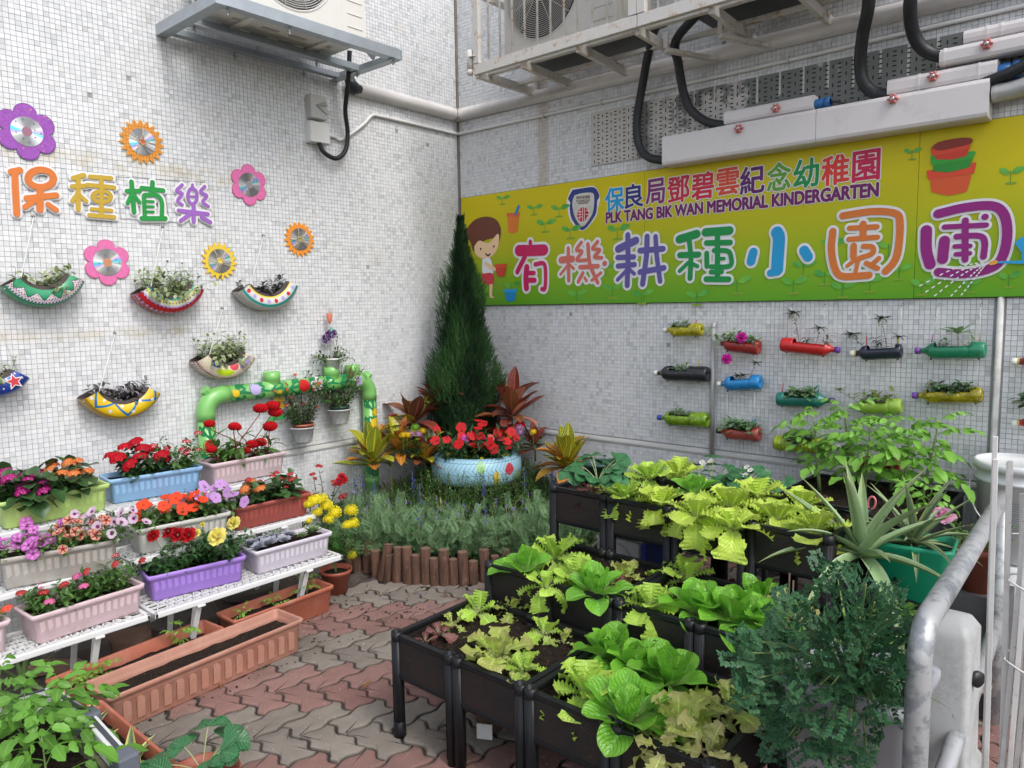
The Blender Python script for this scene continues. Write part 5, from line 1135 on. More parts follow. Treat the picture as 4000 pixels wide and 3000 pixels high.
def wallpot(label, plab, rim_px, R_, inner, seed, ph_):
    random.seed(seed); c = LW(*rim_px, R_+.03); c = c-np.array([0, 0, .085]); root = thing('hanging_pot', label, 'plant pot', c, 'grey pots hung on the left wall')
    m = MB(); lathe(m, [(.001, 0), (R_*.62, 0), (R_*.72, .01), (R_*.95, .078), (R_*1.10, .080), (R_*1.13, .087), (R_*1.05, .088), (R_*.92, .08), (R_*.6, .012), (.001, .01)], c, (0, 0, 1), 32); part(root, 'pot_shell', m, GP)
    for k in range(10):
        a0 = k*2*pi/10; m = MB(); P = [c+np.array([cos(a0+t*.55)*(R_*(.735+.225*t)), sin(a0+t*.55)*(R_*(.735+.225*t)), .012+.062*t]) for t in np.linspace(0, 1, 7)]; tube(m, P, .0012, 4); part(root, 'spiral_groove', m, potm('groove_grey', (.22, .23, .24)))
    for s in (-1, 1):
        m = MB(); lathe(m, [(.012, 0), (.014, .002), (.012, .005), (.008, .004)], c+[0, s*R_*1.13, .083], (0, 0, 1), 12); part(root, 'handle_loop', m, GP)
        m = MB(); tube(m, [c+[0, s*R_*1.13, .083], c+[-.01, s*R_*.8, .20], LW(rim_px[0]+5, rim_px[1]-150, .012)], .0014, 4); part(root, 'cord', m, ROPE)
    m = MB(); potlathe(m, c+[0, 0, .02], R_*.86, .085); part(root, 'inner_pot', m, inner)
    m = MB(); disc(m, c+[0, 0, .09], I3, R_*.8, 20); part(root, 'soil', m, soilm())
    ml, ms, mf = MB(), MB(), MB()
    for k in range(22):
        a = U_(0, 6.28); b = c+[cos(a)*R_*.4*U_(.1, 1), sin(a)*R_*.4, .09]; P = bend(b, (cos(a)*U_(.1, .9), sin(a)*U_(.1, 1.1), 1), ph_*U_(.4, 1.1), -.15, U_(-.5, .5), 8)
        leafy(ml, ms, P, LT_spoon, 24, .034, .95, .12, .0030)
        if k % 3 and seed == 21: cluster(mf, P[-1]+[0, 0, .005], .009, 4, .0075, FL4)
    plant('crown_of_thorns', plab, 'plant', c+[0, 0, .09], (('foliage', ml, leafm('euphorbia_leaf', (.045, .12, .03), .4, vein=(.12, .2, .07))), ('stems', ms, BRST), ('flowers', mf, petal('coral_floret', (.55, .06, .05), (.5, .3, .05)))))
wallpot('grey hanging pot holding a terracotta pot, the lower of the wall pots', 'coral-flowered crown of thorns in the lower hanging pot', (1183, 1668), .062, TC, 21, .26)
wallpot('grey hanging pot with a dark green liner, right of the lower wall pot', 'leafy dark-stemmed bush in the right hanging pot', (1326, 1598), .062, potm('dark_green_pot', (.02, .07, .05)), 22, .27)
random.seed(31); c = LW(1300, 1412, .07)
wp_ = thing('wall_pot', 'small pale wall pot half hidden above the right hanging pot', 'plant pot', c); m = MB(); potlathe(m, c-[0, 0, .05], .045, .07); part(wp_, 'pot_shell', m, WPL); m = MB(); disc(m, c+[0, 0, .012], I3, .04, 16); part(wp_, 'soil', m, soilm())
ml, ms = MB(), MB()
for k in range(13): a = U_(0, 6.28); leafy(ml, ms, bend(c, (cos(a)*.8, sin(a)*.9, U_(.2, 1)), .12, -.5, 0, 6), LT_spoon, 13, .03, .9, .15, .002)
leafy(ml, ms, bend(c, (0, .3, 1), .16, 0, 0), LT_spoon, 16, .028, .9, .2, .002)
big = MB(); big.add(leafT(.1, .05, oval, 6, 2, .3, .2), c+[.03, .07, -.10], frame((0, .7, .7), (1, 0, .3)))
plant('jade_bush', 'small-leaved bush growing from the pale wall pot', 'plant', c, (('foliage', ml, leafm('bush_leaf', (.055, .12, .03), .4)), ('stems', ms, BRST), ('broad_leaf', big, leafm('olive_leaf', (.13, .19, .05), .2, edge=(.3, .16, .06)))))
m = MB(); mf = MB(); c = LW(1287, 1310, .05)
for k, (dy, dz, s) in enumerate(((0, 0, 1), (.022, .01, .8), (-.022, -.02, .8), (-.03, -.012, .6))): mf.add(ROSE, c+[0, dy, dz], frame((0, 0, 1), (1, U_(-.4, .4), .2)), .024*s)
tube(m, [c-[0, 0, .02], c-[.005, -.004, .11]], .0014, 4)
plant('fabric_flower', 'purple artificial roses above the small wall pot', 'artificial flower', c, (('bloom', mf, petal('violet_fabric', (.10, .02, .18), None, rim=(.50, .42, .58))), ('wire_stem', m, PALES)))
c = LW(1287, 1238, .05); m = MB(); V = [c+[0, s*.016*q, z] for z, q in ((-.04, .25), (-.02, .8), (.005, 1), (.022, .95)) for s in (-1, 1)]
lathe(m, [(.003, -.04), (.013, -.025), (.0165, 0), (.0165, .02)], c, (0, 0, 1), 10); tl_ = thing('glass_tulip', 'coral glass tulip ornament on a thin stem, high on the left wall', 'ornament', c-[0, 0, .1]); part(tl_, 'cup', m, plain('coral_glass', (.72, .22, .15), .2))
m = MB(); tube(m, [c-[0, 0, .04], c-[0, 0, .10]], .0011, 4); part(tl_, 'stem', m, BRST)
for s in (-1, 1): m = MB(); tube(m, [c+[0, s*.003, .01], c+[0, s*.006, .045], c+[0, s*.009, .05]], .0008, 4); part(tl_, 'stamen', m, plain('stamen', (.6, .25, .2), .5))
m = MB(); m.add(leafT(.035, .02, oval, 4, 2, .3, .2), c-[0, 0, .085], frame((.2, .5, 1), (1, 0, 0))); part(tl_, 'glass_leaf', m, plain('glass_leaf', (.15, .45, .32), .3))
# ================================================================== bottle planters hung on the right wall
random.seed(4)
def bottle_mat(n, col, ribs=0, clear=False):
    h = SH('bottle_'+n); u, v = h.uv(); c = h.mul(.8+h.noise(25, 4)*.4, col)
    if ribs: c = h.mix(((v*ribs).fract()-.5).abs().lt(.12), c, tuple(x*.5 for x in col))
    if clear: c = h.mix(h.noise(30, 5, rough=.8).step(.45, .6)*.8, c, tuple(x*.35 for x in col)); c = h.mix(h.noise(50, 3).step(.62, .7), c, tuple(min(1, x*1.7+.1) for x in col))
    return h.out(c, .22 if clear else .38, bump=h.noise(45, 3), bstr=.25, coat=.4)
def bottle(label, cap_px, base_px, dia_px, col, capcol, key, ribs=0, clear=False, cut=(.30, .78), band=None):
    off = .055; A = RW(*cap_px, off); B = RW(*base_px, off); d = unit(B-A); L_ = np.linalg.norm(B-A); r = dia_px*.55*((A-CP)@FW)/F
    root = thing('bottle_planter', label, 'bottle planter', (A+B)/2, 'plastic bottle planters on the right wall'); Rm = frame(d, (0, 0, 1))
    pr = [(.010, .0), (.012, .012), (.0125, .05), (r*.5, .085), (r*.88, .15), (r, .22), (r*1.0, .40), (r*.96, .52), (r*.98, .62), (r, .7), (r*.96, .74), (r, .78), (r, .93), (r*.9, .985), (r*.6, 1.), (r*.15, .97)]
    hh = [.012+p[1]*(L_-.012) for p in pr]; n = 26; V, Uv, Fc = [], [], []
    prf = []
    for i in range(len(pr)):
        prf.append((pr[i][0], hh[i]))
        if i+1 < len(pr):
            for q in (.33, .67): prf.append((pr[i][0]+(pr[i+1][0]-pr[i][0])*q, hh[i]+(hh[i+1]-hh[i])*q))
    for r_, y_ in prf:
        for k in range(n): a = 2*pi*k/n; V.append(A+Rm@np.array([r_*cos(a), y_, r_*sin(a)])); Uv.append((k/n, y_/L_))
    for i in range(len(prf)-1):
        y_ = (prf[i][1]+prf[i+1][1])/2/L_
        for k in range(n):
            a = 2*pi*(k+.5)/n
            if cut[0] < y_ < cut[1] and sin(a) > .45: continue
            Fc.append((i*n+k, (i+1)*n+k, (i+1)*n+(k+1) % n, i*n+(k+1) % n))
    m = MB(); m.raw(V, Fc, Uv); o = part(root, 'bottle_body', m, bottle_mat(key, col, ribs, clear)); sd_ = o.modifiers.new('s', 'SOLIDIFY'); sd_.thickness = .0012
    m = MB(); lathe(m, [(.0, -.012), (.0135, -.012), (.0145, -.008), (.0145, .008), (.0, .008)], A, d, 20); part(root, 'cap', m, plain('cap_'+key, capcol, .4))
    if band: m = MB(); lathe(m, [(.0142, .009), (.0146, .010), (.0146, .014), (.0142, .015)], A, d, 16); part(root, 'cap_ring', m, plain('cap_ring', band, .4))
    m = MB(); grid(m, lambda u, v: A+Rm@np.array([(v-.5)*1.75*r, L_*(cut[0]+u*(cut[1]-cut[0])), r*.18+U_(0, .004)]), 16, 6); part(root, 'soil', m, soilm())
    return A, B, r, d, L_
def strings(label, x_px, y0_px, segs, tie=None):
    pass
def rope_run(root, P, r=.0013, mt=None): m = MB(); tube(m, P, r, 5); return part(root, 'cord', m, mt or ROPE)
SUC = leafm('sedum_leaf', (.10, .20, .08), .3, edge=(.16, .26, .12), rough=.45, transl=.1); SUCD = leafm('ghost_leaf', (.085, .11, .07), .35, edge=(.05, .055, .05), rough=.5, transl=.05)
SUCL = leafm('pale_sedum_leaf', (.20, .32, .15), .25, vein=(.3, .42, .25), rough=.5, transl=.15); YG = leafm('golden_sedum_leaf', (.17, .25, .07), .3, edge=(.3, .32, .10), rough=.45)
def succ(label, A, d, r, L_, spec, mt, T=LT_spoon, flower=None):
    ml, ms, mf = MB(), MB(), MB()
    for t, h_, n, ls, lean in spec:
        b = A+d*L_*t+[0, U_(-.3, .3)*r, r*.2]; P = bend(b, (lean, U_(-.5, .1), 1), h_, -.25, U_(-.5, .5), 7)
        if n < 0:
            leafy(ml, ms, P, T, -n, ls*.5, 1.1, .35, .0014)
            for k in range(11): a = k*2.4; ml.add(T[k % len(T)], P[-1], frame(unit((cos(a), sin(a), .45+.5*(k > 6)))), ls*1.15*U_(.8, 1.1), rnd=U_(.2, .9))
        else: leafy(ml, ms, P, T, n+2, ls*1.3, 1.1, .1, .0016, jit=.5, taper=.2)
    if flower:
        for p in flower: mf.add(ROSE, p, frame((0, 0, 1), (.3, -1, .3)), .018)
    plant('succulent', label, 'plant', A+d*L_*.5, (('foliage', ml, mt), ('stems', ms, BRST), ('flower', mf, petal('magenta_bloom', (.55, .03, .33)))), 'plants in the bottle planters')
PC = (.16, .05, .33); WC = (.66, .66, .60)
b = {}
b[1] = bottle('glossy yellow bottle planter, topmost of the leftmost column', (2601, 1290), (2744, 1288), 46, (.42, .38, .01), WC, 'yellow', clear=True, cut=(.22, .68))
succ('small low green rosettes in the topmost yellow bottle', *[b[1][i] for i in (0, 3, 2, 4)], [(.25+.055*k, U_(.02, .045), 7, .022, U_(-.3, .3)) for k in range(8)], SUC)
b[2] = bottle('black bottle planter with a white cap, middle of the leftmost column', (2563, 1457), (2768, 1462), 54, (.012, .013, .02), WC, 'black', cut=(.32, .66))
succ('single green rosette in the black bottle of the leftmost column', *[b[2][i] for i in (0, 3, 2, 4)], [(.38+.06*k, U_(.02, .05), 8, .026, U_(-.3, .3)) for k in range(5)], SUC)
b[3] = bottle('yellow-green crinkled bottle planter with a blue cap, lowest of the leftmost column', (2577, 1631), (2768, 1642), 54, (.16, .30, .01), (.02, .06, .35), 'lime_clear', clear=True, cut=(.25, .66))
succ('mound of fine dark green leaves in the blue-capped bottle', *[b[3][i] for i in (0, 3, 2, 4)], [(.28+.05*k, U_(.02, .055), 8, .024, U_(-.3, .3)) for k in range(8)], SUC)
b[4] = bottle('dark red bottle planter with a white cap and a pink-flowered plant', (2811, 1340), (2968, 1358), 52, (.30, .02, .018), WC, 'dark_red', cut=(.2, .9))
A4 = b[4][0]; succ('fleshy green plant with a magenta flower in the dark red bottle', *[b[4][i] for i in (0, 3, 2, 4)], [(.15+.085*k, U_(.03, .075), 8, .036, U_(-.5, .5)) for k in range(10)]+[(.05, .09, 8, .028, -1.4)], SUCL, flower=[RW(2897, 1318, .10), RW(2838, 1402, .10)])
b[5] = bottle('bright blue bottle planter with a white cap', (2811, 1500), (2974, 1492), 52, (.01, .20, .50), WC, 'blue', cut=(.3, .8))
succ('dark green rosettes with one tall stem in the blue bottle', *[b[5][i] for i in (0, 3, 2, 4)], [(.45, .03, -4, .032, 0), (.6, .035, -4, .032, .2), (.72, .10, -7, .034, .3)], SUCD, LT_lance)
b[6] = bottle('brick red bottle planter hidden under broad leaves, low beside the grey pipe', (2809, 1683), (2970, 1697), 52, (.33, .06, .045), (.06, .05, .04), 'brick', cut=(.2, .85))
succ('broad-leaved sedum covering the brick red bottle', *[b[6][i] for i in (0, 3, 2, 4)], [(.18+.08*k, U_(.02, .05), 8, .042, U_(-.4, .4)) for k in range(10)], SUC)
b[7] = bottle('large glossy red bottle planter with a purple cap pointing right', (3270, 1367), (3052, 1345), 55, (.50, .012, .012), PC, 'red', cut=(.18, .76))
succ('tall dark spiky plant and sedum in the large red bottle', *[b[7][i] for i in (0, 3, 2, 4)], [(.68, .15, -16, .052, -.1), (.38, .09, -8, .04, .3), (.22, .06, 7, .032, .3), (.55, .04, 7, .028, 0)], SUCD, LT_lance)
b[8] = bottle('navy black bottle planter with a white and yellow cap', (3332, 1381), (3524, 1371), 52, (.012, .015, .035), WC, 'navy', cut=(.3, .9), band=(.5, .4, .1))
succ('branching dark-tipped stems in the navy black bottle', *[b[8][i] for i in (0, 3, 2, 4)], [(.32, .11, -7, .045, -1.), (.7, .14, -9, .048, -.1), (.5, .06, 8, .032, 0), (.85, .07, -5, .036, .5), (.6, .05, 7, .03, 0)], SUCD, LT_lance)
b[9] = bottle('green bottle planter with a purple cap, rightmost of the upper row', (3587, 1370), (3852, 1367), 58, (.012, .20, .10), PC, 'green', cut=(.26, .8))
succ('large pale rosette and small dark tufts in the green bottle', *[b[9][i] for i in (0, 3, 2, 4)], [(.6, .07, -3, .06, 0), (.32, .03, 7, .026, 0), (.42, .03, 7, .026, 0), (.75, .04, 7, .028, .3)], SUCL)
b[10] = bottle('teal bottle planter with a purple cap, left in the middle row', (3248, 1565), (3036, 1558), 54, (.01, .16, .12), PC, 'teal', cut=(.26, .84))
succ('thick bunch of green rosettes in the teal bottle', *[b[10][i] for i in (0, 3, 2, 4)], [(.32+.06*k, U_(.02, .05), 9, .040, U_(-.3, .3)) for k in range(8)], SUC)
b[11] = bottle('pale lime bottle planter with a whitish cap, centre of the middle row', (3326, 1586), (3525, 1586), 54, (.30, .46, .06), (.45, .58, .38), 'pale_lime', cut=(.25, .72))
succ('sprawling light green sedum in the pale lime bottle', *[b[11][i] for i in (0, 3, 2, 4)], [(.2, .11, -9, .03, -1.2), (.35, .07, 8, .032, -.4), (.5, .06, 8, .04, 0), (.65, .06, 8, .042, .5), (.45, .04, 7, .045, .3)], YG)
b[12] = bottle('olive yellow bottle planter with a purple cap, right in the middle row', (3576, 1545), (3840, 1543), 56, (.33, .28, .01), PC, 'olive', clear=True, cut=(.2, .86))
succ('row of dense green rosettes in the olive yellow bottle', *[b[12][i] for i in (0, 3, 2, 4)], [(.24+.06*k, U_(.02, .045), 9, .038, U_(-.3, .3)) for k in range(10)], SUC)
b[13] = bottle('ribbed lime green bottle planter above the tomato seedlings', (3270, 1748), (3025, 1728), 58, (.36, .47, .02), WC, 'ribbed_lime', ribs=16, cut=(.36, .74))
succ('two green rosettes in the ribbed lime bottle', *[b[13][i] for i in (0, 3, 2, 4)], [(.45+.05*k, U_(.03, .06), 9, .042, U_(-.5, .5)) for k in range(6)], SUC)
b[14] = bottle('reddish bottle planter mostly hidden behind the tomato seedlings', (3340, 1808), (3520, 1812), 52, (.36, .05, .03), WC, 'rust_red', cut=(.3, .8))
b[15] = bottle('dark red bottle planter cut by the right edge, upper row', (3966, 1412), (4180, 1412), 52, (.22, .015, .02), WC, 'wine', cut=(.3, .8), band=(.6, .45, .1))
b[16] = bottle('crimson bottle planter cut by the right edge, lower down', (3966, 1651), (4180, 1651), 52, (.33, .015, .02), WC, 'crimson', cut=(.3, .8), band=(.02, .02, .02))
succ('leafy sedum at the right edge above the crimson bottle', RW(3985, 1590, .055), np.array([1., 0, 0]), .03, .2, [(.05+.08*k, .04, 8, .04, -.3) for k in range(6)], SUC)
# cords and hooks of each column
cols = [((2635, 1202), (2737, 1202), (1, 2, 3), (.22, .82)), ((2854, 1200), (2965, 1200), (4, 5, 6), (.2, .85)), ((3221, 1192), (3093, 1192), (7, 10, 13), (.24, .9)), ((3389, 1190), (3524, 1190), (8, 11, 14), (.28, .92)), ((3669, 1189), (3832, 1189), (9, 12), (.2, .9)), ((4010, 1185), (4120, 1185), (15, 16), (.2, .9))]
tints = [(.5, .35, .12), (.02, .25, .4), (.55, .04, .03), (.6, .5, .05), (.4, .1, .4)]
for ci, (h0, h1, ids, fr) in enumerate(cols):
    for s, hpx_ in enumerate((h0, h1)):
        H = RW(*hpx_, .02); nm = ('leftmost', 'second', 'third', 'fourth', 'fifth', 'rightmost')[ci]
        root = thing('bottle_hanger', 'knotted white cord on the %s hook of the %s bottle column' % (('cap side', 'base side')[s], nm), 'cord', H, 'cords holding the bottle planters')
        m = MB(); tube(m, [H+[0, .02, .004], H+[0, 0, .004], H+[0, -.008, -.004], H+[0, -.004, -.01]], .0016, 5); part(root, 'hook', m, HOOK)
        p = H+[0, -.004, -.006]; P = [p]; first = True
        for i in ids:
            A, B, r, d, L_ = b[i]; q = A+d*L_*fr[s]; top = q+[0, 0, r]; bot = q-[0, 0, r]
            kn = p+(top-p)*.28
            if first: m = MB(); lathe(m, [(.0, -.006), (.0035, -.003), (.004, 0), (.003, .004), (0, .006)], kn, (0, .2, 1), 8); tube(m, [kn, kn+[.008, -.003, -.012]], .0008, 4); tube(m, [kn, kn+[-.006, -.003, -.014]], .0008, 4); part(root, 'knot', m, ROPE)
            rope_run(root, [p, top])
            if first or random.random() < .4: m = MB(); tt = tints[(ci*2+s+len(P)) % 5]; tube(m, [top+(p-top)*.22, top], .0024, 6); part(root, 'straw_sleeve', m, plain('straw_%d' % ((ci*2+s+len(P)) % 5), tt, .4))
            m = MB(); lathe(m, [(0, -.006), (.004, -.003), (.0045, .002), (0, .005)], bot, (0, 0, 1), 7); part(root, 'bead', m, plain('dark_bead', (.03, .025, .02), .6)); p = bot; P.append(p); first = False
# ================================================================== shelves, window boxes and their plants
random.seed(11)
WPT = plain('white_enamel', (.66, .67, .67), .4, nz=.05, dirt=.2, dcol=(.3, .28, .24))
def stand(label, y0, y1, fx):
    root = thing('plant_stand', label, 'plant stand', (.5, (y0+y1)/2, 0), 'white tiered plant stands')
    for z, x in zip((.25, .41, .58), fx):
        xb = x-.215; m = MB()
        for a, b in (((x, y0), (x, y1)), ((xb, y0), (xb, y1)), ((xb, y0), (x, y0)), ((xb, y1), (x, y1))): box2(m, (min(a[0], b[0])-.008, min(a[1], b[1])-.008, z-.022), (max(a[0], b[0])+.008, max(a[1], b[1])+.008, z))
        part(root, 'tray_rim', m, WPT, False, bevel=.004); m = MB(); n = int((y1-y0)/.035)
        for k in range(n+7):
            for s in (-1, 1):
                ya = y0+(k-3)*.035; yb = ya+s*.10; P = [(xb, ya), (x, yb)]
                if min(ya, yb) < y0 or max(ya, yb) > y1: continue
                bar(m, (xb, ya, z-.006), (x, yb, z-.006), .005, .008)
        for k in range(5): bar(m, (xb+.036*(k+1), y0, z-.008), (xb+.036*(k+1), y1, z-.008), .004, .008)
        part(root, 'lattice', m, WPT, False, kind='stuff')
    for y in (y0+.17, y1-.17):
        for x, z in zip(fx, (.25, .41, .58)):
            m = MB(); bar(m, (x-.005, y, z-.015), (x-.09, y-.012, .0), .022, .006, (1, 0, .2)); part(root, 'leg', m, WPT, False, bevel=.002)
            m = MB(); bar(m, (x-.06, y+.01, z-.015), (x-.10, y-.005, .02), .018, .005, (1, 0, .2)); part(root, 'brace', m, WPT, False, bevel=.002)
            m = MB(); box2(m, (x-.03, y-.016, z-.03), (x+.012, y+.016, z-.021)); part(root, 'bracket', m, WPT, False, bevel=.003)
stand('white lattice plant stand cut by the left edge, carrying the green and grey planters', -3.35, -2.52, (.83, .66, .50))
stand('white lattice plant stand carrying the blue, purple and brick red planters', -2.495, -1.665, (.84, .655, .50))
def rr(hx, hy, r, z, N=4):
    o = []
    for cx, cy, a0 in ((hx-r, hy-r, 0), (-hx+r, hy-r, pi/2), (-hx+r, -hy+r, pi), (hx-r, -hy+r, 3*pi/2)):
        for k in range(N+1): a = a0+k*pi/2/N; o.append((cx+r*cos(a), cy+r*sin(a), z))
    return o
def wbox(label, c, z, ang, mt, L_=.385, W_=.165, H_=.105, group='window-box planters on the stands', ribs=True, lip=.010, name='planter_box', fill=.022, arch=False):
    hx, hy = W_/2, L_/2; c = np.array([c[0], c[1], z]); R = rz(ang); root = thing(name, label, 'planter', c, group)
    rings = [(hx-.022, hy-.022, 0), (hx-.020, hy-.020, .004), (hx-lip-.002, hy-lip-.002, H_-.022), (hx-lip, hy-lip, H_-.020), (hx-.003, hy-.003, H_-.017), (hx-.001, hy-.001, H_-.002), (hx-.003, hy-.003, H_), (hx-.010, hy-.010, H_), (hx-.012, hy-.012, H_-.003), (hx-.016, hy-.016, H_-.05)]
    V = []; n = 20
    for a, b_, z_ in rings: V += [c+R@np.array(p) for p in rr(a, b_, .014, z_)]
    k = len(rings); m = MB(); m.raw(V, [(i*n+j, i*n+(j+1) % n, (i+1)*n+(j+1) % n, (i+1)*n+j) for i in range(k-1) for j in range(n)]+[tuple(range(n))[::-1]]); part(root, 'box_body', m, mt)
    if ribs:
        m = MB(); nr = int(L_/.026)
        for i in range(nr):
            y = (i+.5)/nr*L_*.88-L_*.44
            for s in (-1, 1): a, b_ = np.array([s*(hx-.0205), y*.96, .012]), np.array([s*(hx-lip-.003), y, H_-.030]); bar(m, c+R@a, c+R@b_, .015, .0016, R@np.array([s, 0, 0]))
        for i in range(4):
            x = (i+.5)/4*W_*.7-W_*.35
            for s in (-1, 1): bar(m, c+R@np.array([x, s*(hy-.0205), .012]), c+R@np.array([x, s*(hy-lip-.003), H_-.03]), .013, .0016, R@np.array([0, s, 0]))
        part(root, 'ribbing', m, mt, False, kind='stuff', bevel=.0015)
        m = MB(); box2(m, (-hx+.024, -hy+.03, -.003), (hx-.024, -hy+.10, .001)); box2(m, (-hx+.024, hy-.10, -.003), (hx-.024, hy-.03, .001)); m.V = [(v@R.T)+c for v in m.V]; part(root, 'foot', m, mt, False)
    if arch:
        nr = 15
        for i in range(nr):
            y = (i+.5)/nr*L_*.9-L_*.45; m = MB(); w = .013; pts = [(-w, 0), (w, 0), (w, .062)]+[(w*cos(a), .062+w*sin(a)) for a in np.linspace(.5, pi-.5, 5)]+[(-w, .062)]
            x0, sl = hx-.0185, .0085/.1; Q_ = [c+R@np.array([x0+sl*(q+.02)+o, y+p, .022+q]) for o in (-.004, .0035) for p, q in pts]; n_ = len(pts)
            m.raw(Q_, [tuple(range(n_, 2*n_))]+[(j, (j+1) % n_, (j+1) % n_+n_, j+n_) for j in range(n_)]); part(root, 'arch_panel', m, mt, False)
    m = MB(); ph = U_(0, 6)
    grid(m, lambda u, v: c+R@np.array([(v-.5)*(W_-.034), (u-.5)*(L_-.034), H_-fill+.004*sin(u*23+ph)*sin(v*7+ph)+U_(0, .005)]), 26, 10); part(root, 'soil', m, soilm()); return c+[0, 0, H_-fill], R
def pmt(n, col, d=.25, dc=(.22, .18, .15)): return plain('planter_'+n, col, .38, nz=.06, dirt=d, dcol=dc)
pk_, Rk = wbox('pale pink planter box on the lowest left shelf, nearest the camera', (.722, -2.70), .25, .06, pmt('pink', (.62, .47, .50), .45))
pp_, Rp = wbox('purple planter box with red and yellow roses on the lowest shelf', (.690, -2.275), .25, -.17, pmt('purple', (.34, .20, .62)))
ps_, Rs = wbox('lilac-white planter box of succulents at the right end of the lowest shelf', (.720, -1.865), .25, -.03, pmt('lilac_white', (.60, .56, .64), .3))
pf0, Rf0 = wbox('pink planter box cut by the left edge of the photo', (.70, -3.125), .25, .03, pmt('pink2', (.60, .48, .50), .4))
pg_, Rg = wbox('dirty grey planter box under the magenta and red petunias', (.600, -2.725), .41, -.24, pmt('grey', (.43, .41, .38), .8), H_=.115)
pw_, Rw_ = wbox('off-white planter box of orange and lilac busy lizzies', (.565, -2.265), .41, -.12, pmt('offwhite', (.52, .52, .49), .5))
pr_, Rr_ = wbox('brick red planter box on the right end of the middle shelf', (.565, -1.865), .41, -.03, pmt('brick', (.34, .075, .06), .25))
pn_, Rn = wbox('light green planter box on the top shelf at the left', (.392, -2.675), .58, 0., pmt('green', (.40, .56, .17), .2))
pb_, Rb = wbox('sky blue planter box on the top shelf', (.352, -2.272), .58, -.12, pmt('blue', (.24, .43, .66), .3))
pq_, Rq = wbox('pale pink planter box of cockscomb on the top shelf by the pipe frame', (.375, -1.865), .58, 0., pmt('pink3', (.58, .46, .48), .5))
TCM = plain('terracotta_plastic', (.40, .125, .075), .5, nz=.12, dirt=.35, dcol=(.5, .36, .3)); TCP = plain('sun_bleached_terracotta', (.40, .19, .135), .6, nz=.2, dirt=.6, dcol=(.50, .34, .28))
TG = 'terracotta troughs on the ground'
t1, Rt1 = wbox('long bleached terracotta trough with arched panels, in front on the paving', (1.012, -2.405), .0, .06, TCP, .76, .185, .135, TG, False, .012, 'trough', .045, True)
t2, Rt2 = wbox('terracotta trough behind the arched one, left part of the rear row', (.835, -2.555), .0, .10, TCM, .60, .155, .12, TG, False, .008, 'trough', .05)
t3, Rt3 = wbox('terracotta trough at the right end of the rear row by the round pot', (.775, -1.955), .0, .03, TCM, .50, .15, .12, TG, False, .008, 'trough', .04)
t4, Rt4 = wbox('terracotta trough of striped snake plants at the bottom left corner', (1.445, -2.885), .03, pi/2, TCM, .62, .17, .12, TG, False, .008, 'trough', .05)
def at(c, R, u, v, z=0): return c+R@np.array([v, u, z])             # u along the box, v across
GL = leafm('mid_green_leaf', (.075, .17, .035), .35, vein=(.13, .25, .07)); DGL = leafm('dark_green_leaf', (.035, .095, .03), .35, vein=(.07, .15, .05), rough=.4); BGL = leafm('fresh_green_leaf', (.11, .24, .04), .35, vein=(.2, .35, .09)); KAL = leafm('kalanchoe_leaf', (.035, .085, .025), .3, edge=(.05, .11, .04), rough=.35, transl=.05)
def bedding(label, name, cat, c, R, u0, u1, H, nst, LT, ls, nl, lm, flower, fm_, spread=.06, nfl=20, fs=.02, mode='single', fz=.5, lean=(0, 0), group=None, w=.05, ms_m=None, start=None):
    """mound of stems between u0 and u1 with flowers at or near the tips."""
    ml, ms = MB(), MB(); tips = []; base = at(c, R, (u0+u1)/2, 0)
    for k in range(int(nst*1.6)):
        b_ = at(c, R, U_(u0, u1), U_(-w, w)); out = unit(b_-base+rnd_dir()*.02); d = unit(np.array([0, 0, 1.])+out*U_(.1, spread*12)+rnd_dir()*.25+np.array([lean[0], lean[1], 0])); P = bend(b_, d, H*U_(.55, 1.1), -.35, U_(-.5, .5), 7)
        leafy(ml, ms, P, LT, nl, ls*1.12, 1., .15, .0013); tips.append(P)
    root = plant(name, label, cat, base, (('foliage', ml, lm), ('stems', ms, ms_m or STEM)), group)
    if flower is not None:
        T, mt = flower, fm_
        me = None; ch = []
        for k in range(nfl):
            P = max((tips[random.randrange(len(tips))] for _ in range(7)), key=lambda q: min([np.linalg.norm(q[-1]-c_) for c_ in ch]+[9])); ch.append(P[-1]); p, d = along(P, U_(fz, .99)); p = p+rnd_dir(0, 1)*.012+[0, 0, .004]
            nrm = unit(np.array([.55, -.45, .9])+rnd_dir()*.75)
            if mode == 'cluster':
                mc = MB(); cluster(mc, p, fs, 24, fs*.36, T, unit(nrm+[0, 0, .6]), .55); part(root, 'flower_head', mc, mt[k % len(mt)])
            else:
                if me is None: me = [MB().add(T, (0, 0, 0), I3, 1., rnd=.3).mesh('flower', q) for q in mt]
                inst(root, 'flower', me[k % len(me)], p+nrm*.01, frame(np.cross(nrm, rnd_dir()), nrm), fs*U_(.82, 1.15))
    return root
FG = 'flowering plants in the window boxes'
MAG = petal('magenta_kalanchoe', (.42, .015, .20), (.5, .15, .3)); ORK = petal('orange_kalanchoe', (.70, .20, .06), (.72, .36, .10)); REDF = petal('red_verbena', (.52, .008, .02), (.3, 0, .01)); RWF = petal('red_white_verbena', (.5, .01, .03), (.66, .62, .6), cr=.4)
PNK = petal('pink_petunia', (.55, .13, .50), (.18, .02, .16), cr=.22, star=(.62, .3, .55)); RPT = petal('red_star_petunia', (.62, .34, .24), (.2, .01, .02), star=(.42, .012, .03), cr=.3); WPT_ = petal('white_eyed_petunia', (.66, .50, .64), (.16, .01, .10), cr=.3)
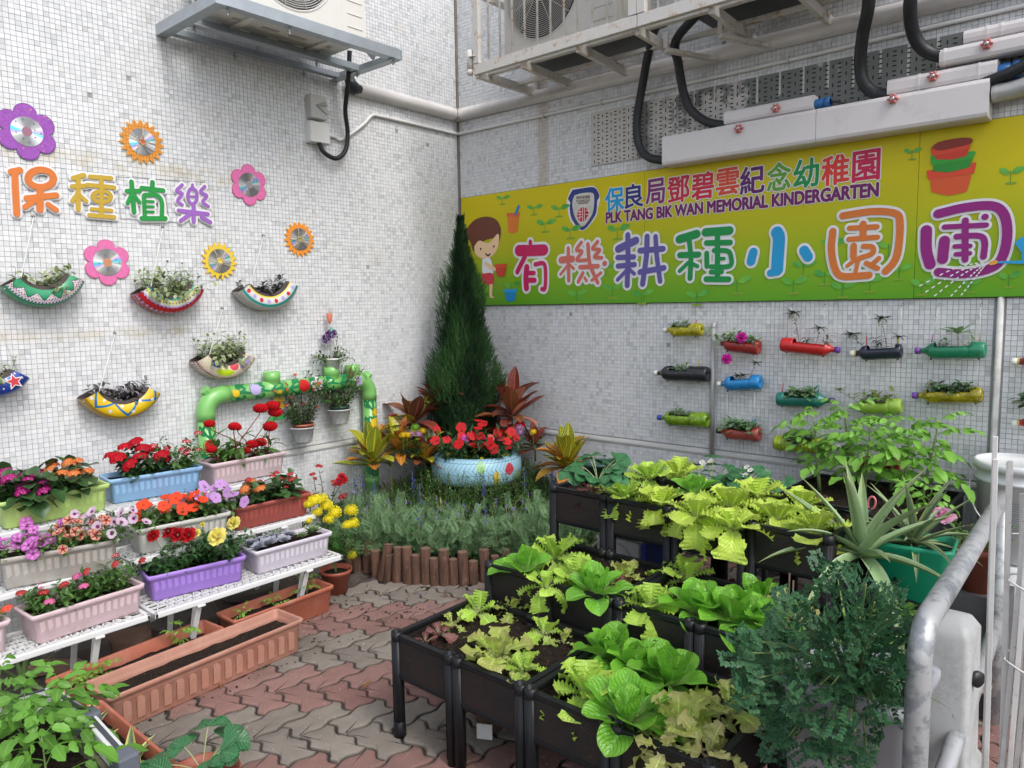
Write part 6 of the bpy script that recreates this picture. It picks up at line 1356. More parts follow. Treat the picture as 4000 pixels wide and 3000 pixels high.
IMO = petal('orange_impatiens', (.80, .075, .025), (.5, .02, .01), cr=.12); IML = petal('lilac_impatiens', (.58, .33, .68), (.45, .1, .4), cr=.12); CRD = petal('coral_red_kalanchoe', (.45, .03, .04), (.5, .2, .1)); PKV = petal('pink_verbena', (.62, .12, .30), (.6, .4, .5)); SALM = petal('salmon_bloom', (.75, .13, .07), (.5, .02, .02))
LK = [leafT(1, .75, oval, 6, 4, d, .12, ruf=.02, rf=2) for d in (.2, .6)]
bedding('magenta kalanchoe in the left of the light green planter', 'kalanchoe', 'flowers', pn_, Rn, -.13, -.06, .10, 14, LK, .085, 5, KAL, FL4, [MAG], .09, 14, .024, 'cluster', .96, group=FG)
bedding('orange kalanchoe in the right of the light green planter', 'kalanchoe', 'flowers', pn_, Rn, .03, .10, .105, 12, LK, .07, 5, KAL, FL4, [ORK], .07, 13, .022, 'cluster', .96, group=FG)
bedding('bright red verbena in the sky blue planter', 'verbena', 'flowers', pb_, Rb, -.09, .03, .12, 22, LT_tooth, .042, 9, DGL, FL5, [REDF], .05, 13, .030, 'cluster', .93, group=FG)
bedding('red and white verbena at the right end of the sky blue planter', 'verbena', 'flowers', pb_, Rb, .06, .15, .15, 14, LT_tooth, .034, 10, GL, FL5, [RWF], .05, 7, .018, 'cluster', .97, group=FG)
r_ = bedding('red cockscomb celosia with long pointed leaves in the top pink planter', 'celosia', 'flowers', pq_, Rq, -.13, .14, .11, 13, LT_lance, .085, 5, GL, None, None, .05, group=FG, ms_m=leafm('red_stem', (.22, .03, .03), .2, transl=0.))
cm = petal('celosia_velvet', (.50, .006, .012), None, var=.3, rough=.9); cme = MB().add(CEL, (0, 0, 0), I3, 1., rnd=.5).mesh('cockscomb', cm); ms = MB()
for px, py, s in ((1018, 1595, .030), (1075, 1610, .030), (960, 1760, .021), (1055, 1665, .030), (818, 1655, .022), (915, 1665, .024), (985, 1735, .026), (1020, 1727, .024), (825, 1755, .020), (1065, 1585, .03), (922, 1668, .022)):
    p = LW(px, py, .40); inst(r_, 'cockscomb', cme, p, rz(U_(0, 6))@rx(U_(-.3, .3)), s); tube(ms, [p, p+[0, U_(-.01, .01), -.03], at(pq_, Rq, U_(-.12, .14), 0)], .0022, 5)
part(r_, 'flower_stalks', ms, leafm('red_stem', (.22, .03, .03), .2, transl=0.), kind='stuff')
bedding('orange kalanchoe in the brick red planter', 'kalanchoe', 'flowers', pr_, Rr_, -.14, -.05, .09, 10, LK, .058, 5, KAL, FL4, [ORK], .06, 9, .022, 'cluster', .96, group=FG)
bedding('crimson kalanchoe on leafy stalks in the brick red planter', 'kalanchoe', 'flowers', pr_, Rr_, -.01, .11, .115, 14, LK, .06, 5, KAL, FL4, [CRD], .06, 11, .014, 'cluster', .97, group=FG)
bedding('mauve-pink petunias trailing over the left of the grey planter', 'petunia', 'flowers', pg_, Rg, -.24, -.02, .10, 26, LT_oval, .024, 10, GL, FL5b, [PNK], .10, 40, .0215, 'single', .35, (.5, -.1), group=FG)
bedding('red and cream star petunias in the middle of the grey planter', 'petunia', 'flowers', pg_, Rg, -.01, .13, .105, 22, LT_oval, .024, 10, GL, FL5b, [RPT], .08, 32, .0185, 'single', .35, (.4, 0), group=FG)
bedding('white petunias with dark eyes at the right of the grey planter', 'petunia', 'flowers', pg_, Rg, .10, .20, .13, 14, LT_oval, .024, 9, GL, FL5b, [WPT_], .08, 17, .020, 'single', .5, (.2, .25), group=FG)
FLI = flowerT(5, 1, .08, .16)
bedding('orange busy lizzies in the off-white planter', 'impatiens', 'flowers', pw_, Rw_, -.16, .06, .12, 22, LT_oval, .036, 9, GL, FLI, [IMO], .07, 20, .026, 'single', .75, group=FG)
bedding('lilac busy lizzies at the right of the off-white planter', 'impatiens', 'flowers', pw_, Rw_, .06, .20, .13, 16, LT_oval, .034, 9, GL, FLI, [IML], .08, 19, .025, 'single', .75, (.1, .1), group=FG)
bedding('low pink verbena and dark seed heads in the front pink planter', 'verbena', 'flowers', pk_, Rk, -.15, .10, .09, 24, LT_tooth, .034, 10, GL, FL5, [PKV, PKV, CRD], .05, 9, .016, 'cluster', .9, group=FG)
bedding('leafy red-flowered verbena at the right of the front pink planter', 'verbena', 'flowers', pk_, Rk, .05, .13, .14, 12, LT_tooth, .030, 10, GL, FL5, [CRD, RWF], .05, 5, .014, 'cluster', .95, group=FG)
bedding('salmon flowers cut by the left edge of the photo', 'verbena', 'flowers', pf0, Rf0, .02, .15, .08, 10, LT_tooth, .032, 8, BGL, FL5, [SALM], .05, 7, .017, 'cluster', .9, group=FG)
for yy, lab, mt in ((-.07, 'miniature red rose bush in the purple planter', petal('red_rose', (.42, .006, .012), None, var=.3)), (.09, 'miniature yellow rose bush in the purple planter', petal('yellow_rose', (.72, .64, .16), None, var=.2))):
    r_ = bedding(lab, 'rose_bush', 'flowers', pp_, Rp, yy-.06, yy+.06, .125, 17, LT_tooth, .036, 12, DGL, None, None, .08, group=FG)
    me = MB().add(ROSE, (0, 0, 0), I3, 1.).mesh('rose_bloom', mt); mm = MB()
    for px, py, s in (((596, 2090, .018), (652, 2070, .021), (690, 2085, .021), (732, 2086, .022)) if yy < 0 else ((765, 2081, .013), (845, 2092, .026), (910, 2040, .020), (790, 2048, .008))):
        p = G(px, py, .49); inst(r_, 'rose_bloom', me, p, frame((.2, .3, .2), (.5, -.5, .8)), s); tube(mm, [p, at(pp_, Rp, yy, 0)], .0014, 4)
    part(r_, 'flower_stalks', mm, STEM, kind='stuff')
# echeverias
def rosette(m, c, R_, n, T, up=(0, 0, 1), el0=1.2, el1=.15):
    Rm = frame((1, 0, 0), up)
    for k in range(n):
        t = k/(n-1); a = k*2.39996; el = el0+(el1-el0)*t; d = Rm@np.array([cos(a)*cos(el), sin(a)*cos(el), sin(el)]); m.add(T[k % len(T)], np.asarray(c)+d*.004, frame(d, up), R_*(.45+.55*t)*U_(.9, 1.08))
TE = [leafT(1, .62, lambda t: max(.12, (.35+.65*t)*(1-max(0, t-.72)*3.2)), 6, 4, -.25, .22)]; TS = [leafT(1, .30, lance, 5, 2, -.3, .35)]
EM = leafm('echeveria_leaf', (.25, .27, .33), .15, edge=(.36, .36, .42), rough=.6, transl=0.); EG = leafm('green_echeveria_leaf', (.13, .22, .09), .2, edge=(.22, .26, .12), rough=.5, transl=0.)
for i, (u, v, s, up) in enumerate(((-.15, -.03, .040, (.1, 0, 1)), (-.10, .03, .050, (.3, -.2, 1)), (-.155, .04, .04, (.2, -.4, 1)), (-.045, -.035, .042, (.2, 0, 1)), (-.03, .035, .036, (.4, 0, 1)), (.02, -.01, .040, (.3, .2, 1)), (-.10, -.035, .036, (0, 0, 1)))):
    m = MB(); c_ = at(ps_, Rs, u, v, .022); rosette(m, c_, s, 30, TE, up)
    plant('echeveria', ('blue-grey echeveria rosette at the back left of the succulent box', 'largest grey echeveria rosette, front of the succulent box', 'grey echeveria spilling at the left front of the succulent box', 'lilac echeveria behind the middle of the succulent box', 'small grey echeveria at the front middle of the succulent box', 'lilac-tinted echeveria beside the green spiky one', 'grey echeveria between the others in the succulent box')[i], 'succulent', c_, (('leaves', m, EM),), 'succulents in the lilac-white box')
for i, (u, v, s) in enumerate(((-.035, -.055, .055), (.12, .02, .058), (.05, .045, .04))):
    m = MB(); c_ = at(ps_, Rs, u, v, .02); rosette(m, c_, s, 26, TS, (0, 0, 1), 1.3, .1)
    plant('agave', ('green spiky rosette at the back of the succulent box', 'pointed green rosette at the right of the succulent box', 'low green rosette at the front of the succulent box')[i], 'succulent', c_, (('leaves', m, EG),), 'succulents in the lilac-white box')
# seedlings in the troughs
TGN = leafm('seedling_leaf', (.19, .36, .045), .3, vein=(.3, .46, .12), rough=.45, transl=.3); TMG = leafm('tomato_leaf', (.10, .25, .035), .3, vein=(.2, .36, .09), rough=.45, transl=.3)
def tomato(label, b_, H, nl, ls, mt=TMG, name='tomato_plant', cat='seedling', group=None, lean=(0, 0), seed=1):
    random.seed(seed); m, ms = MB(), MB(); P = bend(b_, (lean[0], lean[1], 1), H, .1, U_(-.4, .4), 8); tube(ms, P, [max(.0012, .026*H*(1-.7*i/8)) for i in range(9)], 6)
    for k in range(nl):
        t = .25+.75*k/max(1, nl-1); p, d = along(P, min(t, .999)); a = k*2.4+seed; dd = unit((cos(a), sin(a), U_(.25, .6)+.5*t)); m.add(TOM[k % 3], p, frame(dd, (0, 0, 1)), ls*(1-.35*t)*U_(.8, 1.15))
    return plant(name, label, cat, b_, (('leaves', m, mt), ('stems', ms, leafm('tomato_stem', (.15, .22, .07), .2, transl=0.))), group)
SG = 'tomato seedlings in the rear troughs'
for i, (c_, R_, u, H, ls, lab) in enumerate(((t2, Rt2, .16, .10, .075, 'bushy tomato seedling below the purple planter'), (t2, Rt2, -.14, .065, .07, 'tomato seedling below the front pink planter'), (t2, Rt2, -.23, .04, .075, 'low spreading tomato seedling at the left of the rear trough'), (t3, Rt3, -.17, .045, .05, 'small tomato seedling at the left end of the right rear trough'), (t3, Rt3, -.02, .055, .05, 'tomato seedling in the middle of the right rear trough'), (t3, Rt3, .15, .09, .07, 'tallest tomato seedling near the white shelf end'))):
    tomato(lab, at(c_, R_, u, .0), H, 7, ls, TGN, 'seedling', 'seedling', SG, seed=60+i)
# aloe, snake plants, strawberry and bushy tomato at the lower left
random.seed(5)
def straps(name, label, cat, b_, n, L_, w, mt, el=(.3, 1.3), droop=.8, group=None, fold=.35, nm='leaf', az=None, nl=10):
    root = thing(name, label, cat, b_, group)
    for k in range(n):
        a = (k*2.39996 if az is None else az[k % len(az)])+U_(-.2, .2); e = el[1]+(el[0]-el[1])*k/max(1, n-1); T = leafT(1, w, lambda t: max(.02, (1-t**2.2)*(.75+.25*min(1, t*4))), nl, 4, droop*U_(.3, 1.3)*(.4+.6*k/n), fold)
        m = MB(); m.add(T, b_, frame((cos(a)*cos(e), sin(a)*cos(e), sin(e)), (0, 0, 1)), L_*U_(.75, 1.1)); part(root, nm, m, mt)
    return root
ALO = leafm('aloe_leaf', (.13, .22, .08), .25, rough=.4, transl=.05, tip=(.2, .24, .08)); g0 = G(95, 2690, .08)
straps('aloe', 'spiky aloe between the broken slabs and the tomato leaves', 'aloe', g0, 9, .17, .13, ALO, (.35, 1.3), .5, fold=.5)
P_ = [G(0, 2640, .28), G(5, 2530, .36), G(35, 2510, .37), G(80, 2525, .36)]
h = SH('snake_plant_leaf'); u, v = h.uv(); c = h.mix((v*22+h.noise(50, 2)*3).fract().lt(.4), (.09, .14, .09), (.17, .22, .14)); SNK = h.out(h.mix((u-.5).abs().step(.24, .30), c, (.50, .50, .14)), .4)
for i, (u_, lab) in enumerate(((-.22, 'striped snake plant rosette nearest the white frame corner'), (-.08, 'striped yellow-edged snake plant, second in the trough'), (.06, 'snake plant in the middle of the trough'), (.2, 'snake plant at the bottom edge of the photo'))):
    straps('snake_plant', lab, 'snake plant', at(t4, Rt4, -u_, .02*(-1)**i), 9, .115, .34, SNK, (.5, 1.4), .5, 'snake plants in the bottom left trough', .25)
wf = thing('framed_planter', 'raised soil planter with white rails and dark corner caps at the lower left', 'planter', (1.55, -3.2, 0)); zf = .33
c0, c1, c2 = G(440*1/2.212, 2250+1050/2.212, zf), G(760/2.212, 2250+1275/2.212, zf), G(1080/2.212, 2250+1640/2.212, zf); cL = G(-60, 2250+1205/2.212, zf)
for a, b_ in ((c0, c1), (c1, c2), (cL, c0)):
    d = unit(b_-a); m = MB(); bar(m, a, b_, .030, .05); part(wf, 'white_rail', m, WPT, False, bevel=.003); m = MB(); bar(m, a+d*.012+[0, 0, .0265], b_-d*.012+[0, 0, .0265], .011, .003); part(wf, 'dark_inlay', m, plain('dark_inlay', (.05, .055, .07), .5), False)
for a in (c1, c2): m = MB(); box(m, a+[0, 0, .004], (.05, .05, .056), rz(.1)); part(wf, 'corner_cap', m, plain('slate_cap', (.11, .12, .15), .5), False, bevel=.006)
m = MB(); box2(m, (c0[0]+.0, c0[1]-.018, .0), (c2[0]+.1, c0[1]-.004, zf-.03)); part(wf, 'side_panel', m, plain('mossy_panel', (.12, .12, .07), .8, dirt=.6), False)
o = soil(wf, 1.75, -3.38, .95, .76, zf-.05, .010, nu=50, nv=40)
for i, (px, py, H, nl, ls, lab) in enumerate(((110, 2920, .15, 12, .17, 'broad tomato plant filling the bottom left corner'), (270, 2800, .13, 8, .13, 'tomato shoot leaning over the white frame corner'), (20, 2790, .14, 8, .13, 'tomato plant at the left edge above the corner soil'), (190, 3060, .14, 9, .16, 'tomato plant whose leaves touch the bottom edge of the photo'))):
    tomato(lab, G(px, py+60, zf-.03), H, nl, ls, leafm('bright_tomato_leaf', (.13, .32, .04), .3, vein=(.22, .42, .10), transl=.3), group='tomato plants in the lower left planter', seed=30+i*3)
SBL = leafm('strawberry_leaf', (.028, .125, .045), .3, vein=(.07, .2, .08), rough=.35, ribs=9, bump=.5, transl=.15)
def strawberry(label, b_, n, H, ls, seed, group=None, white=0):
    random.seed(seed); m, ms = MB(), MB()
    for k in range(n):
        a = k*2.4; P = bend(b_, (cos(a)*U_(.4, 1.2), sin(a)*U_(.4, 1.2), 1), H*U_(.6, 1.15), -.7, 0, 6); tube(ms, P, .0016, 5); d = unit(P[-1]-P[-2]); m.add(STR[k % 2], P[-1], frame(unit(d*[1, 1, .3]+[0, 0, -.05]), unit(np.array([.25, -.3, 1])+rnd_dir()*.3)), ls*U_(.75, 1.15))
    r = plant('strawberry_plant', label, 'strawberry plant', b_, (('leaves', m, SBL), ('stems', ms, PALES)), group)
    for k in range(white):
        mm = MB(); p = b_+np.array([U_(-.05, .05), U_(-.05, .05), H*U_(.8, 1.2)]); mm.add(FL5, p, frame((1, 0, .2), (.3, -.5, .8)), .014); part(r, 'blossom', mm, petal('white_blossom', (.7, .7, .68), (.5, .45, .1)))
strawberry('strawberry plant at the bottom edge in front of the snake plants', G(790, 3020, .16), 9, .10, .062, 3)
m = MB(); c_ = G(790, 3020, .16); potlathe(m, c_-[0, 0, .17], .09, .17); solo('plant_pot', m, TC, 'terracotta pot under the strawberry at the bottom edge', 'plant pot', c_-[0, 0, .17])
# marigold in its pot, crown-of-thorns clump by the wall
random.seed(8); c_ = np.array([.655, -1.565, 0.]); mp = thing('round_pot', 'round terracotta pot of the yellow marigold', 'plant pot', c_); m = MB(); potlathe(m, c_, .072, .115); part(mp, 'pot_shell', m, TC); m = MB(); disc(m, c_+[0, 0, .095], I3, .062, 20); part(mp, 'soil', m, soilm())
ml, ms = MB(), MB(); P = bend(c_+[0, 0, .09], (-.05, -.05, 1), .2, 0, .1); tube(ms, P, .005, 6)
mr = thing('marigold', 'yellow marigold bush with round blooms in a terracotta pot', 'flowers', c_+[0, 0, .09]); mm = petal('marigold_yellow', (.80, .70, .03), None, var=.2)
me = MB().add(POM, (0, 0, 0), I3, 1., rnd=.3).mesh('marigold_bloom', mm)
for k in range(26): a = U_(0, 6.28); b_, _ = along(P, U_(.3, .95)); leafy(ml, ms, bend(b_, (cos(a), sin(a), U_(.2, 1.3)), U_(.07, .15), .1, 0, 6), [FEA], 8, .05, .9, .2, .001)
part(mr, 'foliage', ml, leafm('marigold_leaf', (.05, .15, .03), .35), kind='stuff'); part(mr, 'stems', ms, STEM, kind='stuff')
for px, py, s in ((1228, 1955, .030), (1258, 1950, .028), (1275, 1975, .031), (1240, 2002, .024), (1308, 2002, .033), (1372, 1995, .033), (1283, 2030, .026), (1380, 2045, .030), (1205, 1970, .022), (1375, 2168, .023), (1205, 2033, .018), (1356, 2052, .024)): inst(mr, 'bloom', me, LW(px, py, .66), rz(U_(0, 6))@rx(U_(-.4, .4)), s)
random.seed(14)
for i, (px, py, H, lab) in enumerate(((1190, 1985, .20, 'red-flowered crown of thorns just above the marigold'), (1265, 1960, .24, 'crown of thorns with an arching stem against the tiled wall'), (1320, 1960, .12, 'leafy crown of thorns beside the red artificial bloom'))):
    b_ = LW(px, py+70, .30); ml, ms, mf = MB(), MB(), MB()
    for k in range(6):
        Pq = bend(b_+rnd_dir()*.02, (U_(-.3, .3), U_(-.6, .6), 1), H*U_(.5, 1.05), 0, U_(-.5, .5)); leafy(ml, ms, Pq, LT_spoon, 13, .032, .9, .15, .0035)
        if k % 2 == 0:
            for j in range(3): cluster(mf, Pq[-1]+rnd_dir()*.016+[0, 0, .012], .009, 5, .009, FL4)
    plant('crown_of_thorns', lab, 'plant', b_, (('foliage', ml, leafm('euphorbia_leaf', (.060, .135, .035), .4)), ('stems', ms, BRST), ('flowers', mf, CRD)), 'crown of thorns along the left wall')
m = MB(); c_ = LW(1335, 1865, .36); [m.add(ROSE, c_+[0, dy, dz], frame((0, .1, 1), (1, -.4, .3)), .016) for dy, dz in ((0, 0), (.012, -.014), (-.018, -.02))]; plant('fabric_flower', 'large red artificial flower at the wall foot behind the lavender', 'artificial flower', c_, (('bloom', m, petal('red_fabric', (.55, .02, .02), (.1, .02, .2))),))
# ================================================================== corner flower bed
random.seed(21)
LOG = SH('log_bark'); x_, y_, z_ = LOG.pos(); n1 = LOG.noise(9, 5, vec=LOG.vec(x_*6, y_*6, z_*.8), rough=.7); LOGM = LOG.out(LOG.mix(LOG.noise(30, 3).step(.6, .75)*.4, LOG.ramp(n1, [(.3, (.045, .022, .014)), (.6, (.13, .065, .042)), (.8, (.18, .10, .07))]), (.3, .2, .15)), .85, bump=n1, bstr=.5, bdist=.004)
h = SH('log_end'); u, v = h.uv(); LOGE = h.out(h.mix(((v*5+h.noise(40, 2)*.6).fract().lt(.3)), h.mul(.7+h.noise(30, 4)*.6, (.20, .125, .085)), (.09, .05, .035)), .9)
bedp = thing('log_edging', 'brown log roll edging curved round the corner flower bed', 'edging', (.8, -1.2, 0))
LG = [(0, 1.56, 1.36, 1.04, .03), (0, 2.5, 1.42, 1.18, .02)]
pxl = [(1365, 2225, 2120, 0), (1395, 2228, 2125, 0), (1432, 2232, 2108, -1), (1468, 2250, 2155, 0), (1490, 2262, 2130, -6), (1515, 2268, 2172, -3), (1548, 2278, 2142, -2), (1592, 2282, 2142, 0), (1626, 2284, 2172, 0), (1664, 2285, 2146, 0), (1697, 2288, 2185, 0), (1736, 2288, 2152, 0), (1773, 2287, 2188, 0), (1814, 2286, 2160, 1), (1850, 2284, 2196, 0), (1893, 2275, 2150, 0), (1935, 2262, 2175, 0), (1975, 2248, 2150, 0), (2010, 2225, 2165, 2), (2045, 2200, 2120, 0), (2085, 2180, 2105, 0), (2130, 2160, 2090, 0), (2175, 2140, 2070, 0), (2225, 2125, 2055, -2), (2270, 2110, 2050, 0), (2315, 2095, 2040, 0)]
for i, (px, pb_, pt, ln) in enumerate(pxl):
    b0 = G(px, pb_, 0); hh = None; lo, hi = 0, .6
    for _ in range(30):
        mi = (lo+hi)/2
        if PROJ(b0+[0, 0, mi])[1] > pt: lo = mi
        else: hi = mi
    b0 = b0+unit([-1, 1, 0])*.02; r = .0245+.0025*sin(i*3.1); t_ = b0+[-.006*ln*(hi/.18), -.006*ln*.6, hi]
    m = MB(); tube(m, [b0-[0, 0, .01], b0+(t_-b0)*.5, t_-(t_-b0)*.02, t_], [r*1.02, r, r, r*.93], 16, False); lg = part(bedp, 'log', m, LOGM)
    m = MB(); disc(m, t_, frame(rnd_dir(-.1, .1), t_-b0)@I3 if False else np.column_stack([(1, 0, 0), np.cross(unit(t_-b0), (1, 0, 0)), unit(t_-b0)]), r*.94, 16); part(lg, 'log_end', m, LOGE, False)
m = MB(); V = []
def bedin(x, y): return x > .02 and y < -.02 and x < 1.9 and (hypot(x*.93, y) < 1.38) and not (x > .6 and y < -1.17+.0*x+max(0, (x-.78))*.78) and not (x > 1.0 and y < -.98+(x-1.0)*.9)
grid(m, lambda u, v: (u*1.45, -v*1.28, .035+.11*max(0, 1-hypot(u*1.45, v*1.28)/1.1)+.20*max(0, 1-(hypot(u*1.45-.52, -v*1.28+.43)/.55)**2)+.02*sin(u*31)*sin(v*27)+U_(0, .012)-(.06 if not bedin(u*1.45, -v*1.28) else 0)), 60, 56); o = part(None, 'flower_bed_soil', m, soilm()); tag(o, kind='stuff')
# cypress
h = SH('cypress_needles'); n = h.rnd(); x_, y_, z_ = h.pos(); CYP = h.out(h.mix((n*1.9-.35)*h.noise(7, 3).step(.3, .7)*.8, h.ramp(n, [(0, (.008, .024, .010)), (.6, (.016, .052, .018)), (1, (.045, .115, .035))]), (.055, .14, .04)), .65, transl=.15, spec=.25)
cy = thing('cypress_tree', 'dark green conical cypress standing in the corner between the walls', 'tree', (.31, -.31, .05)); m = MB(); tube(m, [(.31, -.31, .05), (.31, -.31, 1.0), (.31, -.31, 1.75)], [.028, .018, .004], 8); part(cy, 'trunk', m, BRST); m = MB(); lathe(m, [(.02, 0), (.17, .05), (.16, .5), (.11, .9), (.05, 1.25), (.005, 1.5)], (.30, -.30, .3), (0, 0, 1), 20); m.V = [v+RS.randn(*v.shape)*.012 for v in m.V]; part(cy, 'dark_core', m, plain('crown_core_fill', (.012, .018, .008), .95, nz=.5))  # dark core mesh added inside so the crown is not see-through
sp = MB(); tt = leafT(1, .16, lance, 2, 2, .1, .2)
for k in range(9): a = k*2.4; sp.add(tt, (0, .10*k, 0), frame((cos(a)*.6, 1., sin(a)*.6)), .30*(1-.04*k), rnd=.3+.05*k)
tube(sp, [(0, 0, 0), (0, 1, 0)], .02, 3, False); SPR = sp.T()
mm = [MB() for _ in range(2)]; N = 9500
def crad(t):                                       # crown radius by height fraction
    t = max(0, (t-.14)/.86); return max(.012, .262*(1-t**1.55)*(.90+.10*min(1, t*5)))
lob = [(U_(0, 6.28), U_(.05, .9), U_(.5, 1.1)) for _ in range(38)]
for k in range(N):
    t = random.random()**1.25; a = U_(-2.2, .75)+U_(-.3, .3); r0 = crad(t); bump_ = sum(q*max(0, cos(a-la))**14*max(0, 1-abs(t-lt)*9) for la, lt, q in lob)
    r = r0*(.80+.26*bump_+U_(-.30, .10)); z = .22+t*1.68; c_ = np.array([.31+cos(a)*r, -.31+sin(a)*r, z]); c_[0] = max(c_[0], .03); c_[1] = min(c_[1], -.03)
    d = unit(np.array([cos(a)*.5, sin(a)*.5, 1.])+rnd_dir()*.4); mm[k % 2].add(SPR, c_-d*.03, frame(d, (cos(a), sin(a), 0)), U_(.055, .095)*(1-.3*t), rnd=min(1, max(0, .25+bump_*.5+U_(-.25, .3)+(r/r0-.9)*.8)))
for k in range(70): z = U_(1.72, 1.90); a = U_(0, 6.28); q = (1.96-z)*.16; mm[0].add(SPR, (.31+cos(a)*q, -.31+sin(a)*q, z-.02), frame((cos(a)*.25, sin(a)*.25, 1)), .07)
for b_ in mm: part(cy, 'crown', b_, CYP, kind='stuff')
# crotons
def crot(n, base, vein, alt):
    h = SH('croton_'+n); u, v = h.uv(); r = (h.rnd()+h.orand()).fract(); a = (u-.5).abs(); w = h.noise(14, 2)
    rb = ((v*11-a*7+w*.8).fract()-.5).abs().lt(.13+0*r); c = h.mix(r.gt(.6), base, alt); c = h.mul(.75+h.noise(30, 2)*.5, c)
    return h.out(h.mix((rb*a.lt(.44)).max(a.lt(.035)).max(a.gt(.465)), c, vein), .32, transl=.12, bump=((v*11-a*7).fract()-.5).abs(), bstr=.3, spec=.5)
CY_ = crot('yellow', (.05, .15, .015), (.70, .56, .04), (.16, .22, .02)); CO_ = crot('orange', (.08, .10, .015), (.70, .30, .05), (.32, .12, .02)); CR_ = crot('red', (.075, .028, .02), (.50, .09, .06), (.09, .07, .02)); CD_ = crot('dark', (.04, .018, .014), (.30, .10, .05), (.20, .03, .025)); CPK = crot('blush', (.42, .14, .10), (.50, .10, .08), (.5, .25, .15))
LCR = [leafT(1, .46, lambda t: max(.05, sin(pi*min(1, t**.85))**.7*(.75+.3*t)), 10, 4, d, .18, ruf=.012, rf=1.5) for d in (-.1, .35, .8)]
def croton(label, px, py, zb_, n, L_, mts, seed, lean=0., el=(.1, 1.35), H=.06, spread=1.):
    random.seed(seed); b_ = RW(px, py, zb_) if px > 1850 else LW(px, py, zb_); root = thing('croton', label, 'croton', b_-[0, 0, H], 'crotons in the corner bed'); n = int(n*1.5); L_ *= 1.25; m = MB(); tube(m, [b_-[0, 0, H+.04], b_+[0, 0, .02]], .005, 6); part(root, 'stem', m, BRST)
    me = {}
    for k in range(n):
        a = k*2.39996+seed; t = k/(n-1); e = el[1]+(el[0]-el[1])*t; mt = mts[k % len(mts)]; key = (mt.name, k % 3)
        if key not in me: me[key] = MB().add(LCR[k % 3], (0, 0, 0), I3, 1., rnd=.5).mesh('leaf', mt)
        p = b_+np.array([cos(a)*.008, sin(a)*.008, .03-t*H]); d = (cos(a)*cos(e)*spread, sin(a)*cos(e)*spread, sin(e)); q = p+np.array(d)*L_
        if q[0] < .03 or q[1] > -.03: a += pi*.7; d = (cos(a)*cos(e)*spread, sin(a)*cos(e)*spread, sin(e))
        inst(root, 'leaf', me[key], p, frame(d, (0, 0, 1)), L_*U_(.75, 1.12))
croton('yellow-veined croton against the right wall beside the strawberry pot', 2215, 1815, .26, 26, .155, [CY_, CY_, CO_], 2)
croton('broad-leaved yellow and green croton at the left end of the bed', 1455, 1800, .22, 13, .165, [CY_, CO_, CY_], 5)
croton('orange croton behind the broad yellow one', 1560, 1750, .26, 16, .14, [CO_, CY_, CO_], 7)
croton('orange-red croton next to the blue tyre on its left', 1660, 1790, .34, 18, .13, [CO_, CR_, CY_], 9)
croton('dark red croton with spreading narrow leaves, left of the cypress', 1615, 1650, .20, 14, .175, [CD_, CY_, CR_], 4, el=(.0, 1.1))
croton('crimson-leaved croton in front of the cypress on the left', 1715, 1580, .26, 13, .16, [CR_, CD_, CR_], 6)
croton('tall crimson croton with a blush drooping leaf, right of the cypress', 2000, 1600, .24, 18, .17, [CR_, CD_, CR_, CPK], 8, H=.10)
croton('small maroon croton by the ledge behind the pom-pom flowers', 2090, 1740, .12, 8, .11, [CR_, CD_], 3)
# blue tyre full of flowers
random.seed(33); TC_ = np.array([.52, -.43, .0]); RT_, WT, Z0 = .272, .17, .335
h = SH('tyre_paint_blue_bed'); u, v = h.uv(); s_ = (v-.5).abs(); ch = (u*64+s_*9).fract(); gr = (ch.lt(.16)*v.gt(.22)*v.lt(.80)).max((v-.38).abs().lt(.008)).max((v-.62).abs().lt(.008))
c = h.mul(.9+h.noise(20, 3)*.2, (.32, .55, .68)); c = h.mix(gr*.7, c, (.08, .16, .24))
for cu, cv, ru, rv, col in ((.30, .45, .021, .13, (.5, .02, .03)), (.19, .35, .015, .12, (.6, .2, .22)), (.355, .32, .013, .15, (.7, .5, .06)), (.25, .3, .02, .1, (.3, .5, .2)), (.41, .55, .015, .12, (.3, .55, .2)), (.36, .86, .02, .06, (.5, .08, .04)), (.22, .9, .02, .06, (.5, .03, .05)), (.12, .5, .018, .1, (.6, .5, .1))):
    a, b_ = (u-cu)/ru, (v-cv)/rv; c = h.mix((a*a+b_*b_).lt(1.)*(1-gr*.6), c, col)
TBM = h.out(c, .4, bump=1-gr, bstr=.5, bdist=.004, coat=.15)
ty = thing('tyre_planter', 'pale blue painted tyre with coloured spots, planted with flowers', 'tyre planter', TC_+[0, 0, Z0-WT/2]); m = MB()
lathe(m, [(RT_-.085, -WT*.30), (RT_-.05, -WT*.47), (RT_-.018, -WT*.45), (RT_-.003, -WT*.33), (RT_, -WT*.1), (RT_+.002, 0), (RT_, WT*.12), (RT_-.004, WT*.3), (RT_-.02, WT*.43), (RT_-.045, WT*.48), (RT_-.08, WT*.38), (RT_-.085, WT*.28), (RT_-.09, .0)], TC_+[0, 0, Z0+.075], (0, 0, 1), 96); o = part(ty, 'tyre_shell', m, TBM); o.rotation_euler = (0, 0, 0)
m = MB(); [disc(m, TC_+[0, 0, Z0+.10], I3, RT_-.08, 30)]; part(ty, 'soil', m, soilm())
TZ = Z0+.10; tc = TC_+[0, 0, TZ]
NG = petal('red_new_guinea', (.62, .02, .025), (.45, .01, .02), cr=.1); NM = petal('magenta_new_guinea', (.52, .08, .48), (.3, .02, .2), cr=.1); NC = petal('coral_new_guinea', (.70, .13, .12), None)
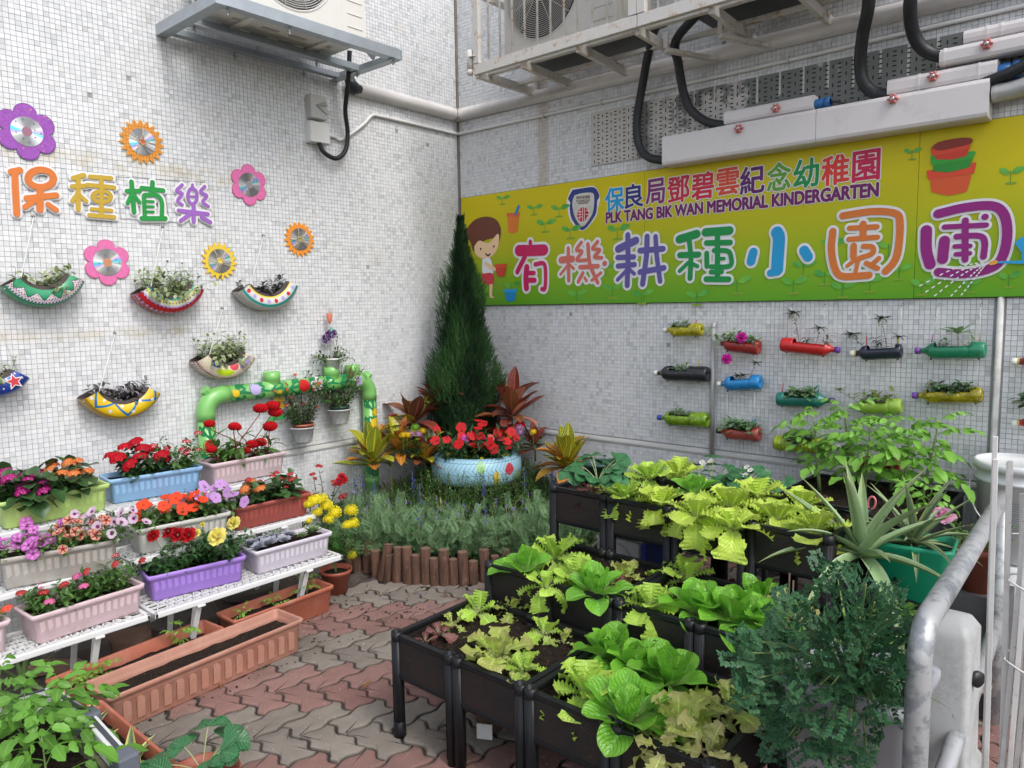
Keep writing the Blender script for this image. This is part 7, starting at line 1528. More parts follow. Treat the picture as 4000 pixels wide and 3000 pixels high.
for lab, uu, mt, nst, nf, H in (('red busy lizzies crowning the blue tyre', (.02, .17), [NG, NG, NG, NC], 46, 40, .24), ('red and magenta busy lizzies at the left of the blue tyre', (-.17, .02), [NG, NM, NG], 40, 24, .23)):
    bedding(lab, 'busy_lizzie', 'flowers', tc, rz(-pi/4), uu[0], uu[1], H, nst, LT_lance, .058, 9, leafm('new_guinea_leaf', (.03, .085, .03), .35, vein=(.08, .14, .05), rough=.4), FLI, mt, .07, nf, .030, 'single', .9, w=.13, group='flowers planted in the blue tyre')
bedding('yellow-flowered low pansies along the front rim of the blue tyre', 'pansy', 'flowers', tc+np.array([.075, -.10, 0]), rz(-pi/4), -.16, .18, .075, 60, LT_spoon, .026, 12, GL, FLI, [petal('yellow_pansy', (.72, .58, .02), (.4, .2, .02))], .04, 16, .013, 'single', .9, w=.05, group='flowers planted in the blue tyre')
pm = {'y': petal('yellow_pompom', (.72, .50, .02), None, var=.2), 'l': petal('lilac_pompom', (.48, .25, .46), None, var=.2), 'g': petal('green_pompom', (.16, .34, .04), None), 'w': petal('pale_pompom', (.52, .54, .42), None)}
pme = {k: MB().add(POMs, (0, 0, 0), I3, 1., rnd=.4).mesh('pompom', v) for k, v in pm.items()}
for lab, pts, zz_ in (('pom-pom chrysanthemums left of the blue tyre flowers', [(1574, 1700, 'y'), (1606, 1698, 'l'), (1632, 1698, 'l'), (1621, 1670, 'g'), (1652, 1684, 'y'), (1674, 1686, 'w'), (1676, 1706, 'y'), (1690, 1700, 'w'), (1706, 1684, 'y'), (1592, 1700, 'y')], .46), ('pom-pom chrysanthemums between the tyre and the right wall', [(2000, 1680, 'y'), (2025, 1672, 'l'), (2030, 1690, 'l'), (2018, 1713, 'y'), (1995, 1705, 'y'), (2083, 1688, 'y'), (1985, 1690, 'y')], .44)):
    PL = (lambda x, y: RW(x, y, .30)) if pts[0][0] > 1850 else (lambda x, y: LW(x, y, .34)); cc = PL(pts[0][0], pts[0][1]+60); r_ = thing('chrysanthemum', lab, 'flowers', cc, 'pom-pom chrysanthemums in the bed'); ml, ms = MB(), MB()
    for px, py, k in pts: p = PL(px, py); inst(r_, 'bloom', pme[k], p, rx(U_(-.4, .4)), U_(.020, .025)); tube(ms, [p, p+[U_(-.01, .01), U_(-.01, .01), -.12]], .0016, 4); [leafy(ml, None, bend(p-[0, 0, .12], rnd_dir(.3, 1), .09, 0), LT_tooth, 7, .03) for _ in range(3)]
    part(r_, 'foliage', ml, DGL, kind='stuff'); part(r_, 'stems', ms, STEM, kind='stuff')
# low box hedge, feathery lavender, salvias
BOXL = leafm('boxwood_leaf', (.045, .16, .022), .5, rough=.35, hue=(.07, .19, .03), transl=.2); FEM = leafm('lavender_leaf', (.15, .27, .12), .45, transl=.15, rough=.7, hue=(.18, .28, .15)); LVF = leafm('lavender_bloom', (.20, .16, .38), .3, transl=.1, rough=.8); SVF = leafm('salvia_bloom', (.055, .035, .33), .35, transl=.1, rough=.6)
def inpoly(px0, py0, px1, py1, z): return G(U_(px0, px1), U_(py0, py1), z)
def field(n, xr, f, ok=lambda x, y: bedin(x, y)):
    k = 0
    while k < n:
        x, y = U_(*xr[0]), U_(*xr[1])
        if ok(x, y): f(x, y); k += 1
def rad(x, y): return hypot(x-.52, y+.43)
ml, ms = MB(), MB()
def hedge(x, y): P_ = bend((x, y, .225-.40*max(0, rad(x, y)-.28)), (U_(-.3, .3)+.1, U_(-.3, .3)-.1, 1), U_(.15, .24)-.05*max(0, rad(x, y)-.33)/.2, 0, 0, 5); leafy(ml, ms, P_, LT_oval[:1], 15, .019, .9, .25, .0012)
field(1200, ((.12, 1.12), (-1.0, -.05)), hedge, lambda x, y: bedin(x, y) and .27 < rad(x, y) < .60 and x-y > .55)
plant('box_hedge', 'low dark green box hedge ringing the front of the blue tyre', 'hedge', (.8, -.7, .05), (('foliage', ml, BOXL), ('stems', ms, BRST)))
ml, ms, mb_ = MB(), MB(), MB()
def lav(x, y):
    H = U_(.16, .30); H *= .9; P_ = bend((x, y, .04), (U_(-.35, .35)+.12, U_(-.35, .35)-.15, 1), H, -.2, U_(-.4, .4), 6); tube(ms, P_, .001, 3)
    for k in range(5): p, d = along(P_, .3+.16*k); ml.add(FEA, p, frame(unit(d+rnd_dir()*.9), rnd_dir()), U_(.055, .095))
okl = lambda x, y: bedin(x, y) and rad(x, y) > .53 and x-y > .9
field(760, ((.10, 1.75), (-1.27, -.15)), lav, okl)
def lavb(x, y):
    P_ = bend((x, y, .15), (U_(-.2, .2)+.05, U_(-.2, .2), 1), U_(.10, .20), 0, U_(-.5, .5), 6); tube(ms, P_, .0011, 3)
    for j in range(7): mb_.add(LT_oval[0], P_[-1]-[0, 0, .003*j-.012], frame(unit(rnd_dir()+[0, 0, 1.2])), U_(.008, .012))
field(95, ((.10, 1.75), (-1.27, -.15)), lavb, okl)
plant('lavender', 'mass of feathery grey-green lavender with small mauve heads behind the logs', 'lavender', (.9, -1.0, .05), (('foliage', ml, FEM), ('stems', ms, PALES), ('florets', mb_, LVF)))
ml, ms = MB(), MB()
def sage(x, y):
    for _ in range(3): leafy(ml, ms, bend((x, y, .05), (U_(-.5, .5)+.2, U_(-.5, .5)-.2, 1), U_(.08, .20), -.2), LT_oval[1:], 6, U_(.04, .06), 1., .2, .0015)
field(46, ((.2, 1.5), (-1.27, -.4)), sage, lambda x, y: bedin(x, y) and rad(x, y) > .5 and x-y > 1.2)
plant('sage', 'broad-leaved sage shoots among the lavender by the logs', 'herb', (.9, -1.1, .05), (('foliage', ml, leafm('sage_leaf', (.055, .15, .045), .3, vein=(.12, .22, .09))), ('stems', ms, STEM)))
ml = MB()
for px, py in ((1525, 1905), (1700, 1980), (1570, 1900), (2105, 1900), (1735, 1975), (1990, 1985), (1545, 1920)):
    for _ in range(9): p = G(px+U_(-22, 22), py+U_(0, 30), .22); ml.add(leafT(1, .11, lance, 6, 2, .5, .3), p, frame((U_(-.5, .5), U_(-.5, .5), 1), (0, 0, 1)), U_(.09, .14))
plant('variegated_grass', 'cream striped grass tufts poking through the lavender', 'grass plant', G(1700, 1980, .2), (('foliage', ml, leafm('cream_grass_leaf', (.46, .44, .17), .3, vein=(.15, .25, .06), vw=.2)),))
for i, (px, py, H, z, lab) in enumerate(((1612, 1895, .17, .24, 'tall violet salvia spike, the fullest in front of the bed'), (1640, 1930, .12, .24, 'violet salvia spike leaning right of the tallest one'), (1885, 1885, .12, .30, 'thin violet salvia spike below the middle of the blue tyre'), (2047, 1862, .10, .30, 'blue-violet salvia spike right of the blue tyre'), (2155, 1850, .09, .30, 'salvia spike left of the black planter corner'), (2205, 1820, .09, .30, 'salvia spike at the black planter corner'), (1385, 1862, .05, .35, 'short salvia spike by the yellow croton'), (1410, 1865, .05, .35, 'second short salvia spike by the yellow croton'), (1458, 1890, .10, .28, 'thin salvia stem left of the tall spikes'), (1895, 1990, .05, .28, 'short violet spike in the middle of the lavender'), (1635, 2010, .06, .24, 'short violet spike under the tall salvia'))):
    t_ = G(px, py, z+.12); b_ = t_-[0, 0, H*.55+.1]; P_ = [b_, (b_+t_)/2+[.004, 0, 0], t_+[0, 0, H*.45]]; ml, ms = MB(), MB(); tube(ms, P_, .0018, 4)
    for k in range(int(H*520)):
        q = P_[1]+(P_[2]-P_[1])*random.random()**.8; d = rnd_dir(-.3, .8); ml.add(LT_oval[0], q+d*.003, frame(d), U_(.011, .019)*(1.1-.5*(q[2]-P_[1][2])/(P_[2][2]-P_[1][2])))
    plant('salvia', lab, 'flowers', b_, (('florets', ml, SVF), ('stems', ms, STEM)), 'violet salvia spikes in the bed')

# ================================================================== stepped black raised beds and their salad
h = SH('black_crate_plastic'); n = h.noise(30, 4); BKP = h.out(h.mix(h.noise(9, 5, rough=.8).step(.6, .78)*.2, h.mul(.6+n*.8, (.009, .010, .012)), (.04, .04, .04)), .42, bump=h.noise(200, 2), bstr=.08, spec=.3)
h = SH('brown_mesh_panel'); x, y, z = h.pos(); br = h.node('ShaderNodeTexBrick'); br.inputs['Scale'].default_value = 1.; br.inputs['Brick Width'].default_value = .062; br.inputs['Row Height'].default_value = .024; br.inputs['Mortar Size'].default_value = .0016
h.nt.links.new(h.vec(x+y, z, 0).k, br.inputs['Vector']); bf = S(h, br.outputs['Fac']); fl_ = ((z*420).fract()-.5).abs(); sp_ = h.noise(240, 3, rough=.8).step(.62, .72)*h.noise(8, 4).step(.45, .62)
c = h.mix(h.noise(6, 4, rough=.7).step(.4, .7)*.7, (.007, .007, .008), (.028, .014, .010)); c = h.mix(sp_, c, (.30, .16, .06)); PNM = h.out(h.mix(bf, c, (.008, .008, .009)), .6, bump=bf*.8+fl_*.4, bstr=.35, bdist=.002)
def postR(root, x, y, z1, z0=0., foot=False):
    m = MB(); r = .0165; tube(m, [(x, y, z0), (x, y, z1-.03)], r, 14, True); lathe(m, [(r, -.03), (r+.002, -.028), (r+.002, 0), (r-.003, 0), (r-.003, -.05), (.001, -.05)], (x, y, z1), (0, 0, 1), 16); [bar(m, (x+(r+.0004)*cos(a), y+(r+.0004)*sin(a), z0+.02), (x+(r+.0004)*cos(a), y+(r+.0004)*sin(a), z1-.032), .004, .003, (cos(a), sin(a), 0)) for a in (.8, 2.4, 4., 5.5)]
    p = part(root, 'post', m, BKP)
    if foot: m = MB(); lathe(m, [(.012, .075), (.012, .055), (.019, .05), (.021, .02), (.0205, 0), (.001, 0)], (x, y, 0), (0, 0, 1), 16); part(root, 'foot', m, BKP)
def bed(label, x0, x1, y0, y1, z1, cols=2, ph=.15, sz=.035, legs=True):
    root = thing('raised_bed', label, 'raised bed', ((x0+x1)/2, (y0+y1)/2, 0), 'stepped black raised beds'); w = (x1-x0)/cols; zl = z1-ph
    for k in range(cols):
        a, b_ = x0+k*w+.016, x0+(k+1)*w-.016
        for y, f in ((y0, True), (y1, False)):
            for x in (a, b_): postR(root, x, y, z1+.004, 0. if legs else zl-.02, f and x == a and k == 0 and x0 < 1.85 and z1 < .4)
            for zz_, hh in ((z1-.014, .018), (zl+.008, .016)):
                m = MB(); tube(m, [(a+.016, y, zz_), (b_-.016, y, zz_)], hh*.55, 8); box2(m, (a+.014, y-.009, zz_), (b_-.014, y+.009, zz_+.012)); part(root, 'rail', m, BKP, False, bevel=.002)
            m = MB(); box2(m, (a+.01, y-.006, zl+.012), (b_-.01, y+.004, z1-.018)); part(root, 'panel', m, PNM, False)
    for x, s in ((x0+.012, 1), (x1-.012, -1)):
        for zz_ in (z1-.014, zl+.008): m = MB(); tube(m, [(x, y0+.016, zz_), (x, y1-.016, zz_)], .009, 8); box2(m, (x-.010, y0+.014, zz_), (x+.010, y1-.014, zz_+.012)); part(root, 'rail', m, BKP, False, bevel=.002)
        m = MB(); box2(m, (x-.004, y0+.012, zl+.012), (x+.004, y1-.012, z1-.018)); part(root, 'panel', m, PNM, False)
    m = MB(); box2(m, (x0+.01, y0, zl), (x1-.01, y1, zl+.006)); part(root, 'floor_panel', m, BKP, False); soil(root, (x0+x1)/2, (y0+y1)/2, x1-x0-.03, y1-y0-.02, z1-sz, .007, nu=60, nv=44); return z1-sz
zA = bed('front left raised bed with young salad, on the paving', 1.815, 2.362, -2.172, -1.795, .345); bed('front right raised bed full of romaine at the bottom of the photo', 2.364, 2.912, -2.172, -1.795, .345)
zB = bed('middle left raised bed with romaine and a reddish lettuce', 1.815, 2.362, -1.738, -1.372, .452); bed('middle right raised bed with romaine and a staked bolting plant', 2.364, 2.912, -1.738, -1.372, .452)
zC = bed('upper left raised bed of frilly yellow-green lettuce', 1.780, 2.327, -1.312, -.93, .645); bed('upper right raised bed of frilly lettuce beside the pineapple', 2.329, 2.88, -1.312, -.93, .645)
# lettuces: every leaf a part
h = None
def lets(n, col, tip, base, rough=.4, var=.18, bump=.9, sc=55):
    h = SH('lettuce_'+n); u, v = h.uv(); a = (u-.5).abs(); k = h.orand(); c = h.mix(v.step(.0, .5), base, col); c = h.mix(v.step(.55, 1.05).max(a.step(.38, .52)*.7)*(.35+h.noise(25, 3)*.9), c, tip); c = h.mul(1-var+k*2*var, c)
    rb = ((v*8-a*8).fract()-.5).abs().step(.10, .02); c = h.mix((a.step(.07, .02)*v.step(1, .6)).max(rb*.35*v.step(1, .4)), c, tuple(min(1, x*1.35+.08) for x in col))
    return h.out(c, rough, bump=h.noise(sc, 2)+rb*.4, bstr=bump, bdist=.006, transl=.3, spec=.45)
LM = {'frill': lets('frill', (.38, .60, .07), (.50, .70, .12), (.60, .66, .32)), 'lime': lets('lime', (.48, .66, .07), (.60, .74, .14), (.62, .68, .3)), 'roma': lets('romaine', (.15, .42, .035), (.24, .52, .06), (.48, .62, .24), .3, bump=1., sc=45), 'oak': lets('oak', (.42, .54, .10), (.40, .34, .14), (.58, .60, .30)), 'red': lets('red', (.26, .12, .10), (.16, .04, .05), (.5, .42, .3), var=.3), 'wilt': lets('wilted', (.56, .60, .18), (.55, .46, .24), (.55, .45, .32))}
frp = lambda t: max(.10, .16+.95*(max(0, t-.12)/.88)**.75*(1-max(0, t-.8)**2*9)); rop = lambda t: max(.10, min(1, .26+1.25*t)*(1-t**5)**.55)
LT_ = {'frill': [leafT(1, .80, frp, 26, 14, d, .12, ruf=.075, rf=7.5+i*.9, ph=i*1.3, edge=.15) for i, d in enumerate((.3, .8, 1.3, 1.9))], 'roma': [leafT(1, .74, rop, 12, 8, d, .22, ruf=.022, rf=2.3, ph=i*2) for i, d in enumerate((-.75, -.2, .45, 1.1))], 'oak': [leafT(1, .62, frp, 18, 12, d, .10, ruf=.06, rf=3.+i*.5, ph=i*2., edge=.26) for i, d in enumerate((.4, .9, 1.5, 2.1))]}
LT_['lime'] = LT_['frill']; LT_['red'] = LT_['frill']; LT_['wilt'] = LT_['oak']; LME = {}
for k, ts in LT_.items(): LME[k] = [MB().add(t, (0, 0, 0), I3, 1., rnd=.5).mesh('leaf', LM[k]) for t in ts]
def lettuce(label, px, py, z, kind, n, L_, seed, el=(.15, 1.35), tilt=(0, 0), cat='lettuce', group='salad in the black raised beds'):
    random.seed(seed); b_ = G(px, py, z+.012); root = thing('lettuce', label, cat, b_, group)
    if kind == 'roma': el = (.35, 1.5); n += 3; L_ *= 1.12
    elif kind != 'wilt': el = (.12, 1.45); n = int(n*1.35)+1; L_ *= 1.08
    for k in range(n):
        t = k/max(1, n-1); a = k*2.39996+seed*1.7; e = el[1]+(el[0]-el[1])*t**.8; me = LME[kind][min(3, int(t*3.6+U_(0, .6)))]
        d = unit((cos(a)*cos(e)+tilt[0], sin(a)*cos(e)+tilt[1], sin(e))); inst(root, 'leaf', me, b_+np.array([cos(a), sin(a), 0])*.008, frame(d, unit((-cos(a)*.6, -sin(a)*.6, 1.)) if e > .8 else (0, 0, 1))@ry(U_(-.3, .3)), L_*(.62+.38*t)*U_(.82, 1.15))
L1 = [('bright frilly lettuce at the back of the front left bed', 1868, 2395, zA, 'frill', 7, .10, 1), ('pale green lettuce behind the olive one, front left bed', 2000, 2390, zA, 'oak', 7, .09, 2), ('big olive-green loose lettuce in the middle of the front left bed', 1935, 2570, zA, 'oak', 12, .135, 3),
('small reddish lettuce seedling by the left rail of the front left bed', 1720, 2480, zA, 'red', 6, .055, 4), ('tiny pink-brown seedling nearest the left corner post', 1660, 2510, zA, 'red', 5, .04, 5), ('upright green lettuce on the right of the front left bed', 2125, 2480, zA, 'frill', 5, .085, 6), ('ragged green leaf flopping beside the upright lettuce', 2200, 2510, zA, 'oak', 3, .06, 7), ('frilly lettuce by the divider of the front beds', 2050, 2620, zA, 'frill', 7, .08, 8), ('thin green lettuce at the front rail of the left bed', 2010, 2670, zA, 'oak', 4, .05, 9), ('small olive seedling behind the reddish one', 1770, 2440, zA, 'oak', 6, .06, 10),
('pale ribbed endive-like lettuce at the left of the front right bed', 2295, 2720, zA, 'frill', 12, .125, 11), ('romaine at the back left of the front right bed', 2385, 2580, zA, 'roma', 13, .125, 12), ('romaine just right of the back left one', 2500, 2630, zA, 'roma', 13, .125, 13), ('largest romaine heading the middle of the front right bed', 2620, 2680, zA, 'roma', 14, .13, 14), ('tall glossy romaine at the front rail of the right bed', 2455, 2830, zA, 'roma', 14, .135, 15),
('large yellowish oak-leaf lettuce right of the tall romaine', 2650, 2860, zA, 'oak', 11, .14, 16), ('yellow-green oak-leaf lettuce at the right end of the front bed', 2855, 2790, zA, 'oak', 9, .13, 17), ('wilting pale lettuce drooping over the front rail', 2600, 2935, zA, 'wilt', 8, .11, 18), ('wilted lettuce at the right corner of the front bed', 2760, 2940, zA, 'wilt', 8, .12, 19),
('romaine at the left end of the middle left bed', 2050, 2240, zB, 'roma', 11, .12, 20), ('frilly upright lettuce behind the left romaine, middle bed', 2170, 2190, zB, 'frill', 10, .14, 21), ('frilly lettuce at the front of the middle left bed', 2130, 2300, zB, 'frill', 8, .09, 22), ('yellow-green frilly lettuce in the centre of the middle left bed', 2250, 2270, zB, 'frill', 9, .11, 23), ('romaine at the front right of the middle left bed', 2330, 2330, zB, 'roma', 13, .12, 24), ('brown-tipped red and green lettuce at the right of the middle left bed', 2440, 2270, zB, 'oak', 9, .105, 25), ('pink-leaved small lettuce under the brown-tipped one', 2400, 2300, zB, 'red', 7, .07, 26),
('curly lettuce at the left corner of the middle right bed', 2540, 2380, zB, 'frill', 10, .10, 27), ('tall frilly lettuce at the back of the middle right bed', 2680, 2270, zB, 'frill', 7, .13, 28), ('romaine left of centre in the middle right bed', 2720, 2400, zB, 'roma', 13, .13, 29), ('romaine in the centre of the middle right bed', 2860, 2430, zB, 'roma', 13, .13, 30), ('romaine partly behind the rue bush, middle right bed', 3000, 2460, zB, 'roma', 12, .125, 31), ('little curly lettuce by the left rail of the middle right bed', 2490, 2360, zB, 'frill', 5, .055, 32), ('small romaine at the back of the middle right bed', 2960, 2360, zB, 'roma', 8, .10, 33),
('cream and maroon lettuce tucked in the left corner of the upper bed', 2310, 1930, zC, 'red', 8, .07, 34), ('pale bronze-tipped lettuce beside the green strawberry pot', 2370, 1930, zC, 'oak', 9, .095, 35), ('bright frilly lettuce left of centre in the upper left bed', 2440, 1950, zC, 'frill', 12, .105, 36), ('frilly lettuce at the back of the upper left bed', 2540, 1880, zC, 'frill', 11, .12, 37), ('tallest frilly lettuce at the back of the upper left bed', 2650, 1870, zC, 'lime', 9, .13, 38), ('large flat-leaved lime lettuce, front middle of the upper left bed', 2580, 1980, zC, 'lime', 12, .12, 39), ('single dark romaine among the lime lettuces', 2710, 1935, zC, 'roma', 9, .10, 40), ('lime lettuce spilling over the front rail by the centre posts', 2720, 2030, zC, 'lime', 12, .125, 41),
('lime lettuce at the left of the upper right bed', 2850, 1990, zC, 'lime', 12, .13, 42), ('drooping lime lettuce over the front rail of the upper right bed', 2860, 2070, zC, 'lime', 10, .12, 43), ('lime lettuce at the back centre of the upper right bed', 2960, 1950, zC, 'lime', 11, .125, 44), ('lime lettuce in the middle of the upper right bed', 3030, 2040, zC, 'lime', 12, .12, 45), ('upright frilly lettuce before the tomato bed', 3130, 1990, zC, 'lime', 9, .12, 46), ('lime lettuce at the right end of the upper bed', 3180, 2080, zC, 'lime', 11, .115, 47), ('small maroon lettuce at the back of the upper right bed', 3180, 1965, zC, 'red', 7, .06, 48), ('crimson seedling by the front corner near the pineapple', 3270, 2065, zC, 'red', 6, .05, 49), ('small bronze lettuce against the wall side of the upper bed', 2510, 1865, zC, 'oak', 7, .07, 50)]
for a in L1: lettuce(*a)
random.seed(71); b_ = G(3080, 2400, zB); r_ = thing('bolting_lettuce', 'bolting lettuce tied to two thin sticks in the middle bed', 'lettuce', b_)
for dx, H in ((0, .13), (.012, .11)): m = MB(); tube(m, [b_+[dx, 0, -.03], b_+[dx, 0, H]], .003, 6); part(r_, 'stick', m, BRST)
for k in range(7): a = k*2.4; inst(r_, 'leaf', LME['wilt'][k % 4], b_+[0, 0, .02], frame((cos(a), sin(a), U_(.1, .9)), (0, 0, 1)), .10)
# ================================================================== behind and right of the beds
random.seed(17)
def crate(label, x0, x1, y0, y1, z0, z1, mt, name='plastic_crate', cat='crate', slots=True, fill=None, group=None):
    root = thing(name, label, cat, ((x0+x1)/2, (y0+y1)/2, z0), group); t = .008
    for k, (a, b_) in enumerate((((x0, y0), (x1, y0+t)), ((x0, y1-t), (x1, y1)), ((x0, y0+t), (x0+t, y1-t)), ((x1-t, y0+t), (x1, y1-t)))):
        m = MB(); box2(m, (a[0], a[1], z0), (b_[0], b_[1], z1)); part(root, 'side', m, mt, False, bevel=.002)
    m = MB(); box2(m, (x0, y0, z0-.004), (x1, y1, z0)); part(root, 'base', m, mt, False)
    m = MB()
    for a, b_ in (((x0-.004, y0-.006), (x1+.004, y0+.012)), ((x0-.004, y1-.012), (x1+.004, y1+.006)), ((x0-.005, y0), (x0+.013, y1)), ((x1-.013, y0), (x1+.005, y1))): box2(m, (a[0], a[1], z1-.010), (b_[0], b_[1], z1+.002))
    part(root, 'rim', m, mt, False, bevel=.002)
    if slots:
        for k in range(int((x1-x0)/.045)): m = MB(); box2(m, (x0+.02+k*.045, y0-.003, z0+.015), (x0+.028+k*.045, y0, z1-.02)); part(root, 'rib', m, mt, False)
    if fill is not None: soil(root, (x0+x1)/2, (y0+y1)/2, x1-x0-.02, y1-y0-.02, fill, .009, nu=44, nv=30)
    return root
SL = 'supports behind the raised beds'
crate('long black tomato bed filled with dark soil against the right wall', 2.42, 3.02, -.76, -.10, .36, .56, BKP, 'tomato_bed', 'raised bed', True, .545)
for x in (2.44, 2.72, 3.0):
    for y in (-.74, -.12): m = MB(); tube(m, [(x, y, 0), (x, y, .36)], .016, 10); part([o for o in bpy.data.objects if o.name == 'tomato_bed'][0], 'leg', m, BKP)
for i, (x0, x1, y0, lab) in enumerate(((1.90, 2.36, -.86, 'black slotted crate holding the strawberry plants by the wall'), (2.30, 2.41, -.86, 'narrow black crate at the corner of the tomato bed'))): crate(lab, x0, x1, y0, y0+.36, .34, .50, BKP, fill=.48)
for lab, x, y, z, n, H, ls, s, w in (('strawberry plant in the dark green pot at the back left', *G(2335, 1885, .715)[:2], .715, 14, .10, .060, 3, 0), ('strawberry plant at the left of the black crate', 1.99, -.66, .52, 12, .12, .056, 5, 0), ('flowering strawberry plant in the middle of the black crate', 2.13, -.60, .53, 16, .16, .058, 7, 3), ('strawberry plant beneath the lime bottle', 2.27, -.62, .53, 14, .13, .055, 9, 2), ('strawberry plant in black film pot beside the tomatoes', 2.38, -.68, .55, 12, .13, .052, 11, 1)): strawberry(lab, np.array([x, y, z]), n, H, ls, s, 'strawberry plants behind the beds', w)
m = MB(); c9 = G(2335, 1890, .61); potlathe(m, c9, .062, .095); solo('plant_pot', m, potm('deep_green_pot', (.008, .045, .032)), 'dark green pot lined with black film at the back left of the salad', 'plant pot', c9)
for i, (x, y, H, nl, ls, lab) in enumerate(((2.52, -.36, .33, 15, .17, 'leftmost tomato plant in the wall bed'), (2.60, -.22, .36, 14, .16, 'tall pale tomato plant behind the leftmost one'), (2.70, -.34, .27, 15, .18, 'middle tomato plant with a thick straight stem'), (2.76, -.18, .30, 12, .16, 'tomato plant in the row nearest the wall'), (2.84, -.34, .30, 14, .17, 'right-hand tomato plant with forked stem'), (2.90, -.28, .33, 14, .17, 'rightmost tomato plant leaning towards the bucket'), (2.97, -.55, .12, 7, .13, 'low tomato shoot at the right corner of the wall bed'))):
    tomato(lab, np.array([x, y, .545]), H, nl, ls, leafm('yellow_green_tomato_leaf', (.19, .42, .06), .3, vein=(.3, .5, .14), transl=.3), 'tomato_plant', 'tomato plant', 'tomato plants in the wall bed', (.15*(i-2)/3, 0), 40+i)  # yellower green leaf colour for the wall bed
# scissors
c_ = G(3390, 1990, .60); sc_ = thing('scissors', 'pink-handled scissors stuck upright in the tomato bed soil', 'scissors', c_); pkh = plain('pink_handle', (.55, .17, .18), .45, dirt=.2)
for cx, cz, rx2, rz2, a in ((-.019, .018, .020, .016, .4), (.012, .026, .013, .024, -.15)):
    m = MB(); tube(m, [c_+np.array([cx+rx2*cos(t)*cos(a)-rz2*sin(t)*sin(a), .002*cx, cz+rx2*cos(t)*sin(a)+rz2*sin(t)*cos(a)]) for t in np.linspace(0, 2*pi, 25)], .0042, 8, False); part(sc_, 'handle_loop', m, pkh)
m = MB(); tube(m, [c_+[-.002, 0, .006], c_+[.002, 0, -.025]], .006, 8); part(sc_, 'pivot', m, pkh)
for s in (-1, 1): m = MB(); bar(m, c_+[s*.003, 0, -.02], c_+[s*.008, .002, -.075], .010, .002, (0, 1, 0)); part(sc_, 'blade', m, plain('blade_steel', (.4, .4, .4), .3, metal=.9), False)
# pineapples, green bin, bowl, herbs
PIN = leafm('pineapple_leaf', (.24, .36, .17), .25, edge=(.34, .45, .26), rough=.6, transl=.05, tip=(.22, .26, .10)); PIN2 = leafm('striped_pineapple_leaf', (.14, .23, .12), .2, edge=(.40, .46, .20), vein=(.30, .36, .24), vw=.12, rough=.55, transl=.05)
c_ = np.array([2.93, -1.20, .56]); straps('pineapple_plant', 'large grey-green pineapple plant with long arching leaves', 'pineapple plant', c_, 20, .36, .13, PIN, (-.15, 1.35), 1.1, fold=.45, nl=14)
m = MB(); potlathe(m, c_-[0, 0, .56], .10, .50, taper=.8); solo('plant_pot', m, BKP, 'tall black pot of the large pineapple plant', 'plant pot', c_-[0, 0, .56])
random.seed(44); straps('pineapple_plant', 'striped pineapple plant growing from the bright green bin', 'pineapple plant', np.array([3.045, -1.05, .585]), 26, .24, .11, PIN2, (.05, 1.35), .9, fold=.45, nl=12)
GBN = plain('bright_green_plastic', (.012, .30, .16), .35, nz=.06, dirt=.12); c_ = np.array([3.045, -1.05, .33]); bn = thing('green_bin', 'bright green rounded plastic bin holding the striped pineapple', 'bin', c_); V = []
for a, b_, z_ in ((.075, .06, 0), (.10, .08, .02), (.112, .088, .255), (.117, .093, .262), (.117, .093, .275), (.108, .084, .275), (.104, .08, .20)): V += [c_+rz(.10)@np.array(q) for q in rr(a, b_, .03, z_, 5)]
m = MB(); m.raw(V, [(i*24+j, i*24+(j+1) % 24, (i+1)*24+(j+1) % 24, (i+1)*24+j) for i in range(6) for j in range(24)]+[tuple(range(24))[::-1]]); part(bn, 'bin_body', m, GBN); soil(bn, c_[0], c_[1], .19, .14, c_[2]+.235, nu=10, nv=8)
m = MB(); box2(m, (2.90, -1.16, 0), (3.2, -.92, .33)); o = solo('storage_box', m, plain('dark_grey_box', (.08, .08, .085), .6), 'dark box standing under the green bin', 'box', (3.05, -1.04, 0), smooth=False); bv(o, .01)  # one plain dark grey for the boxes under bin, bowl and pot
c_ = np.array([3.035, -1.27, .35]); bw = thing('black_bowl', 'wide black bowl of seedlings in front of the green bin', 'bowl', c_); m = MB(); lathe(m, [(.001, 0), (.07, 0), (.115, .07), (.125, .082), (.13, .08), (.13, .088), (.118, .088), (.11, .07), (.001, .06)], c_, (0, 0, 1), 36); part(bw, 'bowl_body', m, BKP); m = MB(); disc(m, c_+[0, 0, .074], I3, .11, 24); part(bw, 'soil', m, soilm())
m = MB(); box2(m, (2.96, -1.33, .0), (3.12, -1.21, .35)); o = solo('storage_box', m, plain('dark_grey_box', (.08, .08, .085), .6), 'dark stand beneath the black bowl', 'box', (3.04, -1.27, 0), smooth=False)
ml = MB()
for k in range(16):
    a = k*2.4; q = .03+.07*((k*7) % 16)/16; p = c_+np.array([q*cos(a), q*sin(a), .076])
    for j in range(5): d = (cos(a+j*1.25), sin(a+j*1.25), U_(.3, .8)); ml.add(LT_tooth[j % 2], p, frame(d), U_(.035, .052))
plant('leaf_seedlings', 'light green rosette seedlings in the black bowl', 'seedlings', c_+[0, 0, .07], (('foliage', ml, BGL),))
c_ = np.array([3.19, -.80, .40]); m = MB(); potlathe(m, c_, .075, .15); solo('plant_pot', m, TC, 'terracotta pot with mint behind the galvanised rail', 'plant pot', c_); ml, ms = MB(), MB()
for k in range(30): leafy(ml, ms, bend(c_+[U_(-.05, .05), U_(-.05, .05), .14], (U_(-1, 1), U_(-1, 1), 1), U_(.06, .12), -.4), LT_tooth, 8, .03)
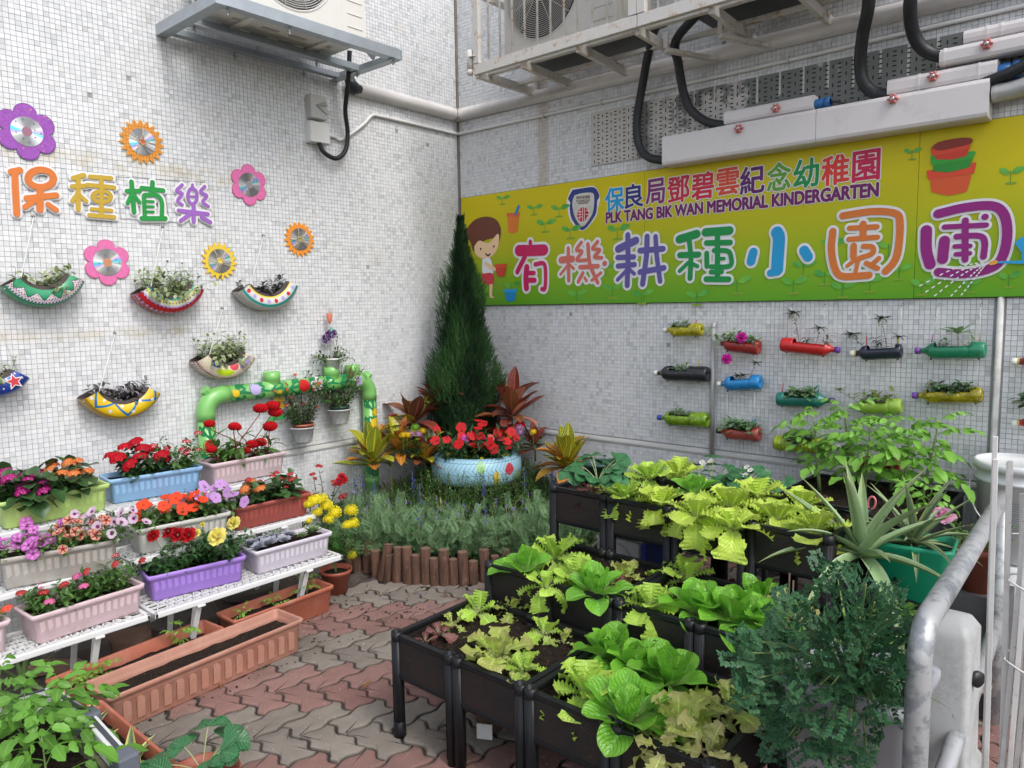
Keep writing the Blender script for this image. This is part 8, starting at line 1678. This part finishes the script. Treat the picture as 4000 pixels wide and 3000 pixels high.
plant('mint', 'small toothed mint foliage beside the white bucket', 'herb', c_+[0, 0, .14], (('foliage', ml, GL), ('stems', ms, STEM))); m = MB(); box2(m, (3.1, -.9, 0), (3.28, -.7, .4)); solo('storage_box', m, plain('dark_grey_box', (.08, .08, .085), .6), 'dark box under the terracotta mint pot', 'box', (3.19, -.8, 0), smooth=False)
mf = MB(); c_ = G(3680, 2010, .62); mf.add(ROSE, c_, frame((1, 0, 0), (0, -.3, 1)), .03); plant('pink_ribbon', 'crumpled pink ribbon beside the tomato bed corner', 'ribbon', c_, (('bloom', mf, petal('pink_cloth', (.62, .3, .45), None)),))
# white bucket
c_ = np.array([3.225, -.20, .36]); bk = thing('white_bucket', 'white lidded plastic bucket with printed label by the right wall', 'bucket', c_); BW = plain('bucket_white', (.62, .64, .64), .35, nz=.04, dirt=.15); m = MB()
lathe(m, [(.001, 0), (.128, 0), (.133, .004), (.146, .30), (.153, .302), (.153, .312), (.147, .315), (.148, .345), (.156, .347), (.156, .358)], c_, (0, 0, 1), 48); part(bk, 'bucket_body', m, BW)
m = MB(); lathe(m, [(.158, .352), (.162, .356), (.162, .372), (.156, .38), (.150, .38), (.146, .368), (.001, .366)], c_, (0, 0, 1), 48); part(bk, 'lid', m, BW)
m = MB(); tube(m, [c_+np.array([-.154*cos(t)-.01, -.03-.05*sin(t)*0-.154*sin(t)*.9, .30-.17*sin(t)]) for t in np.linspace(0, pi, 22)], .003, 6); part(bk, 'handle', m, WPL)
dl = unit(CP[:2]-c_[:2]); a0 = atan2(dl[1], dl[0])-.12
def oncyl(a, z, r): return c_+np.array([r*cos(a0+a), r*sin(a0+a), z])
for k in range(13):
    m = MB(); z_ = .235-k*.009; a1 = U_(.30, .5); hh = .005 if k == 0 else .0022; n = 8; V = []
    for i in range(n+1): a = -.42+(a1+.42)*i/n; V += [oncyl(a, z_, .1455), oncyl(a, z_+hh, .1457)]
    m.raw(V, [(2*i, 2*i+2, 2*i+3, 2*i+1) for i in range(n)]); part(bk, 'label_line', m, plain('faded_ink', (.20, .22, .24), .6), False)
m = MB(); V = [oncyl(-.36, .105, .145), oncyl(-.26, .105, .145), oncyl(-.31, .122, .1455)]; m.raw(V, [(0, 1, 2)]); part(bk, 'hazard_triangle', m, plain('faded_ink', (.20, .22, .24), .6), False)
m = MB(); lathe(m, [(.001, 0), (.13, 0), (.148, .35), (.001, .355)], (3.225, -.20, 0), (0, 0, 1), 40); solo('white_bucket', m, BW, 'second white bucket standing beneath the lidded one', 'bucket', (3.225, -.2, 0))
# rail
h = SH('peeling_galvanised'); n = h.noise(14, 5, rough=.75); n2 = h.noise(50, 4); x, y, z = h.pos(); st = h.noise(9, 4, vec=h.vec(x*3, y, z*3)); GALP = h.out(h.mix(h.noise(5, 3).step(.68, .74)*.8, h.mix((st*.6+n2*.4).step(.48, .56), (.40, .41, .42), (.25, .265, .285)), (.22, .09, .04)), .4, metal=.25, bump=n2, bstr=.12)
rl = thing('tubular_rail', 'peeling galvanised tubular rail with a rounded bend at the lower right', 'railing', (3.31, -2.08, 0)); R9 = .0225; B_ = np.array([3.287, -2.10, 0]); ytop = .745
m = MB(); tube(m, [B_, B_+[0, 0, ytop-.09]]+[B_+[0, .075-.075*cos(a), ytop-.075+.075*sin(a)] for a in np.linspace(.1, pi/2, 9)]+[B_+[-.01, .5, ytop], B_+[-.03, 1.2, ytop]], R9, 24); part(rl, 'bent_tube', m, GALP)
m = MB(); tube(m, [B_+[0, .0, .10], B_+[-.005, .3, .28], B_+[-.02, 1.15, .36]], R9*.9, 20); part(rl, 'lower_tube', m, GALP)
m = MB(); tube(m, [B_+[-.03, 1.2, 0], B_+[-.03, 1.2, ytop]], R9, 16); part(rl, 'far_post', m, GALP)
# folded white trellis
TRM = plain('flaking_white_wood', (.72, .70, .67), .7, nz=.15, dirt=.5, dcol=(.25, .21, .17), bump=.3); tr = thing('folded_trellis', 'bundle of flaking white wooden trellis slats standing at the right edge', 'trellis', (3.42, -1.93, 0)); random.seed(6)
for k in range(26):
    a = 3.398+.0078*(k % 13)+U_(-.004, .004); y = -1.93+.02*(k//13)-U_(0, .012); tp = U_(.98, 1.13); m = MB(); bar(m, (a+U_(-.02, .02), y, .02), (a+U_(-.03, .03), y+U_(-.02, .02), tp), .009, .005, (0, 1, 0)); part(tr, 'slat', m, TRM, False, bevel=.001)
for k in range(3): z_ = (.66, .82, .42)[k]; m = MB(); tube(m, crom([(3.405, -1.95, z_), (3.44, -1.965, z_-.01), (3.46, -1.95, z_-.012), (3.46, -1.90, z_), (3.405, -1.90, z_), (3.405, -1.95, z_)], 4), .0022, 5); part(tr, 'cable_tie', m, WPL)
for k in range(2): m = MB(); bar(m, (3.435+.03*k, -1.952, .99), (3.442+.03*k, -1.956, 1.06), .010, .006, (0, 1, 0)); part(tr, 'red_white_slat', m, SH_tape if 'SH_tape' in globals() else plain('red_tape', (.5, .03, .04), .5), False)
# rue bush in its grey bin
GBX = plain('cool_grey_plastic', (.34, .35, .38), .4, nz=.05, dirt=.2); c_ = np.array([3.125, -1.905, 0.]); gb = thing('grey_tub', 'large smooth grey tub behind the rue bush, lower right', 'tub', c_); V = []
for a, b_, z_ in ((.105, .095, 0), (.135, .125, .50), (.145, .135, .51), (.145, .135, .53), (.125, .115, .53), (.12, .11, .40)): V += [c_+np.array(q) for q in rr(a, b_, .03, z_, 5)]
m = MB(); m.raw(V, [(i*24+j, i*24+(j+1) % 24, (i+1)*24+(j+1) % 24, (i+1)*24+j) for i in range(5) for j in range(24)]+[tuple(range(24))[::-1]]); part(gb, 'tub_body', m, GBX); soil(gb, c_[0], c_[1], .23, .21, .48, nu=10, nv=8)
random.seed(9); ml, ms = MB(), MB(); root_ = c_+[0, -.02, .48]; k = 0
while k < 640:
    px, py = U_(2830, 3570), U_(2190, 3010); u = (px-3230)/360; v = (py-2600)/430
    if u*u+v*v > 1+U_(-.35, .12) or (px < 3000 and py > 2820) or (u > .55 and v > .45 and random.random() < .8) or (py < 2470+.0*px and px < 3020) or (py < 2330 and px < 3200 and random.random() < .85) or (py < 2400 and random.random() < .5): continue
    off = 2.07+.16*sqrt(max(0, 1-u*u-v*v))*U_(.2, 1.2)-U_(0, .22); p = RW(px, py, off)
    if p[0] < 2.93 and off < 2.2 and off > 1.78: off = 2.2+U_(0, .08); p = RW(px, py, off)
    d = unit((p-root_)*[1, 1, .8]+rnd_dir()*.16+np.array([0, 0, .02])); ml.add(RUE, p-d*.02, frame(d, unit(np.array([.25, -.55, .75])+rnd_dir()*.4)), U_(.034, .060)); k += 1
    if k % 8 == 0: tube(ms, crom([root_, root_+(p-root_)*.5+[0, 0, .04], p], 5), [.0035]*5+[.002]*6, 4)
plant('rue_bush', 'bushy blue-green rue with finely divided leaves at the lower right', 'shrub', root_, (('foliage', ml, leafm('rue_leaf', (.030, .115, .060), .5, hue=(.06, .16, .045), rough=.5, transl=.2)), ('stems', ms, leafm('rue_stem', (.14, .2, .07), .2, transl=0.))))
random.seed(12); straps('grass_blades', 'few long yellow-green grass blades arching through the rue', 'grass plant', np.array([3.08, -1.78, .45]), 6, .30, .035, leafm('grass_blade', (.22, .33, .08), .2), (.5, 1.3), .7)
# things standing lower right and under the beds
c_ = np.array([3.245, -1.55, -.06]); jc = thing('white_jerrycan', 'white plastic container stack behind the bend of the rail', 'container', c_); V = []
for a, b_, z_ in ((.055, .07, .0), (.06, .075, .10), (.065, .085, .11), (.062, .08, .2), (.072, .09, .21), (.072, .09, .25), (.06, .08, .27), (.055, .075, .60), (.04, .05, .63), (.02, .02, .64)): V += [c_+np.array(q) for q in rr(a, b_, .018, z_, 4)]
m = MB(); m.raw(V, [(i*20+j, i*20+(j+1) % 20, (i+1)*20+(j+1) % 20, (i+1)*20+j) for i in range(9) for j in range(20)]+[tuple(range(180, 200))]); part(jc, 'container_body', m, plain('grimy_container', (.36, .37, .37), .5, dirt=.6)); m = MB(); lathe(m, [(.001, .0), (.02, 0), (.02, .01), (.001, .01)], c_+[.0605, -.03, .50], (1, -.6, 0), 16); part(jc, 'dark_cap', m, BLK)
m = MB(); grid(m, lambda u, v: (3.10+u*.16, -.98+v*.30, .10+.016*sin(u*pi*6)*sin(v*pi*10)+.03*u), 36, 60); solo('egg_tray', m, plain('pulp_board', (.30, .21, .15), .95, nz=.25, bump=.4), 'brown pulp egg tray lying behind the lower rail', 'egg tray', (3.18, -.83, .1))
m = MB(); box2(m, (3.02, -1.5, .0), (3.26, -1.42, .045)); o = solo('wood_offcut', m, plain('old_timber', (.22, .15, .10), .8, nz=.3), 'short timber offcut on the paving near the rail', 'timber', (3.14, -1.46, 0), smooth=False)
crate('white box with a curved handle seen under the upper left bed', 1.86, 2.06, -1.10, -.92, .02, .40, BW, 'white_box', 'box', False); m = MB(); tube(m, [(1.93+.09*cos(t), -1.106, .34+.05*sin(t)) for t in np.linspace(0, pi, 12)], .003, 6); part([o for o in bpy.data.objects if o.name == 'white_box'][0], 'handle', m, WPL)
m = MB(); box2(m, (2.065, -1.09, .02), (2.085, -.93, .40)); solo('blue_board', m, plain('blue_plastic', (.02, .06, .34), .4), 'blue panel beside the white box under the upper bed', 'board', smooth=False)
for lab, x, y, r, z1, col in (('red cylinder standing under the upper right bed, left one', 2.45, -1.08, .028, .34, (.38, .012, .012)), ('red cylinder under the upper right bed, nearer the pineapple', 2.60, -1.10, .036, .38, (.33, .012, .015)), ('dark grey bottle between the red cylinders', 2.53, -1.02, .03, .30, (.03, .03, .035))):
    m = MB(); lathe(m, [(.001, 0), (r, 0), (r, z1*.85), (r*.5, z1*.95), (r*.4, z1), (.001, z1)], (x, y, 0), (0, 0, 1), 24); solo('spray_bottle', m, plain('bottle_%d' % int(x*100), col, .35), lab, 'bottle', (x, y, 0))
m = MB(); lathe(m, [(.001, 0), (.055, 0), (.07, .07), (.075, .07), (.075, .08), (.06, .08)], (2.42, -1.45, .0), (0, 0, 1), 24); solo('blue_basin', m, plain('blue_plastic', (.02, .06, .34), .4), 'small blue basin low under the middle bed', 'basin', (2.42, -1.45, 0))
m = MB(); lathe(m, [(.001, 0), (.045, 0), (.055, .09), (.048, .09), (.04, .01)], (2.02, -1.95, 0), (0, 0, 1), 20); solo('plant_pot', m, plain('dull_brown_pot', (.10, .06, .04), .8), 'small empty brown pot under the front left bed', 'plant pot', (2.02, -1.95, 0))
m = MB(); box(m, (2.06, -2.02, .03), (.05, .004, .05), rz(.5)); solo('label_card', m, WPL, 'scrap of white card lying under the front left bed', 'card', smooth=False)
